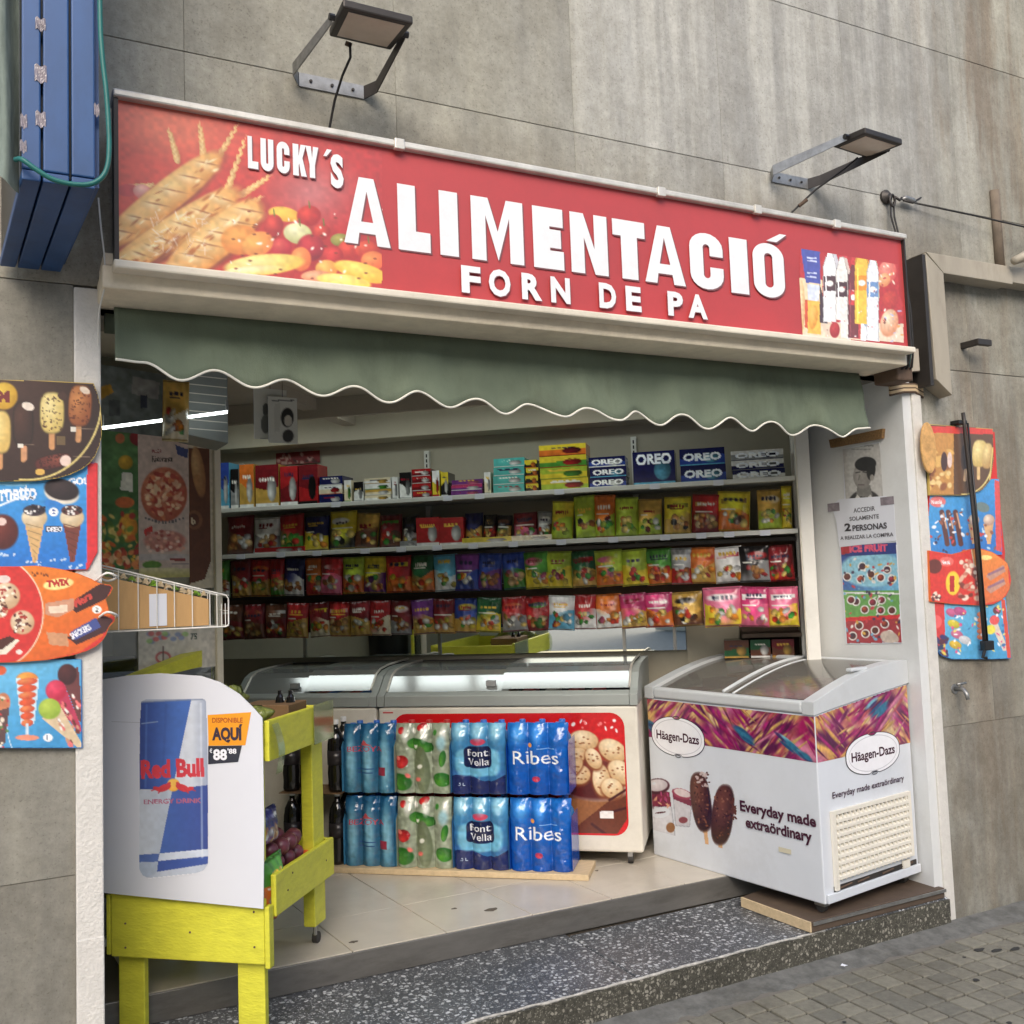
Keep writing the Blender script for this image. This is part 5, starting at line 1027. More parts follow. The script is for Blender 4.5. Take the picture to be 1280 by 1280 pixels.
# ================================================================== WATER PACKS ON A BOARD
bd = thing('floor_board', INT.P(.6, .1, .22), 'pale wooden board on the tiles carrying the drink packs', 'board')
obj('board', MB().box(-.32, 1.285, -.005, .23, .221, .249, INT), M['wood'], bd, bevel=.003)
def wrap_canvas(w, h, kind):
    c = Canvas(Frame(0, 0, 0), 0, w, 0, h, .0027, local=True); X, Y = c.X, c.Y; r_ = random.Random(9)
    if kind == 'ribes':
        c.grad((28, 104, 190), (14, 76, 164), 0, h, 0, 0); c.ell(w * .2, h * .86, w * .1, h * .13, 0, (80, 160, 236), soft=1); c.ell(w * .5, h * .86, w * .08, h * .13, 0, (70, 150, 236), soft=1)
        _txt(c, 'Ribes', w * .10, h * .43, w * .74, h * .185, (236, 242, 250)); c.ell(w * .375, h * .69, w * .035, h * .03, 0, (240, 160, 60)); c.ell(w * .47, h * .22, w * .065, h * .04, 0, (206, 66, 90), (160, 40, 80)); c.rect(w * .5, h * .64, w * .78, h * .65, (140, 190, 240)); c.rect(w * .1, h * .32, w * .3, h * .325, (150, 200, 240))
    if kind == 'font':
        c.grad((70, 140, 186), (46, 100, 156), 0, h, 0, 0); c.fill((34, 44, 96), Y < h * (.24 + .06 * np.sin(X / w * 7))); c.fill((60, 110, 170), (Y < h * .34) & (Y > h * .27))
        c.ell(w * .5, h * .45, w * .40, h * .20, 0, (110, 180, 214), p=4); c.ell(w * .5, h * .52, w * .25, h * .155, 0, (20, 30, 72), p=5, soft=.05)
        _txt(c, 'Font', w * .31, h * .535, w * .36, h * .10, (236, 240, 250)); _txt(c, 'Vella', w * .31, h * .405, w * .38, h * .10, (236, 240, 250)); c.ell(w * .5, h * .74, w * .14, h * .05, 0, (206, 70, 100)); _txt(c, '1,5 L', w * .1, h * .12, w * .16, h * .04, (190, 210, 240))
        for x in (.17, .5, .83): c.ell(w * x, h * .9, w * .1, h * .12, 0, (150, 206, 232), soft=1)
    if kind == 'blue':
        c.grad((26, 84, 128), (50, 104, 134), 0, h, 0, 0)
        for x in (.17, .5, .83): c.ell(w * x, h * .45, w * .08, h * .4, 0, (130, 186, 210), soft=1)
        _txt(c, 'BEZOYA', w * .12, h * .60, w * .66, h * .075, (196, 50, 62)); c.poly([(w * .36, h * .69), (w * .44, h * .77), (w * .5, h * .71), (w * .58, h * .69)], (206, 90, 96)); c.rect(w * .3, h * .28, w * .6, h * .30, (40, 80, 140)); c.rect(w * .3, h * .34, w * .62, h * .355, (40, 80, 140)); c.rect(w * .68, h * .25, w * .84, h * .37, (150, 50, 70))
    if kind == 'fruit':
        c.fill((150, 160, 140)); c.noise(.12, 6)
        for x, y, a_, b_ in ((.12, .9, .06, .05), (.5, .95, .10, .05), (.12, .45, .13, .09)): c.ell(w * x, h * y, w * a_, h * b_, 20, (220, 60, 56), (160, 26, 36))
        for x, y, a_, b_ in ((.44, .70, .2, .09), (.10, .16, .2, .12), (.86, .20, .16, .1), (.6, .66, .12, .07), (.88, .5, .06, .12)): c.ell(w * x, h * y, w * a_, h * b_, -10, (90, 160, 56), (36, 96, 36))
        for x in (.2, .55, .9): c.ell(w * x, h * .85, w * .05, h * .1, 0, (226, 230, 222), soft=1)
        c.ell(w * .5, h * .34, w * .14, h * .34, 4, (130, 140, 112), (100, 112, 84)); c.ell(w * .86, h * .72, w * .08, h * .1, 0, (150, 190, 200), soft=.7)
        for k in range(10): c.ell(w * r_.uniform(.05, .95), h * r_.uniform(.05, .95), w * .05, h * .03, r_.uniform(0, 180), r_.choice([(236, 120, 110), (60, 130, 50), (236, 236, 226)]), soft=.6)
    c.noise(.06, 5); return c
def _txt(c, tx, x, y, W_, H_, col):
    tr, wd = glyphs(tx, .0); k = W_ / wd; X, Y = c.X, c.Y; hit = np.zeros(X.shape, bool)
    for t in tr:
        (ax, ay), (bx, by), (cx, cy) = [(x + p[0] * k, y + p[1] * H_) for p in t]
        d1 = (X - bx) * (ay - by) - (ax - bx) * (Y - by); d2 = (X - cx) * (by - cy) - (bx - cx) * (Y - cy); d3 = (X - ax) * (cy - ay) - (cx - ax) * (Y - ay)
        hit |= ~(((d1 < 0) | (d2 < 0) | (d3 < 0)) & ((d1 > 0) | (d2 > 0) | (d3 > 0)))
    c.mix(hit.astype(float), col)
BP = [(.0, 0), (.036, .0), (.040, .012), (.0385, .05), (.041, .09), (.0385, .13), (.041, .18), (.040, .225), (.034, .262), (.020, .292), (.0125, .302), (.0125, .322)]
def drink_pack(s0, s1, zb, kind, lbl, matb, matc, grp):
    w = s1 - s0; h = .345; n = 3; rad = w / (2 * n)
    pk = thing('drink_pack', INT.P((s0 + s1) / 2, .02, zb), lbl, 'pack of bottles', grp)
    for j in range(2):
        for i in range(n):
            c_ = INT.P(s0 + rad * (2 * i + 1), .025 + rad * (2 * j + 1), zb + .003); b = obj('bottle', MB().lathe(c_, [(r_ * rad / .0425, z * .965) for r_, z in BP], 14), matb, pk, smooth=True)
            obj('cap', MB().lathe((c_[0], c_[1], c_[2] + .305), [(.015, 0), (.016, .004), (.016, .02), (.014, .023)], 12), matc, b, smooth=True, sharp=40)
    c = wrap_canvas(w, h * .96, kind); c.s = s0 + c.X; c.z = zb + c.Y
    D = 2 * rad
    def prof(s, z):
        u = ((s - s0) / D) % 1.0; v = (z - zb) / h
        bul = rad * np.sqrt(np.clip(1 - (2 * u - 1) ** 2 * .80, 0, 1)); sh_ = np.clip((v - .74) / .26, 0, 1) ** 1.6
        r_ = .0012 * np.sin(z * 90 + s * 20) + .007 * (vnoise(*s.shape, 14, int(s0 * 100) + int(zb * 50) + 300) - .5) + .0035 * (vnoise(*s.shape, 6, int(s0 * 100) + int(zb * 50) + 400) - .5)
        return .020 + rad - bul * (1 - .62 * sh_) * 1.03 + r_ + .012 * sh_
    c.fr = INT; c.t = 0
    uu = ((c.s - s0) / D) % 1.0; vv = (c.z - zb) / h; mk = vv < .955 + .04 * np.sqrt(np.clip(1 - (2 * uu - 1) ** 2, 0, 1))
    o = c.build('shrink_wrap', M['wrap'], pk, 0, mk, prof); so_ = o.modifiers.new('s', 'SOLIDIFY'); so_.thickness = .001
    for a in (s0 - .0005, s1 + .0005): obj('wrap_end', MB().prism([(.02, zb + .004), (.02 + 4 * rad, zb + .004), (.02 + 4 * rad, zb + .25), (.05, zb + .25), (.022, zb + .22)], -.0004, .0004, Frame(*INT.P(a, 0, 0)[:2], -39.8 + 90)), M['wrapc_' + kind], pk)
    return pk
for k, cc in (('ribes', (14, 84, 190)), ('font', (70, 130, 180)), ('blue', (84, 156, 196)), ('fruit', (160, 168, 150))): M['wrapc_' + k] = mat('wrap_side_' + k, cc, .2, coat=.3)
cols_ = [(.348 - .272, .345, 'blue', 'sky blue water pack with red lettering', M['bblue'], M['capb']), (.350, .626, 'fruit', 'clear soft drink pack with strawberries and green leaves', M['bclear'], M['capr']), (.632, .905, 'font', 'blue Font Vella water pack with navy label', M['bblue'], M['capb']), (.912, 1.208, 'ribes', 'deep blue Ribes water pack', M['bblue'], M['capb'])]
for s0, s1, kind, wd, mb_, mc_ in cols_:
    wd = wd.replace('Font Vella ', '').replace('Ribes ', '')
    for lv, zb in ((0, .2495), (1, .2495 + .352)):
        drink_pack(s0, s1, zb, kind, f'{wd}, {"lower" if lv == 0 else "upper"} one of its stack', mb_, mc_, 'drink packs stacked on the floor board')
for lv, zb in ((0, .2495), (1, .6015)):
    for i, s in enumerate((-.215, -.12, .028)):
        for j in (0, 1):
            if j == 1 and i == 1: continue
            c_ = INT.P(s, .065 + j * .1, zb); k = 1.02
            b = thing('dark_bottle', c_, 'dark cola bottle beside the blue packs, %s row, %s, %s from left' % (('lower', 'upper')[lv], ('front', 'back')[j], ORD[i]), 'bottle', 'dark bottles beside the packs')
            bo = obj('body', MB().lathe(c_, [(r_ * 1.07, z * k) for r_, z in BP], 16), M['bottle'], b, smooth=True)
            obj('cap', MB().lathe((c_[0], c_[1], c_[2] + .326), [(.015, 0), (.016, .004), (.016, .02), (.014, .023)], 12), M['capw'], b)
            obj('label', MB().lathe((c_[0], c_[1], c_[2] + .13), [(.0445, 0), (.0445, .07)], 16), mat('label_dark', (44, 40, 42), .3), b, smooth=True)
for s in (-.16,): 
    obj('layer_sheet', MB().box(-.26, .07, .01, .22, .5945, .5985, INT), M['glove'], bd)

# ================================================================== WHITE ICE CREAM FREEZER
hd = thing('ice_cream_freezer', HD.P(.33, 0, .16), 'white ice cream chest freezer with magenta and gold printed band by the doorway', 'freezer')
HW, HL, HB = .682, 1.02, .218
zb_ = lambda s: .995 + .075 * min(1, max(0, s / HW)) ** .9
zl_ = lambda s: 1.052 + .125 * math.sin(min(1, max(0, s / HW)) * math.pi * .55)
sp = [HW * i / 10 for i in range(11)]
obj('body', MB().prism([(0, HB), (HW, HB)] + [(s, zb_(s)) for s in sp[::-1]], 0, HL, HD), M['fwhite'], hd, bevel=.006)
for a, b in ((-.006, .055), (HL - .055, HL + .006)):
    obj('lid_cheek', MB().prism([(-.008 + (HW + .016) * i / 10, zb_(s) + .001) for i, s in enumerate(sp)] + [(-.008 + (HW + .016) * i / 10, zl_(s)) for i, s in list(enumerate(sp))[::-1]], a, b, HD), M['wframe'], hd, bevel=.012, seg=3)
obj('lid_rail', MB().box(-.009, .038, .0555, HL - .0555, .998, 1.052, HD), M['wframe'], hd, bevel=.014, seg=3)
obj('lid_rail', MB().box(HW - .035, HW + .009, .0555, HL - .0555, 1.07, 1.174, HD), M['wframe'], hd, bevel=.01, seg=3)
for a, b, dz, nm_ in ((.05, .53, -.008, 'sliding_lid'), (.47, HL - .05, -.016, 'sliding_lid')):
    n = 12; qs = [.03 + (HW - .06) * i / n for i in range(n + 1)]
    g_ = obj(nm_, MB().sheet(lambda u, v: HD.P(qs[int(round(u * n))], a + (b - a) * v, zl_(qs[int(round(u * n))]) + dz), n, 1), M['lidglass'], hd, smooth=True, recalc=False)
    e = b if a < .1 else a
    obj('lid_edge', MB().tube([HD.P(q, e, zl_(q) + dz + .004) for q in qs], .008, 8), M['wframe'], g_, smooth=True)
obj('liner', MB().prism([(.04, .9), (HW - .04, .9), (HW - .04, 1.04), (.04, .97)], .05, HL - .05, HD), M['inner'], hd)
rr = random.Random(12)
for i in range(5):
    for j in range(3):
        s, t = .08 + j * .18, .10 + i * .165
        obj('ice_cream_tub', MB().box(s, s + .13, t, t + .12, zb_(s) - .03, zb_(s) + .035 + rr.uniform(0, .02), HD), mat('tub%d%d' % (i, j), rr.choice([(140, 60, 80), (200, 190, 170), (120, 70, 50), (180, 120, 60), (90, 50, 60)]), .5), hd)
obj('lid_handle', MB().box(.30, .42, .02, .05, zl_(.36) + .001, zl_(.36) + .016, HD), M['wframe'], hd, bevel=.005)
# grille end
g0, g1, gz0, gz1 = .062, .632, .285, .590
obj('grille_recess', MB().box(g0 + .012, g1 - .012, -.004, -.001, gz0 + .015, gz1 - .015, HD), M['dark'], hd)
gf = obj('grille_frame', MB().box(g0, g0 + .022, -.016, -.0015, gz0 - .02, gz1, HD).box(g1 - .022, g1, -.016, -.0015, gz0 + .02, gz1, HD).box(g0 + .0225, g1 - .0225, -.016, -.0015, gz1 - .016, gz1, HD), M['grille'], hd)
for k in range(9):
    z = gz0 + .022 + k * .0292
    obj('grille_slat', MB().hexa([HD.P(g0 + .023, -.018, z), HD.P(g1 - .023, -.018, z), HD.P(g0 + .023, -.006, z + .008), HD.P(g1 - .023, -.006, z + .008), HD.P(g0 + .023, -.018, z + .012), HD.P(g1 - .023, -.018, z + .012), HD.P(g0 + .023, -.006, z + .021), HD.P(g1 - .023, -.006, z + .021)]), M['grille'], hd)
for k in range(18):
    s = g0 + .038 + k * (g1 - g0 - .076) / 17; obj('grille_rib', MB().box(s - .004, s + .004, -.0172, -.0045, gz0 + .018, gz1 - .018, HD), M['grille'], hd)
obj('bottom_sill', MB().box(.01, HW, -.012, -.001, HB + .003, HB + .040, HD), M['fwhite'], hd, bevel=.003)
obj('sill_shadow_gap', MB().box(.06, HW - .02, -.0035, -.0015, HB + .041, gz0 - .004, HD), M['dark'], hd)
for k, s in enumerate((.10, .22, .40, .55)): obj('motor_pipe', MB().tube([HD.P(s, -.004, HB + .05), HD.P(s + .08, -.005, HB + .056)], .004, 6), M['brown'], hd)
obj('corner_bracket', MB().box(.55, .60, -.012, -.004, HB + .042, HB + .075, HD), M['grille'], hd)
for s, t in ((.05, .06), (HW - .05, .06), (.05, HL - .08), (HW - .05, HL - .08)):
    c_ = obj('caster', MB().box(s - .018, s + .018, t - .03, t + .02, .196, HB - .001, HD), M['chrome'], hd)
    obj('wheel', MB().tube([HD.P(s - .012, t - .005, .190), HD.P(s + .012, t - .005, .190)], .022, 14), M['rubber'], c_)
# printed skin
PAL = [(150, 30, 104), (180, 44, 120), (226, 172, 96), (236, 200, 128), (96, 32, 78), (120, 40, 90), (198, 90, 100), (216, 130, 160), (236, 206, 150), (226, 180, 110), (166, 36, 96)]
def swirl(cv, x0, y0, x1, y1, n, seed, blue):
    r_ = random.Random(seed)
    for _ in range(n // 5):
        x, y = r_.uniform(x0, x1), r_.uniform(y0, y1); an = r_.choice([-60, 40, 55]) + r_.uniform(-15, 15); c = r_.choice(PAL)
        cv.ell(x, y, r_.uniform(12, 30), r_.uniform(5, 11), an, c, tuple(max(0, k * .85) for k in c), soft=.9)
    for _ in range(n // 2):
        x, y = r_.uniform(x0, x1), r_.uniform(y0, y1); zone = math.sin(x * .045 + seed) ; an = (52 if zone > 0 else -48) + r_.uniform(-14, 14); c = r_.choice(PAL); L_ = r_.uniform(5, 20)
        cv.ell(x, y, L_, r_.uniform(.8, 2.6), an, c, tuple(max(0, k * .75) for k in c), soft=.8, p=1.8)
    for x, y, an in blue:
        for k in range(6): cv.ell(x + r_.uniform(-3, 3) + k * 2, y + k * 2 + r_.uniform(-3, 3), r_.uniform(8, 15), r_.uniform(1.5, 3), an, r_.choice([(50, 110, 140), (120, 180, 196), (60, 50, 96), (40, 80, 120)]), soft=.7, p=1.8)
cv = Canvas(HDL, .004, HL - .002, .80, .990, .0033); cv.fill((176, 60, 110)); cv.noise(.2, 12); swirl(cv, 798, 870, 1026, 960, 520, 5, [(812, 905, 40), (980, 925, 40), (998, 938, 40), (925, 915, 35)]); cv.noise(.08, 3)
cv.build('printed_band', M['gloss'], hd, .001)
cv = Canvas(HD, .004, HW - .004, .80, 1.065, .0033); cv.fill((180, 70, 120)); cv.noise(.2, 12); swirl(cv, 1018, 850, 1166, 958, 420, 6, [(1092, 880, -45), (1140, 920, 60)]); cv.noise(.08, 3)
ztop = .995 + .075 * np.clip(cv.s / HW, 0, 1) ** .9 - .004
cv.build('printed_band', M['gloss'], hd, .001, cv.z < ztop)
def logo(fr, cx, cz, rx, rz):
    vp = VP(fr, 0, .0022); out = []
    for i in range(72):
        a = R(i * 5); k = 1 + .045 * abs(math.sin(a * 2)) - (.10 if abs(math.cos(a)) < .10 else 0); out.append((cx + rx * k * math.cos(a), cz + rz * k * math.sin(a)))
    vp.poly(out, (40, 38, 46)); vp.poly([(cx + (x - cx) * .975, cz + (z - cz) * .965) for x, z in out], (240, 240, 244))
    vp.ring(cx, cz, rx * .90, rz * .88, .0035, (200, 200, 206))
    vp.text('Häagen-Dazs', cx - rx * .80, cz - rz * .22, rz * .44, (66, 26, 46), width=rx * 1.6, bold=.025)
    vp.ring(cx, cz + rz * .96, rx * .12, rz * .10, .004, (60, 58, 66)); vp.ring(cx, cz - rz * .98, rx * .10, rz * .08, .004, (60, 58, 66)); return vp
vL = lambda x, y: HDL.uv(x, y)
a, b = vL(815, 920), vL(881, 922); cx = (a[0] + b[0]) / 2; cz = vL(847, 921)[1]; rz = (vL(847, 898)[1] - vL(847, 947)[1]) / 2
vp = logo(HDL, cx, cz, (b[0] - a[0]) / 2, rz)
def vt(vp, fr, tx, p0, p1, hpx, col, bold=.03):
    a, b = fr.uv(*p0), fr.uv(*p1); z = (a[1] + b[1]) / 2; h = fr.uv(p0[0], p0[1] - hpx)[1] - a[1]; vp.text(tx, a[0], z, h, col, width=b[0] - a[0], bold=bold)
vt(vp, HDL, 'Everyday made', (926, 1015), (1021, 1031), 12.5, (66, 24, 50), .034); vt(vp, HDL, 'extraördinary', (933, 1034), (1016, 1052), 12.5, (66, 24, 50), .034)
a, b = vL(974, 1058), vL(990, 1068); vp.poly([(a[0], b[1]), (b[0], b[1]), (b[0], a[1]), (a[0], a[1])], (206, 200, 176))
vp.build('print', M['gloss'], hd)
vR = lambda x, y: HD.uv(x, y)
a, b = vR(1056, 940), vR(1124, 935); vp = logo(HD, (a[0] + b[0]) / 2, vR(1096, 940)[1], (b[0] - a[0]) / 2, (vR(1096, 915)[1] - vR(1096, 966)[1]) / 2)
vp.text('Everyday made extraördinary', .085, .640, .026, (66, 24, 50), width=.52, bold=.012); vp.build('print', M['gloss'], hd)
cv = Canvas(HDL, .003, vL(930, 1000)[0], .34, .76, .0032)
cv.fill((226, 230, 234))
def Hx(x, y): return (780 + x * .1875, 860 + y * .1875)
def HE(x, y, rx, ry, an, c0, c1=None, **k): cx, cy = Hx(x, y); cv.ell(cx, cy, rx * .1875, ry * .1875, an, c0, c1, **k)
def HQ(p, c): cv.poly([Hx(*q) for q in p], c)
HQ([(320, 668), (458, 743), (443, 930), (342, 922)], (170, 172, 182)); HQ([(328, 680), (450, 750), (436, 920), (350, 914)], (200, 198, 204)); HQ([(322, 680), (455, 750), (450, 790), (330, 740)], (120, 40, 66)); HE(388, 705, 70, 34, 18, (150, 60, 84)); HE(390, 700, 58, 24, 18, (216, 200, 200)); HE(396, 880, 30, 22, 0, (130, 60, 70))
HQ([(138, 690), (305, 690), (320, 800), (160, 800)], (120, 30, 60)); HQ([(158, 790), (322, 790), (348, 1000), (196, 1000)], (176, 178, 188)); HQ([(166, 794), (314, 794), (338, 996), (206, 996)], (206, 206, 212)); HE(270, 990, 76, 28, 6, (168, 172, 184)); HE(270, 982, 70, 24, 6, (200, 202, 210)); HE(222, 655, 84, 54, -4, (70, 26, 40)); HE(222, 648, 70, 40, -4, (226, 222, 224), (190, 180, 184)); HE(245, 830, 58, 32, -6, (240, 238, 240)); HE(245, 830, 40, 8, -6, (90, 50, 60)); HE(312, 930, 30, 34, 0, (140, 96, 60))
for _ in range(24): HE(rr.uniform(160, 300), rr.uniform(700, 790), 16, 5, rr.uniform(0, 180), rr.choice([(170, 60, 110), (206, 150, 120), (90, 20, 50)]), soft=.5)
def bar(cx, cy, rx, ry, an, st):
    HQ(st, (214, 170, 124)); HE(cx + 4, cy, rx + 6, ry + 4, an, (52, 26, 24), p=2.6); HE(cx, cy, rx, ry, an, (118, 70, 52), (56, 28, 26), p=2.6, hl=(-.2, -.4))
    for _ in range(60): HE(cx + rr.uniform(-rx, rx) * .8, cy + rr.uniform(-ry, ry) * .85, rr.uniform(4, 11), rr.uniform(3, 7), rr.uniform(0, 180), rr.choice([(140, 90, 66), (60, 30, 26), (96, 52, 40)]), soft=.7)
bar(512, 760, 60, 192, -8, [(528, 940), (556, 940), (572, 1070), (545, 1076)]); bar(655, 845, 66, 195, 6, [(632, 1030), (660, 1030), (655, 1140), (620, 1146)])
for _ in range(60): HE(rr.uniform(700, 750), rr.uniform(740, 880), rr.uniform(6, 16), rr.uniform(4, 10), rr.uniform(0, 180), (90, 48, 36), soft=.5) if rr.random() < .5 else HE(rr.uniform(480, 570), rr.uniform(535, 640) + 20, 9, 7, 0, rr.choice([(200, 180, 176), (80, 40, 36)]), soft=.5)
pm = (np.abs(cv.c - np.array((226, 230, 234)) / 255.).max(-1) > .06) & (cv.s > .004); cv.noise(.04, 4); cv.build('ice_cream_picture', M['gloss'], hd, .0012, pm)
fb = thing('freezer_board', (3.3, 3.4, .12), 'plywood board under the white ice cream freezer on the terrazzo step', 'board')
obj('board', MB().hexa([(2.905, 3.120, .1215), (3.70, 3.124, .1215), (2.88, 3.52, .1215), (3.665, 3.70, .1215), (2.905, 3.120, .166), (3.70, 3.124, .166), (2.88, 3.52, .166), (3.665, 3.70, .166)]), M['plywood'], fb, bevel=.002)
obj('pale_edge', MB().hexa([(2.896, 3.121, .124), (2.9045, 3.121, .124), (2.871, 3.52, .124), (2.8795, 3.52, .124), (2.896, 3.121, .1645), (2.9045, 3.121, .1645), (2.871, 3.52, .1645), (2.8795, 3.52, .1645)]), M['wood'], fb)
obj('metal_edge', MB().box(2.91, 3.70, 3.1125, 3.1185, .150, .163), M['steel'], fb)

# ================================================================== YELLOW FRUIT STAND
fs = thing('fruit_stand', STD.P(-.32, .27, .12), 'bright yellow wooden fruit stand on legs at the left of the doorway', 'fruit stand')
def plank(*a, nails=(), nm_='plank'):
    p = obj(nm_, MB().box(*a, STD), M['yellow'], fs, bevel=.004)
    for s, t, z in nails: obj('nail', MB().tube([STD.P(s, t, z), STD.P(s + (.0018 if t > .03 else 0), t - (0 if t > .03 else .0018), z)], .0035, 8), M['brown'], p)
    return p
plank(-.620, -.012, 0, .022, .300, .522, nails=[(-.56, -.001, .42), (-.56, -.001, .335), (-.30, -.001, .40), (-.05, -.001, .48), (-.05, -.001, .36)])
plank(-.640, -.622, 0, .54, .305, .52)
plank(-.010, .010, -.004, .03, .288, .50, nails=[])
plank(-.001, .020, .031, .54, .455, .60, nails=[(.0215, .12, .52), (.0215, .16, .57), (.0215, .46, .53)])
plank(-.001, .020, .0, .54, 1.0, 1.143, nails=[(.0215, .46, 1.05)])
plank(-.640, -.622, .0, .54, 1.0, 1.143)
plank(-.620, -.002, .0, .02, 1.0, 1.13); plank(-.620, -.002, .52, .54, 1.0, 1.13); plank(-.620, -.002, .52, .54, .46, .60)
for s0, s1, t0, t1, z0 in ((-.606, -.500, .0235, .050, .121), (-.130, -.025, .0235, .050, .121)): obj('leg', MB().box(s0, s1, t0, t1, 1.6 - (1.6 - z0) / .9335, 1.0, STD), M['yellow'], fs, bevel=.004)
for s0, s1, t0, t1 in ((-.052, -.003, .40, .50), (-.620, -.57, .40, .50)):
    l_ = obj('leg', MB().box(s0, s1, t0, t1, .290, 1.0, STD), M['yellow'], fs, bevel=.004)
    c_ = obj('caster', MB().tube([STD.P((s0 + s1) / 2, (t0 + t1) / 2, .289), STD.P((s0 + s1) / 2, (t0 + t1) / 2, .245)], .008, 8), M['chrome'], fs)
    obj('wheel', MB().tube([STD.P((s0 + s1) / 2 - .010, (t0 + t1) / 2 + .01, .232), STD.P((s0 + s1) / 2 + .010, (t0 + t1) / 2 + .01, .232)], .022, 14), M['rubber'], c_)
plank(-.62, -.005, .024, .515, 1.02, 1.035, nm_='top_tray'); plank(-.62, -.005, .056, .515, .50, .515, nm_='lower_tray')
tg = thing('price_holder', STD.P(.02, .45, 1.0), 'clear plastic price holder with pale card clipped to the yellow stand corner', 'price holder')
obj('sleeve', MB().box(.026, .029, .36, .545, .998, 1.15, STD), M['tape2'], tg); obj('card', MB().box(.0225, .025, .375, .53, 1.005, 1.11, STD), M['greenbag'] if False else mat('tag_card', (206, 210, 120), .5), tg)
tg2 = thing('folded_tag', STD.P(.03, .05, 1.0), 'folded clear plastic tag hanging at the poster edge of the yellow stand', 'price holder')
obj('sleeve', MB().sheet(lambda u, v: STD.P(.028 + .02 * math.sin(v * 3), .0 + .05 * u + .03 * (1 - v), .95 + .18 * v), 4, 8), M['tape2'], tg2, recalc=False)
# produce
rr = random.Random(21)
bagp = []
k = 0
for zi in range(3):
    for ti in range(4):
        for si in range(2):
            s, t, z = -.045 - si * .075 + rr.uniform(-.008, .008), .10 + ti * .068 + zi * .01, .545 + zi * .058
            c_ = STD.P(s, t, z - .005); o = obj('plum', MB().lathe(c_, [(.006, -.031), (.020, -.026), (.030, -.010), (.032, .004), (.026, .020), (.012, .030), (.004, .028)], 12), M['plum'], None, smooth=True)
            tag(o, 'dark red plum in the %s layer of the heap, %s the poster, %s column' % (('bottom', 'middle', 'top')[zi], ('nearest', 'second from', 'third from', 'farthest from')[ti], ('front', 'inner')[si]), 'plum', 'plums heaped on the lower tray'); k += 1
for s, t in ((-.04, .40), (-.045, .335)):
    c_ = STD.P(s, t, .555); o = obj('tomato', MB().lathe(c_, [(.006, -.032), (.026, -.028), (.036, -.008), (.036, .008), (.026, .026), (.008, .030)], 14), M['orange'], None, smooth=True); tag(o, 'orange red tomato at the %s end of the plum heap' % ('far' if t > .38 else 'middle'), 'tomato')
bag(Frame(*STD.P(.0, .02, 0)[:2], -39.8 + 90), .075, .50, .15, .21, .03, ['green', 'orange', 'white'], 900, 'green and orange printed bag inside the stand by the poster edge', None, 'vegetable_bag', 'bag')
bag(Frame(*STD.P(.0, .02, 0)[:2], -39.8 + 90), .09, .74, .16, .12, .06, ['navy', 'purple', 'white'], 901, 'dark purple printed bag lying above the plums', None, 'vegetable_bag', 'bag')
gb = thing('green_plastic_bag', STD.P(-.2, .3, 1.05), 'crumpled green plastic bag of leaves on top of the yellow stand', 'plastic bag')
rr = random.Random(77)
for k, (sx, tx, wx, hx) in enumerate(((-.27, .16, .22, .22), (-.15, .13, .18, .14))):
    nz_ = vnoise(40, 40, 4, 60 + k); 
    def fn(u, v):
        a = u * 6.283; n_ = nz_[int(v * 30), int((math.sin(a) * .5 + .5) * 30)] - .5; n2 = nz_[int((math.cos(a) * .5 + .5) * 30), int(v * 38)] - .5
        r_ = wx * .5 * (1 - .35 * v - .55 * v ** 6) * (1 + .9 * n_ + .7 * n2 + .10 * math.sin(a * 5 + v * 7)); return STD.P(sx + r_ * math.cos(a) + .05 * v * v + .03 * n2, tx + r_ * math.sin(a) * .7, 1.036 + hx * v + .03 * n_)
    obj('bag_fold', MB().sheet(fn, 26, 16), M['leafbag'], gb, smooth=True, recalc=False)
bc = thing('brown_carton', STD.P(-.15, .4, 1.04), 'small brown carton with dark bottles on the top tray of the stand', 'carton')
obj('carton_body', MB().box(-.24, -.03, .26, .42, 1.036, 1.165, STD), M['glove'], bc, bevel=.003)
for k in range(2): obj('bottle_neck', MB().lathe(STD.P(-.06 - k * .045, .34, 1.166), [(.018, 0), (.014, .02), (.008, .03), (.008, .045)], 10), M['bottle'], bc)
# poster on the stand
bp = thing('drink_poster', STD.P(-.33, -.02, .5), 'white poster with a blue and silver energy drink can on the yellow stand', 'poster')
out = [(-.652, .531), (-.006, .497), (.003, .80), (.003, 1.155), (-.035, 1.195), (-.085, 1.240), (-.16, 1.283), (-.235, 1.306), (-.40, 1.318), (-.53, 1.312), (-.652, 1.297), (-.654, 1.0), (-.646, .8)]
obj('paper', MB().prism(out, -.016, -.0125, STD), M['paper'], bp)
a, b = STD.uv(173, 985, -.016)[0], STD.uv(262, 985, -.016)[0]
cv = Canvas(STD, a, b, .575, 1.225, .0023, -.016)
C1 = lambda x, y: (100 + x / 2.78, 820 + y / 2.78)
cv.fill((236, 238, 244))
def RQ(p, c): cv.poly([C1(*q) for q in p], c)
RQ([(208, 160), (225, 150), (420, 142), (440, 155), (446, 720), (425, 752), (225, 772), (206, 745)], (178, 188, 206))
cv.grad((206, 214, 226), (150, 162, 186), *C1(390, 300), *C1(446, 300), cv.polym([C1(388, 150), C1(440, 155), C1(446, 450), C1(322, 462)]))
cv.grad((208, 216, 226), (176, 188, 204), *C1(205, 560), *C1(290, 560), cv.polym([C1(206, 462), C1(322, 462), C1(275, 690), C1(206, 700)]))
cv.grad((36, 66, 140), (60, 104, 184), *C1(206, 300), *C1(330, 300), cv.polym([C1(209, 162), C1(388, 150), C1(322, 462), C1(207, 464)]))
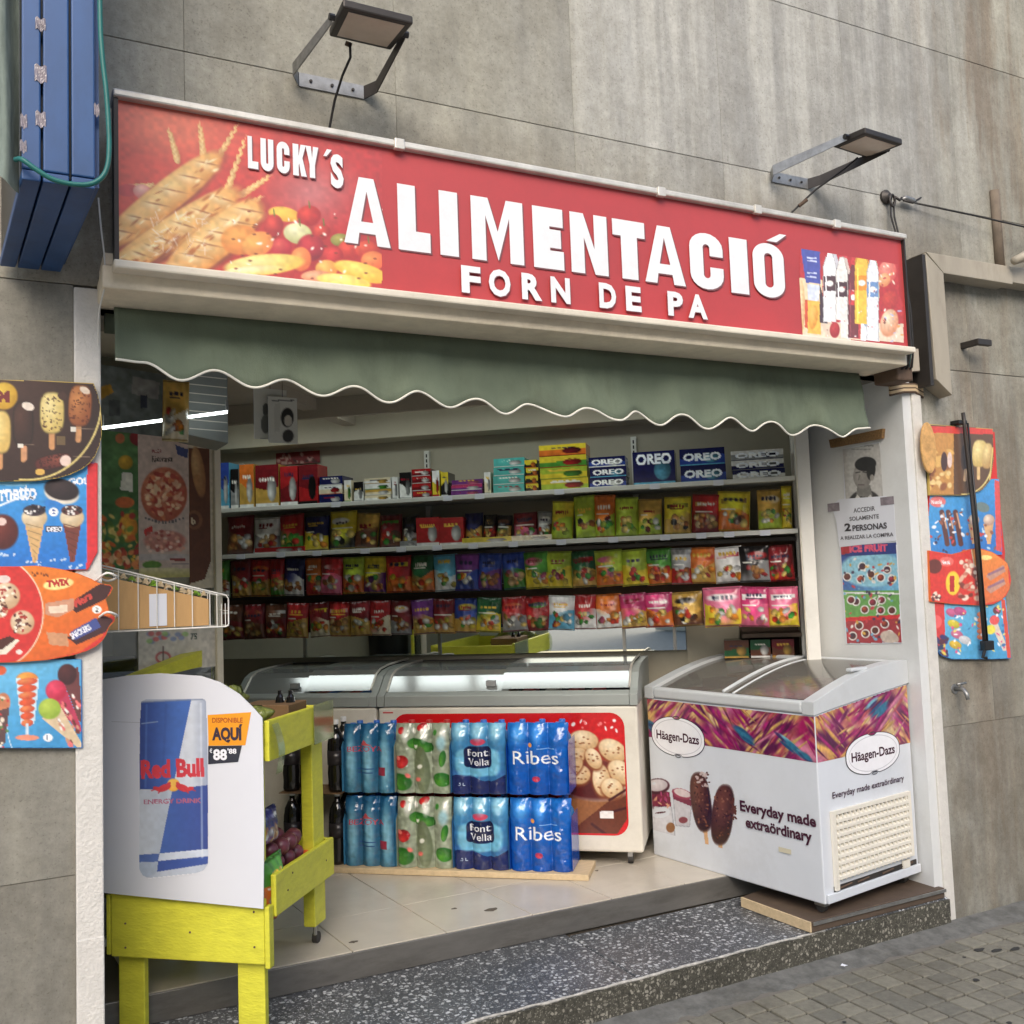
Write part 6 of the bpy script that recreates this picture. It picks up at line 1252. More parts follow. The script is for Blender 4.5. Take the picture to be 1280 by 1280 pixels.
cv.grad((60, 98, 176), (40, 66, 142), *C1(290, 560), *C1(446, 560), cv.polym([C1(322, 462), C1(445, 448), C1(446, 670), C1(277, 686)]))
RQ([(206, 690), (277, 686), (270, 715), (206, 716)], (74, 104, 170)); RQ([(277, 686), (446, 670), (446, 694), (273, 712)], (206, 216, 232)); RQ([(272, 712), (446, 696), (445, 722), (268, 750)], (48, 80, 160)); RQ([(206, 716), (270, 716), (268, 750), (225, 772), (206, 745)], (170, 184, 204)); RQ([(268, 750), (445, 724), (425, 752), (250, 770)], (190, 200, 216))
cv.line(*C1(215, 235), *C1(270, 228), 1.2, (150, 170, 200)); cv.line(*C1(212, 160), *C1(430, 150), 2.2, (120, 134, 160), .7)
cv.line(*C1(232, 170), *C1(228, 455), 2.5, (110, 150, 214), .35); cv.line(*C1(300, 170), *C1(285, 455), 3, (40, 70, 140), .3); cv.line(*C1(420, 165), *C1(425, 700), 2.5, (236, 240, 246), .4)
canm = cv.polym([C1(206, 155), C1(440, 145), C1(447, 740), C1(206, 775)])
cc0 = cv.c.copy(); cv.text('Red Bull', 176.5, 972, 21, (206, 44, 62), 79 / (21 * glyphs('Red Bull', .05)[1]), -2, .05)
cv.c = np.where(canm[..., None], cv.c, cc0)
cv.ell(*C1(325, 448), 8, 8, 0, (246, 200, 90), (236, 170, 60))
for sx in (-1, 1):
    cv.ell(*C1(325 + sx * 32, 458), 9, 4.2, sx * 22, (206, 44, 56)); cv.ell(*C1(325 + sx * 55, 462), 6, 2.6, sx * -20, (206, 44, 56)); cv.ell(*C1(325 + sx * 18, 446), 4, 2, sx * 40, (206, 44, 56)); cv.line(*C1(325 + sx * 40, 462), *C1(325 + sx * 52, 476), 1.6, (196, 40, 52)); cv.line(*C1(325 + sx * 60, 462), *C1(325 + sx * 76, 468), 1.4, (196, 40, 52))
cv.text('ENERGY DRINK', 180, 1005, 5.5, (170, 90, 120), 72 / (5.5 * glyphs('ENERGY DRINK', .03)[1]), -1.5, .03)
cv.noise(.03, 6); cv.build('can_picture', M['board'], bp, .0008, cv.polym([C1(*p) for p in ((212, 158), (230, 148), (415, 142), (438, 152), (445, 300), (447, 720), (436, 742), (400, 758), (240, 775), (216, 762), (205, 740), (204, 300))]))
vp = VP(STD, -.016, .0008); q = lambda x, y: STD.uv(x, y, -.016)
vp.poly([q(*C1(444, 205)), q(*C1(595, 195)), q(*C1(575, 310)), q(*C1(447, 312))], (240, 160, 40)); vp.poly([q(*C1(446, 313)), q(*C1(563, 311)), q(*C1(550, 368)), q(*C1(446, 376))], (54, 56, 66))
def pt(tx, p0, p1, hpx, col, bold): vt(vp, _SP, tx, p0, p1, hpx, col, bold)
class _SPc:
    uv = staticmethod(lambda x, y: STD.uv(x, y, -.016))
_SP = _SPc()
pt('DISPONIBLE', C1(460, 234), C1(566, 228), 6, (180, 90, 40), .02); pt('AQUÍ', C1(460, 292), C1(566, 288), 14.5, (66, 54, 66), .05)
pt('88', C1(464, 361), C1(512, 358), 12.5, (240, 240, 246), .04); pt("'88", C1(514, 340), C1(545, 337), 6, (240, 240, 246), .03); pt('€', C1(452, 336), C1(461, 336), 5, (240, 240, 246), .02)
vp.build('price_flash', M['gloss'], bp)
rr = random.Random(31)
obj('crease', MB().tube([STD.P(-.60, -.0162, 1.145), STD.P(-.45, -.0162, 1.140), STD.P(-.30, -.0162, 1.150)], .0007, 4), M['grey'], bp)
# second yellow shelf behind, with post
ys = thing('yellow_rack', STD.P(-.66, .6, .22), 'yellow rack behind the white poster next to the shop window', 'rack')
obj('top_board', MB().hexa([STD.P(-.70, .10, 1.262), STD.P(-.64, .10, 1.262), STD.P(-.72, .80, 1.285), STD.P(-.655, .80, 1.285), STD.P(-.70, .10, 1.275), STD.P(-.64, .10, 1.275), STD.P(-.72, .80, 1.365), STD.P(-.655, .80, 1.365)]), M['yellow'], ys)
obj('post', MB().box(-.668, -.650, .80, .82, .221, 1.365, STD), M['yellow'], ys); obj('shelf', MB().box(-.72, -.655, .12, .80, .90, .915, STD), M['yellow'], ys)

# ================================================================== WIRE BASKET
wb = thing('wire_basket', (.43, 3.5, 1.5), 'white wire basket hanging from the left jamb with a torn cardboard box inside', 'basket')
bl, br_ = .226, .640; zt = lambda x: 1.708 - (x - bl) / (br_ - bl) * .115
mb = MB()
F_, K_ = 3.40, 3.58
for a in ([(bl, F_, zt(bl)), (br_ - .01, F_, zt(br_)), (br_, F_ + .01, zt(br_) - .012), (br_, F_ + .01, 1.495), (br_ - .01, F_, 1.487), (bl, F_, 1.489)], [(bl, K_, zt(bl)), (br_, K_, zt(br_)), (br_, K_, 1.487), (bl, K_, 1.489)]): obj('rim', MB().tube(a, .0028, 6), M['wire'], wb, smooth=True)
for y in (F_, K_):
    for x in (.290, .350, .408, .463, .520, .577, .6): obj('upright_wire', MB().tube([(x, y, zt(x)), (x, y, 1.489)], .0018, 5), M['wire'], wb)
for x in (.30, .42, .54, .635): obj('cross_wire', MB().tube([(x, F_, 1.489), (x, K_, 1.489)], .0018, 5), M['wire'], wb)
for z in (1.49, 1.54, zt(br_)): obj('cross_wire', MB().tube([(br_, F_ + .01, z), (br_, K_, z)], .0018, 5), M['wire'], wb)
for x in (.600, .615, .628): obj('end_wire', MB().tube([(x, F_ + .002, 1.565), (x, F_ + .002, 1.49)], .0016, 5), M['wire'], wb)
for zq in (1.66, 1.545): obj('hook_wire', MB().tube(smoothpath([(.205, 3.14, zq - .01), (.232, 3.10, zq + .012), (.262, 3.12, zq), (.245, 3.2, zq - .01), (.225, 3.25, zq)], 4), .0035, 6), M['wire'], wb, smooth=True)
cbx = thing('cardboard_tray', (.41, 3.5, 1.49), 'brown cardboard tray with a white ticket lying in the wire basket', 'cardboard box')
obj('tray', MB().hexa([(.236, 3.412, 1.494), (.575, 3.412, 1.494), (.236, 3.56, 1.494), (.575, 3.56, 1.494), (.236, 3.412, 1.672), (.575, 3.412, 1.582), (.236, 3.56, 1.672), (.575, 3.56, 1.582)]), M['card'], cbx)
obj('ticket', MB().box(.385, .440, 3.409, 3.4115, 1.500, 1.606), M['paper'], cbx)
rr = random.Random(17)
for k in range(14):
    x = .25 + k * .023; z = 1.674 - (x - .236) * .265
    o = obj('torn_flap', MB().sheet(lambda u, v: (x + .026 * u, 3.415 + .03 * v + rr.uniform(-.006, .006), z + .018 * math.sin(u * 3) * v + rr.uniform(-.004, .006)), 3, 3), M['wood' if k % 3 else 'greenbag'], cbx, recalc=False)

# ================================================================== GLASS PANEL WITH POSTERS
gp = thing('shop_window', GLS.P(.28, 0, .22), 'glass side window left of the opening, covered in food posters', 'window')
obj('pane', MB().box(-.075, .535, -.004, .004, .25, 2.60, GLS), M['glass'], gp)
obj('frame', MB().box(.536, .570, -.02, .02, .22, 2.618, GLS), M['ivory'], gp, bevel=.004); obj('frame', MB().box(-.08, -.076, -.02, .02, .22, 2.618, GLS), M['dark'], gp); obj('frame', MB().box(-.075, .535, -.02, .02, .221, .249, GLS), M['alu'], gp)
def gposter(x0, y0, x1, y1, label, paint, t=-.0068, cat='poster', mask=None, name='window_poster'):
    a = GLS.uv(x0, (y0 + y1) / 2, t)[0]; b = GLS.uv(x1, (y0 + y1) / 2, t)[0]; xm = (x0 + x1) / 2; zt_ = GLS.uv(xm, y0, t)[1]; zb2 = GLS.uv(xm, y1, t)[1]
    cv = Canvas(GLS, a, b, zb2, zt_, .0045, t); paint(cv); cv.noise(.07, 3)
    o = cv.build(name, M['faded'], None, 0, mask(cv) if mask else None); tag(o, label, cat); return o
def p_green(cv):
    cv.grad((90, 130, 80), (60, 110, 60), 130, 545, 130, 700); cv.noise(.15, 5); r_ = random.Random(3)
    cv.poly([(153, 590), (166, 592), (166, 615), (150, 612)], (226, 226, 216)); cv.ell(157, 578, 9, 9, 0, (226, 180, 60), (160, 130, 40)); cv.ell(156, 628, 12, 7, 0, (206, 110, 60)); cv.ell(160, 660, 12, 18, 0, (236, 176, 60), (206, 130, 40))
    for _ in range(90): cv.ell(r_.uniform(124, 175), r_.uniform(640, 712), r_.uniform(2, 6), r_.uniform(2, 4), r_.uniform(0, 180), r_.choice([(236, 180, 70), (216, 110, 50), (120, 150, 60), (226, 206, 120), (176, 60, 50), (80, 120, 50)]), soft=.5)
    for _ in range(40): cv.ell(r_.uniform(124, 175), r_.uniform(690, 712), 4, 3, r_.uniform(0, 180), r_.choice([(216, 90, 60), (236, 150, 90), (250, 200, 150)]), soft=.4)
    cv.ell(176, 547, 14, 11, 0, (160, 50, 56), (120, 36, 44)); cv.ell(150, 548, 6, 6, 0, (200, 120, 80))
gposter(125, 540, 174, 712, 'green poster of oranges and vegetables at the left edge of the window', p_green)
def p_pizza(cv):
    r_ = random.Random(5); cv.fill((206, 186, 178)); cv.ell(205, 618, 29, 34, 0, (206, 132, 100), (176, 92, 70), soft=.06); cv.ell(205, 618, 25, 30, 0, (214, 140, 110), (190, 104, 80))
    for _ in range(110):
        a, q = r_.uniform(0, 6.28), r_.uniform(0, 1) ** .5; cv.ell(205 + 24 * q * math.cos(a), 618 + 29 * q * math.sin(a), r_.uniform(1.5, 5), r_.uniform(1.5, 4), r_.uniform(0, 180), r_.choice([(226, 176, 146), (190, 84, 70), (240, 206, 170), (170, 70, 60), (216, 130, 90)]), soft=.4)
    cv.text('Ristorante', 190, 577, 7, (90, 80, 76), .62); cv.poly([(219, 556), (236, 562), (234, 573), (222, 568)], (70, 80, 130)); cv.text('PIZZA', 190, 566, 4, (150, 90, 90), .8)
    for k in range(12): a = R(200 - k * 20 + 40); cv.rect(181 + k * 4.2, 646 + 5 * math.sin(k / 11 * 3.14), 183.6 + k * 4.2, 649.5 + 5 * math.sin(k / 11 * 3.14), (110, 106, 112))
    cv.poly([(180, 662), (190, 657), (191, 664), (181, 671)], (206, 60, 60)); cv.ell(206, 676, 26, 13, 0, (206, 150, 140), (190, 120, 110), soft=.2)
    for _ in range(40): cv.ell(r_.uniform(184, 230), r_.uniform(664, 690), 2.5, 2, 0, r_.choice([(236, 206, 196), (176, 90, 86), (226, 170, 150)]), soft=.5)
    cv.rect(174, 693, 236, 700, (196, 186, 186)); cv.rect(212, 698, 232, 701, (150, 70, 70)); cv.ell(190, 706, 12, 5, 0, (96, 140, 60)); cv.rect(215, 704, 236, 706, (140, 130, 140)); cv.grad((214, 206, 170), (196, 190, 120), 200, 710, 200, 720, cv.Y > 710)
gposter(173, 546, 236, 722, 'pale poster of a round pizza in the shop window', p_pizza, -.0075)
def p_brown(cv):
    cv.fill((206, 196, 176)); cv.poly([(236, 560), (262, 560), (264, 700), (256, 724), (236, 730)], (96, 54, 34)); cv.ell(248, 590, 8, 32, -8, (206, 168, 118), (150, 104, 66)); cv.ell(247, 600, 5, 7, 0, (170, 124, 80)); cv.ell(243, 650, 10, 12, 0, (130, 84, 56)); cv.ell(242, 650, 7, 8, 0, (90, 50, 34)); cv.text('b', 239, 655, 8, (220, 200, 170), 1)
gposter(236, 556, 272, 735, 'brown ice cream poster strip next to the pizza poster', p_brown, -.0062)
def p_low(cv):
    cv.fill((206, 200, 190)); r_ = random.Random(8)
    for _ in range(16): cv.ell(r_.uniform(176, 232), r_.uniform(792, 802), 4, 3, 0, r_.choice([(150, 160, 190), (206, 120, 120), (160, 190, 130)]), soft=.5)
    cv.ell(204, 822, 10, 8, 0, (190, 110, 110)); cv.ell(204, 822, 7, 5, 0, (206, 196, 186)); cv.line(204, 808, 204, 835, 1.5, (96, 80, 76)); cv.text('75', 238, 799, 7, (60, 80, 70), .9)
gposter(173, 786, 270, 838, 'white poster with small pictures low in the shop window', p_low, -.0072)
def p_top(cv):
    cv.grad((120, 128, 128), (100, 108, 108), 130, 470, 230, 540); cv.poly([(166, 470), (200, 478), (198, 500), (164, 492)], (150, 150, 150)); cv.rect(176, 494, 184, 510, (60, 66, 84)); cv.rect(136, 500, 150, 520, (90, 96, 100)); cv.poly([(124, 484), (138, 480), (142, 490), (126, 500)], (196, 150, 60)); cv.noise(.15, 6)
gposter(125, 462, 208, 545, 'grey poster peeling at the top of the shop window', p_top, -.0058)
def p_foil(cv):
    cv.fill((160, 140, 100)); r_ = random.Random(9); cv.rect(204, 486, 236, 500, (196, 126, 50))
    for _ in range(60): cv.ell(r_.uniform(206, 236), r_.uniform(500, 550), r_.uniform(2, 6), r_.uniform(1, 4), r_.uniform(0, 180), r_.choice([(226, 206, 150), (110, 90, 60), (240, 236, 220), (160, 150, 90), (60, 50, 40)]), soft=.4)
FB = Frame(0, 3.84, 0)
b_ = bag(FB, (FB.uv(206, 520)[0] + FB.uv(236, 520)[0]) / 2, FB.uv(220, 552)[1], .096, FB.uv(220, 476)[1] - FB.uv(220, 552)[1], 0, ['gold', 'cream', 'orange'], 950, 'gold foil bag hanging in front of the window above the pizza poster', None, 'foil_bag', 'bag')
db = thing('dark_bin', GLS.P(.07, .12, .22), 'dark grey bin standing behind the window below the vegetable poster', 'bin')
obj('bin_body', MB().lathe(GLS.P(.09, .22, .22), [(.13, 0), (.16, 1.08), (.165, 1.10), (.15, 1.11)], 24), M['black'], db, smooth=True, sharp=40); obj('bin_rim', MB().lathe(GLS.P(.09, .22, 1.30), [(.168, 0), (.172, .01), (.172, .03), (.165, .04)], 24), M['dark'], db, smooth=True, sharp=40)
# grey hanging panel and paper notices
gpn = thing('grey_box_panel', (.69, 4.1, 2.2), 'pale grey ribbed plastic box hanging under the ceiling behind the window', 'panel')
FP = Frame(.605, 4.0, 2); a = .157
obj('panel', MB().hexa([FP.P(0, 0, 2.236), FP.P(a, .0, 2.207), FP.P(0, .22, 2.236), FP.P(a, .22, 2.207), FP.P(0, 0, 2.60), FP.P(a, 0, 2.60), FP.P(0, .22, 2.60), FP.P(a, .22, 2.60)]), mat('dull_grey_plastic', (132, 138, 138), .5), gpn, bevel=.003)
for k in range(9): z = 2.26 + k * .036; obj('rib', MB().hexa([FP.P(.004, -.0015, z), FP.P(a - .004, -.0015, z - .006), FP.P(.004, -.0005, z), FP.P(a - .004, -.0005, z - .006), FP.P(.004, -.0015, z + .004), FP.P(a - .004, -.0015, z - .002), FP.P(.004, -.0005, z + .004), FP.P(a - .004, -.0005, z - .002)]), M['white'], gpn)
NC = Frame(.869, 4.0, 8)
for i, (x0, y0, x1, y1, t, lab) in enumerate(((318, 488, 358, 548, .0, 'left hanging paper card showing a dark figure under the ceiling'), (336, 498, 371, 553, -.03, 'front hanging paper card with a dark haired portrait under the ceiling'))):
    a, zb2 = NC.uv(x0, y1, t); b, zt_ = NC.uv(x1, y0, t); cv = Canvas(NC, a, b, zb2, zt_, .0045, t); cv.fill((204, 204, 194))
    if i == 0: cv.ell(332, 512, 4, 8, 0, (90, 90, 84)); cv.ell(332, 530, 6, 12, 0, (110, 110, 104)); cv.rect(325, 548, 348, 549, (80, 80, 80)); cv.ell(344, 520, 3, 3, 0, (130, 130, 120))
    else: cv.ell(359, 522, 8, 12, 0, (40, 38, 36)); cv.ell(360, 526, 5, 7, 0, (196, 190, 176)); cv.ell(360, 545, 7, 8, 0, (60, 58, 56)); cv.rect(340, 500, 368, 501.5, (90, 90, 90)); cv.rect(343, 504, 350, 540, (190, 190, 180))
    cd = thing('hanging_card', NC.P((a + b) / 2, t, zb2), lab, 'notice', None); cv.build('card_front', M['print'], cd, .001); obj('card', MB().box(a, b, t, t + .003, zb2, zt_, NC), M['paper'], cd)
    obj('string', MB().tube([NC.P((a + b) / 2, t + .001, zt_), NC.P((a + b) / 2, t + .001, 2.62)], .0012, 4), M['cable'], cd)

# ================================================================== NOTICES ON THE RIGHT JAMB
J = lambda x, y: JMB.uv(x, y)
nb = thing('wooden_slat', (3.66, 3.4, 2.24), 'old brown wooden slat fixed above the portrait notice on the jamb', 'wooden slat')
obj('slat', MB().prism([J(1040, 550), J(1107, 536), J(1106, 548), J(1042, 560)], -.022, -.002, JMB), M['wood'] if False else mat('old_wood', (120, 92, 56), .8, var=.4, nscale=14, stretch=(1, 8, 8)), nb)
pn = thing('portrait_notice', (3.66, 3.4, 1.95), 'grey photocopied portrait notice taped to the white jamb', 'notice')
ps = [J(1054, 562), J(1100, 552), J(1101, 624), J(1056, 628)]; obj('sheet', MB().prism(ps, -.003, -.001, JMB), M['paper'], pn)
cv = Canvas(JMB, ps[0][0], ps[1][0], ps[3][1] + .004, ps[0][1], .0035, -.003); cv.fill((190, 188, 184)); cv.ell(1081, 634, 22, 22, 0, (58, 56, 56), soft=.08); cv.poly([(1072, 606), (1088, 606), (1091, 622), (1070, 620)], (120, 118, 114)); cv.poly([(1072, 618), (1080, 628), (1088, 618), (1092, 626), (1080, 634), (1068, 624)], (206, 204, 200))
cv.ell(1078, 595, 11.5, 16, 0, (168, 164, 158), (134, 130, 126), soft=.08); cv.ell(1082, 580, 13.5, 9, -6, (44, 42, 42), soft=.1); cv.ell(1089, 588, 5.5, 12, 6, (46, 44, 44), soft=.15); cv.ell(1090, 597, 2.6, 4, 0, (150, 146, 140)); cv.line(1070, 591, 1075, 590, 1.3, (60, 58, 58)); cv.line(1079, 590, 1085, 591, 1.3, (60, 58, 58)); cv.line(1073, 606, 1080, 606, 1.2, (90, 80, 80)); cv.line(1075, 594, 1073, 600, 1, (110, 106, 102))
cv.rect(1060, 556, 1092, 558, (130, 130, 126)); cv.rect(1064, 561, 1088, 562.4, (150, 150, 146)); cv.noise(.06, 3)
cv.build('photocopy', M['print'], pn, .0005)
pn = thing('customer_limit_notice', (3.66, 3.4, 1.75), 'white notice about two persons under the portrait notice', 'notice')
ps = [J(1040, 632), J(1050, 624), J(1108, 620), J(1118, 628), J(1121, 676), J(1050, 684), J(1046, 650)]; obj('sheet', MB().prism(ps, -.005, -.0035, JMB), M['paper'], pn)
for a in ((1036, 628, 1050, 640), (1102, 620, 1118, 632)): b0, b1 = J(a[0], a[3]), J(a[2], a[1]); obj('tape', MB().box(b0[0], b1[0], -.0062, -.0055, b0[1], b1[1], JMB), M['tape'], pn)
vp = VP(JMB, -.005, .0006)
vt(vp, JMB, 'ACCEDIR', (1068, 641), (1095, 638), 5.5, (90, 88, 92), .02); vt(vp, JMB, 'SOLAMENTE', (1063, 651), (1100, 648), 5, (90, 88, 92), .02); vt(vp, JMB, '2', (1057, 664), (1065, 663), 9, (60, 58, 62), .04); vt(vp, JMB, 'PERSONAS', (1067, 664), (1110, 660), 7, (70, 68, 72), .03); vt(vp, JMB, 'A REALIZAR LA COMPRA', (1052, 676), (1118, 669), 4.5, (90, 88, 92), .015)
vp.build('text', M['print'], pn)
pn = thing('ice_cream_menu', (3.66, 3.4, 1.25), 'tall blue, green and red ice cream menu on the white jamb above the freezer', 'poster')
ps = [J(1050, 681), J(1121, 677), J(1128, 804), J(1058, 805)]; obj('sheet', MB().prism(ps, -.003, -.001, JMB), M['paper'], pn)
cv = Canvas(JMB, min(p[0] for p in ps), max(p[0] for p in ps), min(p[1] for p in ps), max(p[1] for p in ps), .0034, -.003); r_ = random.Random(41)
cv.fill((60, 120, 180)); cv.grad((40, 70, 150), (120, 190, 226), 1052, 690, 1120, 730); cv.ell(1090, 712, 40, 22, 0, (150, 206, 226)); cv.poly([(1050, 680), (1124, 676), (1124, 692), (1052, 696)], (40, 60, 130)); cv.poly([(1050, 680), (1062, 680), (1062, 692), (1052, 693)], (180, 40, 50)); cv.text('ICE FRUIT', 1062, 690, 8, (226, 90, 120), .95, -2, .06)
cv.poly([(1052, 738), (1124, 738), (1126, 768), (1055, 773)], (110, 170, 90)); cv.poly([(1052, 740), (1124, 741), (1124, 743), (1052, 742)], (236, 240, 236)); cv.poly([(1055, 772), (1127, 768), (1130, 806), (1056, 808)], (170, 56, 66)); cv.poly([(1055, 772), (1127, 768), (1127, 773), (1055, 777)], (220, 50, 56))
for x, y in ((1078, 708), (1076, 724), (1089, 718), (1059, 721), (1109, 712), (1115, 724), (1101, 722), (1091, 753), (1081, 762), (1070, 752), (1102, 750), (1101, 763), (1115, 763), (1064, 750), (1066, 795), (1082, 792), (1094, 788), (1112, 793), (1074, 782), (1106, 780)):
    cv.ell(x, y, 5.6, 5.6, 0, (236, 234, 230)); cv.ell(x, y, 4, 4, 0, r_.choice([(150, 50, 60), (110, 66, 50), (206, 90, 60), (60, 50, 80), (190, 60, 90)]), (90, 40, 40))
for _ in range(90): cv.ell(r_.uniform(1052, 1126), r_.uniform(696, 804), r_.uniform(1, 3), r_.uniform(.8, 2), r_.uniform(0, 180), r_.choice([(240, 236, 230), (230, 180, 80), (206, 70, 80), (70, 60, 90), (120, 180, 210)]), soft=.6)
cv.ell(1112, 797, 12, 8, 20, (206, 190, 176)); cv.noise(.08, 3); cv.build('menu_print', M['board'], pn, .0005, cv.polym([(1050.5, 681.5), (1120.5, 677.5), (1127.5, 803.5), (1058.5, 804.5)]))

# ================================================================== ICE CREAM BOARDS
def board_panel(par, t, outline, edgecol, paint, seed, res=.0029, border=None):
    fr = WALL; tt = t
    ps = [fr.uv(x, y, tt) for x, y in outline]
    b = obj('panel', MB().prism(ps, tt, tt + .012, fr), edgecol, par)
    ss = [p[0] for p in ps]; zs = [p[1] for p in ps]; cv = Canvas(fr, min(ss), max(ss), min(zs), max(zs), res, tt); paint(cv); cv.noise(.05, 3)
    cv.build('artwork', M['board'], b, .0008, cv.polym(outline)); return b
def arc(cx, cy, rx, ry, a0, a1, n=14): return [(cx + rx * math.cos(R(a0 + (a1 - a0) * i / n)), cy + ry * math.sin(R(a0 + (a1 - a0) * i / n))) for i in range(n + 1)]
gold = mat('gold_edge', (196, 168, 90), .4); red_e = mat('red_board_edge', (206, 60, 56), .5); blue_e = mat('blue_board_edge', (50, 120, 190), .5); org_e = mat('orange_board_edge', (216, 110, 50), .5)
LB = thing('ice_cream_board', (.05, 3.13, 1.17), 'tall layered ice cream menu board on the left pillar with prices', 'menu board')
def stick_bar(cv, x, y, rx, ry, an, c0, c1, stick=True, speck=None, seed=1):
    a = R(an); dx, dy = -math.sin(a), math.cos(a); r_ = random.Random(seed)
    if stick: cv.line(x + dx * ry * .8, y + dy * ry * .8, x + dx * (ry + 18), y + dy * (ry + 18), rx * .5, (206, 150, 100)); 
    cv.ell(x, y, rx + 1, ry + 1, an, (236, 220, 170) if False else tuple(k * .5 for k in c1), p=3); cv.ell(x, y, rx, ry, an, c0, c1, p=3)
    if speck:
        for _ in range(60): u, v = r_.uniform(-.85, .85) * rx, r_.uniform(-.88, .88) * ry; cv.ell(x + u * math.cos(a) - v * math.sin(a), y + u * math.sin(a) + v * math.cos(a), r_.uniform(.7, 1.6), r_.uniform(.6, 1.2), r_.uniform(0, 180), speck, soft=.5)
def L1(cv):
    cv.fill((70, 48, 38)); cv.ell(40, 500, 110, 112, 0, (74, 50, 40), (52, 34, 28)); cv.ell(5, 495, 17, 17, 0, (240, 206, 80), (196, 150, 40)); cv.text('M', -3, 502, 13, (120, 40, 40), 1.05, 0, .06)
    stick_bar(cv, 0, 540, 13, 26, 0, (244, 224, 150), (214, 180, 100), seed=1); stick_bar(cv, 29, 530, 12, 27, 0, (84, 54, 42), (52, 34, 28)); cv.ell(35, 508, 8, 5, 20, (236, 222, 206)); cv.line(31, 560, 31, 573, 6, (206, 150, 110))
    stick_bar(cv, 65, 516, 14.5, 25, 0, (246, 230, 166), (216, 190, 110), True, (90, 60, 40), 2); cv.ell(78, 495, 6, 5, 30, (74, 50, 40)); stick_bar(cv, 100, 507, 14, 25, 3, (214, 146, 84), (150, 84, 44), True, (96, 46, 26), 3); cv.ell(106, 488, 7, 4, 30, (240, 220, 196))
    stick_bar(cv, 66, 577, 8, 22, 78, (150, 80, 62), (90, 40, 34), False, (60, 24, 20), 4); cv.ell(82, 576, 7, 7, 0, (236, 210, 196)); cv.ell(50, 590, 6, 4, 0, (226, 180, 90)); cv.rect(71, 545, 82, 556, (110, 90, 60)); cv.rect(88, 534, 95, 540, (226, 220, 206)); cv.rect(22, 555, 29, 560, (226, 220, 206))
    for x0, y0, x1, y1 in ((96, 536, 118, 536), (30, 556, 42, 556), (92, 571, 112, 571)): cv.line(x0, y0, x1, y1, .7, (150, 130, 110))
    pts = arc(33, 500, 94, 100, -22, 95, 30)
    for i in range(len(pts) - 1): cv.line(*pts[i], *pts[i + 1], 2.4, (226, 206, 130))
def L2(cv):
    cv.grad((66, 158, 220), (36, 120, 206), 50, 600, 60, 700); cv.poly([(-20, 596), (45, 600), (30, 608), (-20, 606)], (120, 190, 230)); cv.text('Cornetto', -22, 627, 20, (240, 244, 250), .62, -3, .03); cv.line(-10, 636, 34, 618, 2.6, (226, 236, 246))
    cv.text('GO!', 86, 606, 8, (246, 246, 250), 1.05, -3, .05); cv.ell(77, 617, 22, 13, 12, (226, 216, 200)); cv.ell(77, 612, 22, 13, 12, (66, 52, 52), (36, 28, 30)); cv.ell(68, 632, 14, 6, 20, (50, 132, 210)); cv.ell(3, 665, 20, 22, 0, (126, 56, 44), (80, 32, 30)); cv.ell(2, 652, 6, 5, 0, (236, 206, 196))
    def cone(x, y, s, c0, ctop):
        cv.poly([(x - 13 * s, y - 6), (x + 13 * s, y - 6), (x + 3, y + 48), (x - 2, y + 48)], c0); cv.ell(x, y - 8, 16 * s, 13 * s, 0, (240, 226, 196), (206, 180, 140)); cv.ell(x, y - 17, 14 * s, 7 * s, 0, ctop); r_ = random.Random(int(x))
        for _ in range(20): cv.ell(x + r_.uniform(-12, 12) * s, y - 17 + r_.uniform(-5, 5), 1.8, 1.4, 0, r_.choice([(30, 24, 28), (240, 236, 230)]), soft=.5)
        for k in range(6): cv.line(x - 10 + k * 2, y + k * 8, x + 9 - k * 1.6, y + 5 + k * 8, 1, tuple(q * .7 for q in c0))
    cone(43, 655, 1, (216, 176, 120), (60, 50, 56)); cone(90, 655, .95, (120, 60, 50), (90, 50, 46)); cv.rect(57, 657, 76, 665, (30, 30, 46)); cv.text('OREO', 58, 664, 5.4, (240, 240, 246), .95, 0, .04); cv.ell(67, 640, 6, 5.5, 0, (246, 246, 246)); cv.text('2', 65, 643, 6, (60, 90, 160), 1)
    for x0, y0 in ((0, 690), (32, 702), (62, 698), (86, 706)): cv.scribble(x0, y0, x0 + 20, y0 + 5, (200, 220, 240), 8, 1.6, int(x0))
    for _ in range(10): cv.ell(rr.uniform(38, 60), rr.uniform(622, 640), 1.6, 1.2, 0, (40, 40, 60))
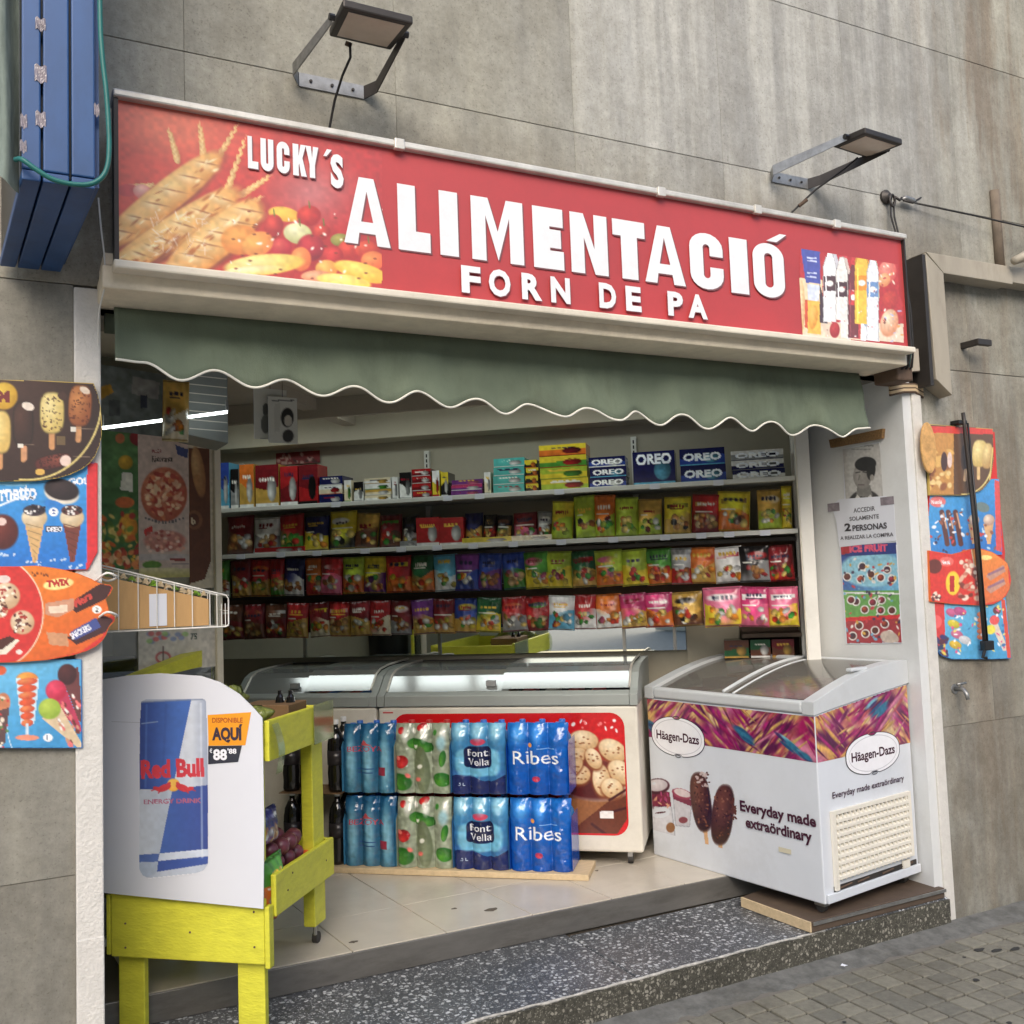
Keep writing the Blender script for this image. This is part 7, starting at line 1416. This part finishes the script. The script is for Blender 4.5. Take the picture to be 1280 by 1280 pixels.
def L3(cv):
    cv.fill((214, 54, 50)); m_ = cv.polym([(24, 705), (60, 706), (100, 714), (128, 732), (140, 765), (128, 795), (100, 815), (44, 828)] + arc(-20, 766, 74, 74, 55, -55, 12)); cv.grad((236, 130, 44), (222, 100, 40), 60, 710, 100, 820, m_)
    pts = arc(-20, 766, 74, 74, 58, -58, 24)
    for i in range(len(pts) - 1): cv.line(*pts[i], *pts[i + 1], 1.6, (246, 220, 190))
    cv.ell(73, 730, 19, 7, -8, (246, 230, 150)); cv.text('TWIX', 59, 734, 8, (190, 40, 40), .9, -6, .06); cv.poly([(82, 757), (126, 729), (140, 733), (134, 748), (96, 766)], (66, 34, 32)); cv.text('Mars', 94, 759, 9, (206, 70, 60), 1.0, -28, .05); cv.poly([(57, 754), (92, 748), (92, 762), (72, 772), (57, 768)], (206, 150, 120)); cv.poly([(60, 758), (84, 756), (84, 765), (62, 767)], (240, 216, 190))
    cv.poly([(84, 797), (130, 769), (142, 775), (132, 790), (96, 806)], (70, 40, 40)); cv.poly([(88, 790), (120, 772), (126, 784), (94, 800)], (70, 84, 150)); cv.text('SNICKERS', 90, 799, 7, (240, 240, 246), .62, -28, .05); cv.poly([(58, 790), (84, 792), (86, 808), (62, 806)], (206, 150, 110)); cv.ell(121, 762, 6, 5, 0, (248, 248, 240)); cv.text('2', 119, 765, 6, (70, 50, 50), 1)
    for x, y, q in ((8, 745, 17), (28, 778, 15), (0, 762, 10)):
        cv.ell(x, y, q, q, 0, (244, 226, 196), (206, 170, 130)); r_ = random.Random(int(x))
        for _ in range(26): cv.ell(x + r_.uniform(-q, q) * .8, y + r_.uniform(-q, q) * .8, 2.4, 1.6, r_.uniform(0, 180), r_.choice([(90, 44, 36), (176, 60, 50), (250, 240, 220)]), soft=.4)
    cv.poly([(-10, 806), (10, 797), (25, 800), (8, 818), (-10, 820)], (236, 226, 206)); cv.poly([(-10, 802), (12, 795), (20, 799), (2, 812), (-10, 814)], (84, 44, 36)); cv.ell(5, 724, 8, 5, 0, (240, 220, 210)); cv.ell(24, 815, 4, 3, 0, (240, 220, 210)); cv.scribble(40, 716, 60, 720, (120, 60, 30), 10, 1.6, 2)
def L4(cv):
    cv.grad((110, 190, 230), (60, 150, 206), 20, 830, 60, 930); cv.ell(0, 838, 8, 6, 0, (226, 100, 60)); x = 34
    cv.ell(x, 850, 14, 10, 0, (246, 180, 80), (226, 130, 60)); cv.poly([(20, 848), (49, 848), (43, 905), (26, 905)], (206, 230, 240))
    for k in range(7): y = 850 + k * 8.6; w = 13 - k * .9; cv.ell(x, y + 2, w, 4.6, -6, (236, 100, 56) if k % 2 else (240, 150, 90), (206, 80, 50))
    cv.line(34, 906, 34, 918, 4, (210, 226, 236)); cv.ell(34, 922, 15, 3.5, 0, (236, 150, 120)); cv.ell(60, 922, 6, 5, 0, (246, 246, 246)); cv.text('1', 58, 925, 6, (60, 90, 130), 1); pts = arc(60, 900, 52, 70, 110, 200, 14)
    for i in range(len(pts) - 1): cv.line(*pts[i], *pts[i + 1], 1, (240, 244, 246))
    cv.poly([(74, 838), (98, 834), (104, 905), (98, 900)], (110, 60, 60)); cv.ell(84, 843, 12, 13, 0, (90, 46, 46), (60, 30, 34)); cv.poly([(60, 868), (80, 855), (104, 915), (98, 915)], (190, 60, 90)); cv.ell(70, 863, 13, 13, 0, (236, 80, 110), (190, 40, 70)); cv.poly([(52, 898), (76, 884), (106, 936), (96, 934)], (220, 196, 160)); cv.ell(62, 886, 14, 13, 0, (196, 216, 90), (150, 180, 60))
    for _ in range(46): t_ = rr.random(); b0 = rr.choice([(88, 862), (78, 878), (72, 900)]); cv.ell(b0[0] + 20 * t_ + rr.uniform(-3, 3), b0[1] + 38 * t_, 3, 1.6, 60, rr.choice([(240, 236, 226), (206, 150, 120), (236, 120, 120), (110, 50, 46)]), soft=.5)
    cv.ell(4, 878, 9, 12, 0, (206, 130, 90)); cv.poly([(-8, 890), (12, 884), (6, 930), (-8, 935)], (96, 70, 70)); cv.scribble(-8, 868, 10, 935, [(240, 226, 206), (206, 60, 60), (90, 140, 80)], 26, 2.6, 7)
board_panel(LB, -.036, [(-30, 474), (60, 476), (117, 479), (122, 492), (126, 510), (127.5, 528), (127, 545), (124, 558), (119, 570), (112, 579), (103, 586), (88, 593), (70, 598), (45, 601), (-30, 602)], gold, L1, 1)
board_panel(LB, -.022, [(-30, 590), (40, 595), (112, 577), (122, 579), (122, 690), (110, 712), (-30, 716)], red_e, lambda cv: (L2(cv), cv.poly([(109, 578), (124, 579), (124, 704), (108, 714)], (216, 50, 56))), 2)
board_panel(LB, -.036, [(-30, 708), (20, 708), (45, 707), (62, 709), (80, 712), (98, 717), (113, 723), (124, 729), (138, 731), (141, 735), (138, 742), (132, 749), (135, 758), (137, 767), (144, 771), (143, 777), (136, 784), (133, 793), (128, 801), (120, 808), (108, 814), (92, 819), (60, 825), (20, 828), (-30, 829)], org_e, L3, 3)
board_panel(LB, -.022, [(-30, 822), (60, 824), (102, 824), (103, 935), (-30, 935)], blue_e, L4, 4)
RB = thing('ice_cream_board', (4.03, 3.13, 1.15), 'tall layered ice cream menu board on the right wall behind a dark rod', 'menu board')
def sc4(cv, x0, y0, x1, y1, cols, n, seed, s=4):
    r_ = random.Random(seed)
    for _ in range(n): cv.ell(r_.uniform(x0, x1), r_.uniform(y0, y1), r_.uniform(.5, 1.5) * s, r_.uniform(.4, 1) * s, r_.uniform(0, 180), r_.choice(cols), soft=.5)
def R1(cv):
    cv.fill((96, 66, 44)); cv.poly([(1150, 536), (1192, 536), (1192, 618), (1158, 618)], (196, 140, 70)); sc4(cv, 1160, 560, 1188, 612, [(150, 90, 50), (226, 180, 100), (236, 206, 140)], 30, 3); cv.ell(1180, 577, 4, 12, 0, (70, 40, 40)); cv.ell(1187, 575, 3, 10, 0, (226, 200, 190))
    cv.poly([(1160, 532), (1242, 536), (1242, 543), (1160, 541)], (216, 60, 50)); cv.ell(1224, 567, 9, 17, 5, (244, 226, 160), (206, 176, 100), p=3); cv.ell(1234, 570, 6, 16, 5, (236, 216, 150), (190, 150, 90), p=3); cv.ell(1207, 572, 6, 16, 0, (60, 40, 34), p=3); cv.line(1223, 585, 1223, 598, 4, (226, 190, 130)); cv.line(1207, 588, 1206, 600, 4, (206, 170, 130)); cv.line(1237, 600, 1241, 560, 1.6, (226, 206, 120))
    pts = arc(1205, 575, 35, 43, 20, 95, 14)
    for i in range(len(pts) - 1): cv.line(*pts[i], *pts[i + 1], 1.8, (226, 206, 130))
def R2(cv):
    cv.grad((70, 160, 220), (40, 120, 200), 1180, 620, 1220, 690); cv.ell(1172, 627, 10, 7, 0, (230, 120, 120)); cv.text('Nestlé', 1164, 630, 5, (246, 240, 240), .7); cv.poly([(1243, 600), (1250, 602), (1252, 690), (1245, 688)], (222, 80, 80))
    for x in (1180, 1188, 1197): cv.line(x - 3, 640, x + 4, 680, 6, (96, 54, 50)); cv.line(x - 1, 642, x + 3, 660, 2, (206, 160, 130))
    for x in (1217, 1236): cv.poly([(x - 7, 655), (x + 6, 653), (x + 2, 680), (x - 2, 680)], (216, 170, 120)); cv.ell(x, 650, 7, 7, 0, (240, 226, 206), (190, 150, 130))
    cv.ell(1228, 634, 9, 6, 20, (110, 130, 130)); sc4(cv, 1160, 632, 1244, 690, [(240, 240, 246), (60, 60, 100), (150, 90, 70), (190, 220, 240), (206, 70, 70)], 50, 8, 2.2)
def R3(cv):
    cv.fill((220, 56, 48)); m_ = cv.polym([(1213, 684), (1240, 690), (1259, 704), (1262, 735), (1252, 750), (1225, 756)]); cv.grad((240, 150, 60), (226, 110, 60), 1215, 690, 1250, 750, m_); cv.line(1214, 686, 1226, 755, 1.2, (246, 220, 190))
    cv.ell(1191, 729, 9, 15, 0, (250, 210, 60)); cv.text('1', 1187, 738, 17, (190, 40, 40), 1.1, 0, .06); cv.ell(1183, 702, 9, 6, 0, (236, 110, 100)); cv.text('Nestlé', 1177, 705, 4.5, (246, 236, 236), .6); sc4(cv, 1200, 700, 1224, 750, [(246, 226, 206), (206, 130, 110), (236, 190, 160), (130, 60, 50)], 40, 4, 3.6); cv.ell(1168, 708, 9, 9, 0, (110, 46, 40)); sc4(cv, 1163, 740, 1176, 750, [(240, 230, 210), (90, 50, 50)], 12, 5, 2.5)
    for y in (712, 728): cv.poly([(1232, y + 8), (1254, y - 6), (1257, y + 2), (1238, y + 14)], (200, 150, 130)); cv.line(1236, y + 6, 1254, y - 2, 3, (150, 110, 130))
    cv.ell(1232, 697, 8, 3, 0, (250, 226, 140))
def R4(cv):
    cv.grad((110, 190, 226), (70, 160, 210), 1180, 760, 1230, 820); cv.poly([(1161, 754), (1180, 752), (1182, 822), (1166, 800), (1161, 780)], (216, 60, 60)); cv.ell(1171, 777, 6, 8, 0, (240, 100, 100)); sc4(cv, 1163, 795, 1184, 822, [(60, 50, 110), (90, 40, 60), (226, 206, 90), (40, 60, 100)], 26, 6, 3.5)
    for x, y, c in ((1190, 766, (226, 110, 160)), (1200, 764, (206, 90, 150)), (1192, 780, (240, 220, 60)), (1196, 793, (226, 120, 160)), (1194, 806, (240, 200, 60)), (1206, 800, (236, 236, 240))): cv.ell(x, y, 8, 5, 20, c, tuple(q * .8 for q in c))
    for k in range(5): cv.ell(1226, 768 + k * 7, 5, 3.5, 0, (240, 150, 90), (226, 100, 60))
    cv.poly([(1236, 776), (1244, 772), (1260, 812), (1254, 814)], (226, 210, 190)); cv.ell(1238, 787, 6, 6, 0, (240, 226, 80)); cv.ell(1243, 775, 6, 6, 0, (236, 90, 90)); cv.ell(1246, 763, 5, 5, 0, (110, 60, 60)); cv.poly([(1251, 748), (1256, 750), (1264, 824), (1259, 822)], (222, 80, 60)); sc4(cv, 1186, 756, 1256, 820, [(246, 246, 250), (226, 90, 140), (60, 120, 180), (240, 220, 120)], 46, 9, 2)
board_panel(RB, -.03, [(1160, 530), (1241, 536), (1242, 575), (1238, 600), (1228, 612), (1210, 619), (1162, 619)], gold, R1, 1, .0034)
board_panel(RB, -.018, [(1162, 614), (1180, 611), (1242, 598), (1249, 598), (1253, 694), (1210, 692), (1190, 697), (1164, 694), (1160, 655)], red_e, R2, 2, .0034)
board_panel(RB, -.03, [(1161, 688), (1190, 693), (1202, 690), (1215, 686), (1228, 686), (1240, 690), (1251, 696), (1259, 704), (1262, 714), (1264, 725), (1262, 736), (1258, 744), (1252, 750), (1242, 755), (1228, 757), (1190, 755), (1163, 752)], org_e, R3, 3, .0034)
board_panel(RB, -.018, [(1161, 750), (1175, 746), (1254, 746), (1257, 746), (1264, 823), (1240, 824), (1190, 824), (1178, 820), (1169, 811), (1163, 797)], blue_e, R4, 4, .0034)
for (x, y, rx, ry, c) in ((1159, 560, 9, 32, (206, 160, 100)),):
    p = WALL.uv(x, y, -.045); q2 = WALL.uv(x + rx, y, -.045)[0] - p[0]; h2 = p[1] - WALL.uv(x, y + ry, -.045)[1]
    obj('stick_ice_cream', MB().prism([(p[0] + q2 * math.cos(R(k * 15)), p[1] + h2 * math.sin(R(k * 15))) for k in range(24)], -.056, -.044, WALL), mat('cutout%d' % x, c, .5, var=.3, nscale=25), RB, bevel=.004)
obj('back_board', MB().prism([WALL.uv(x, y, -.004) for x, y in [(1166, 534), (1243, 540), (1247, 610), (1256, 690), (1254, 750), (1260, 818), (1168, 812), (1165, 700)]], -.005, -.001, WALL), red_e, RB)
rod = thing('folded_parasol_rod', (4.05, 3.08, 1.15), 'dark iron rod hanging in front of the right ice cream board', 'rod')
obj('rod', MB().tube([(4.018, 3.10, 2.33), (4.022, 3.10, 2.26), (4.045, 3.10, 1.75), (4.055, 3.10, 1.20)], .009, 8), M['dark'], rod, smooth=True)
obj('rod', MB().tube([(4.040, 3.095, 2.28), (4.06, 3.095, 1.75), (4.068, 3.095, 1.22)], .005, 8), M['black'], rod, smooth=True)
obj('foot_bracket', MB().box(4.045, 4.11, 3.09, 3.12, 1.20, 1.245), M['black'], rod, bevel=.004); obj('top_bolt', MB().box(3.985, 4.045, 3.10, 3.15, 2.275, 2.295), M['black'], rod, bevel=.003)
obj('foot_bracket', MB().tube([(4.05, 3.10, 1.20), (4.035, 3.10, 1.17), (4.06, 3.10, 1.165)], .008, 8), M['black'], rod)
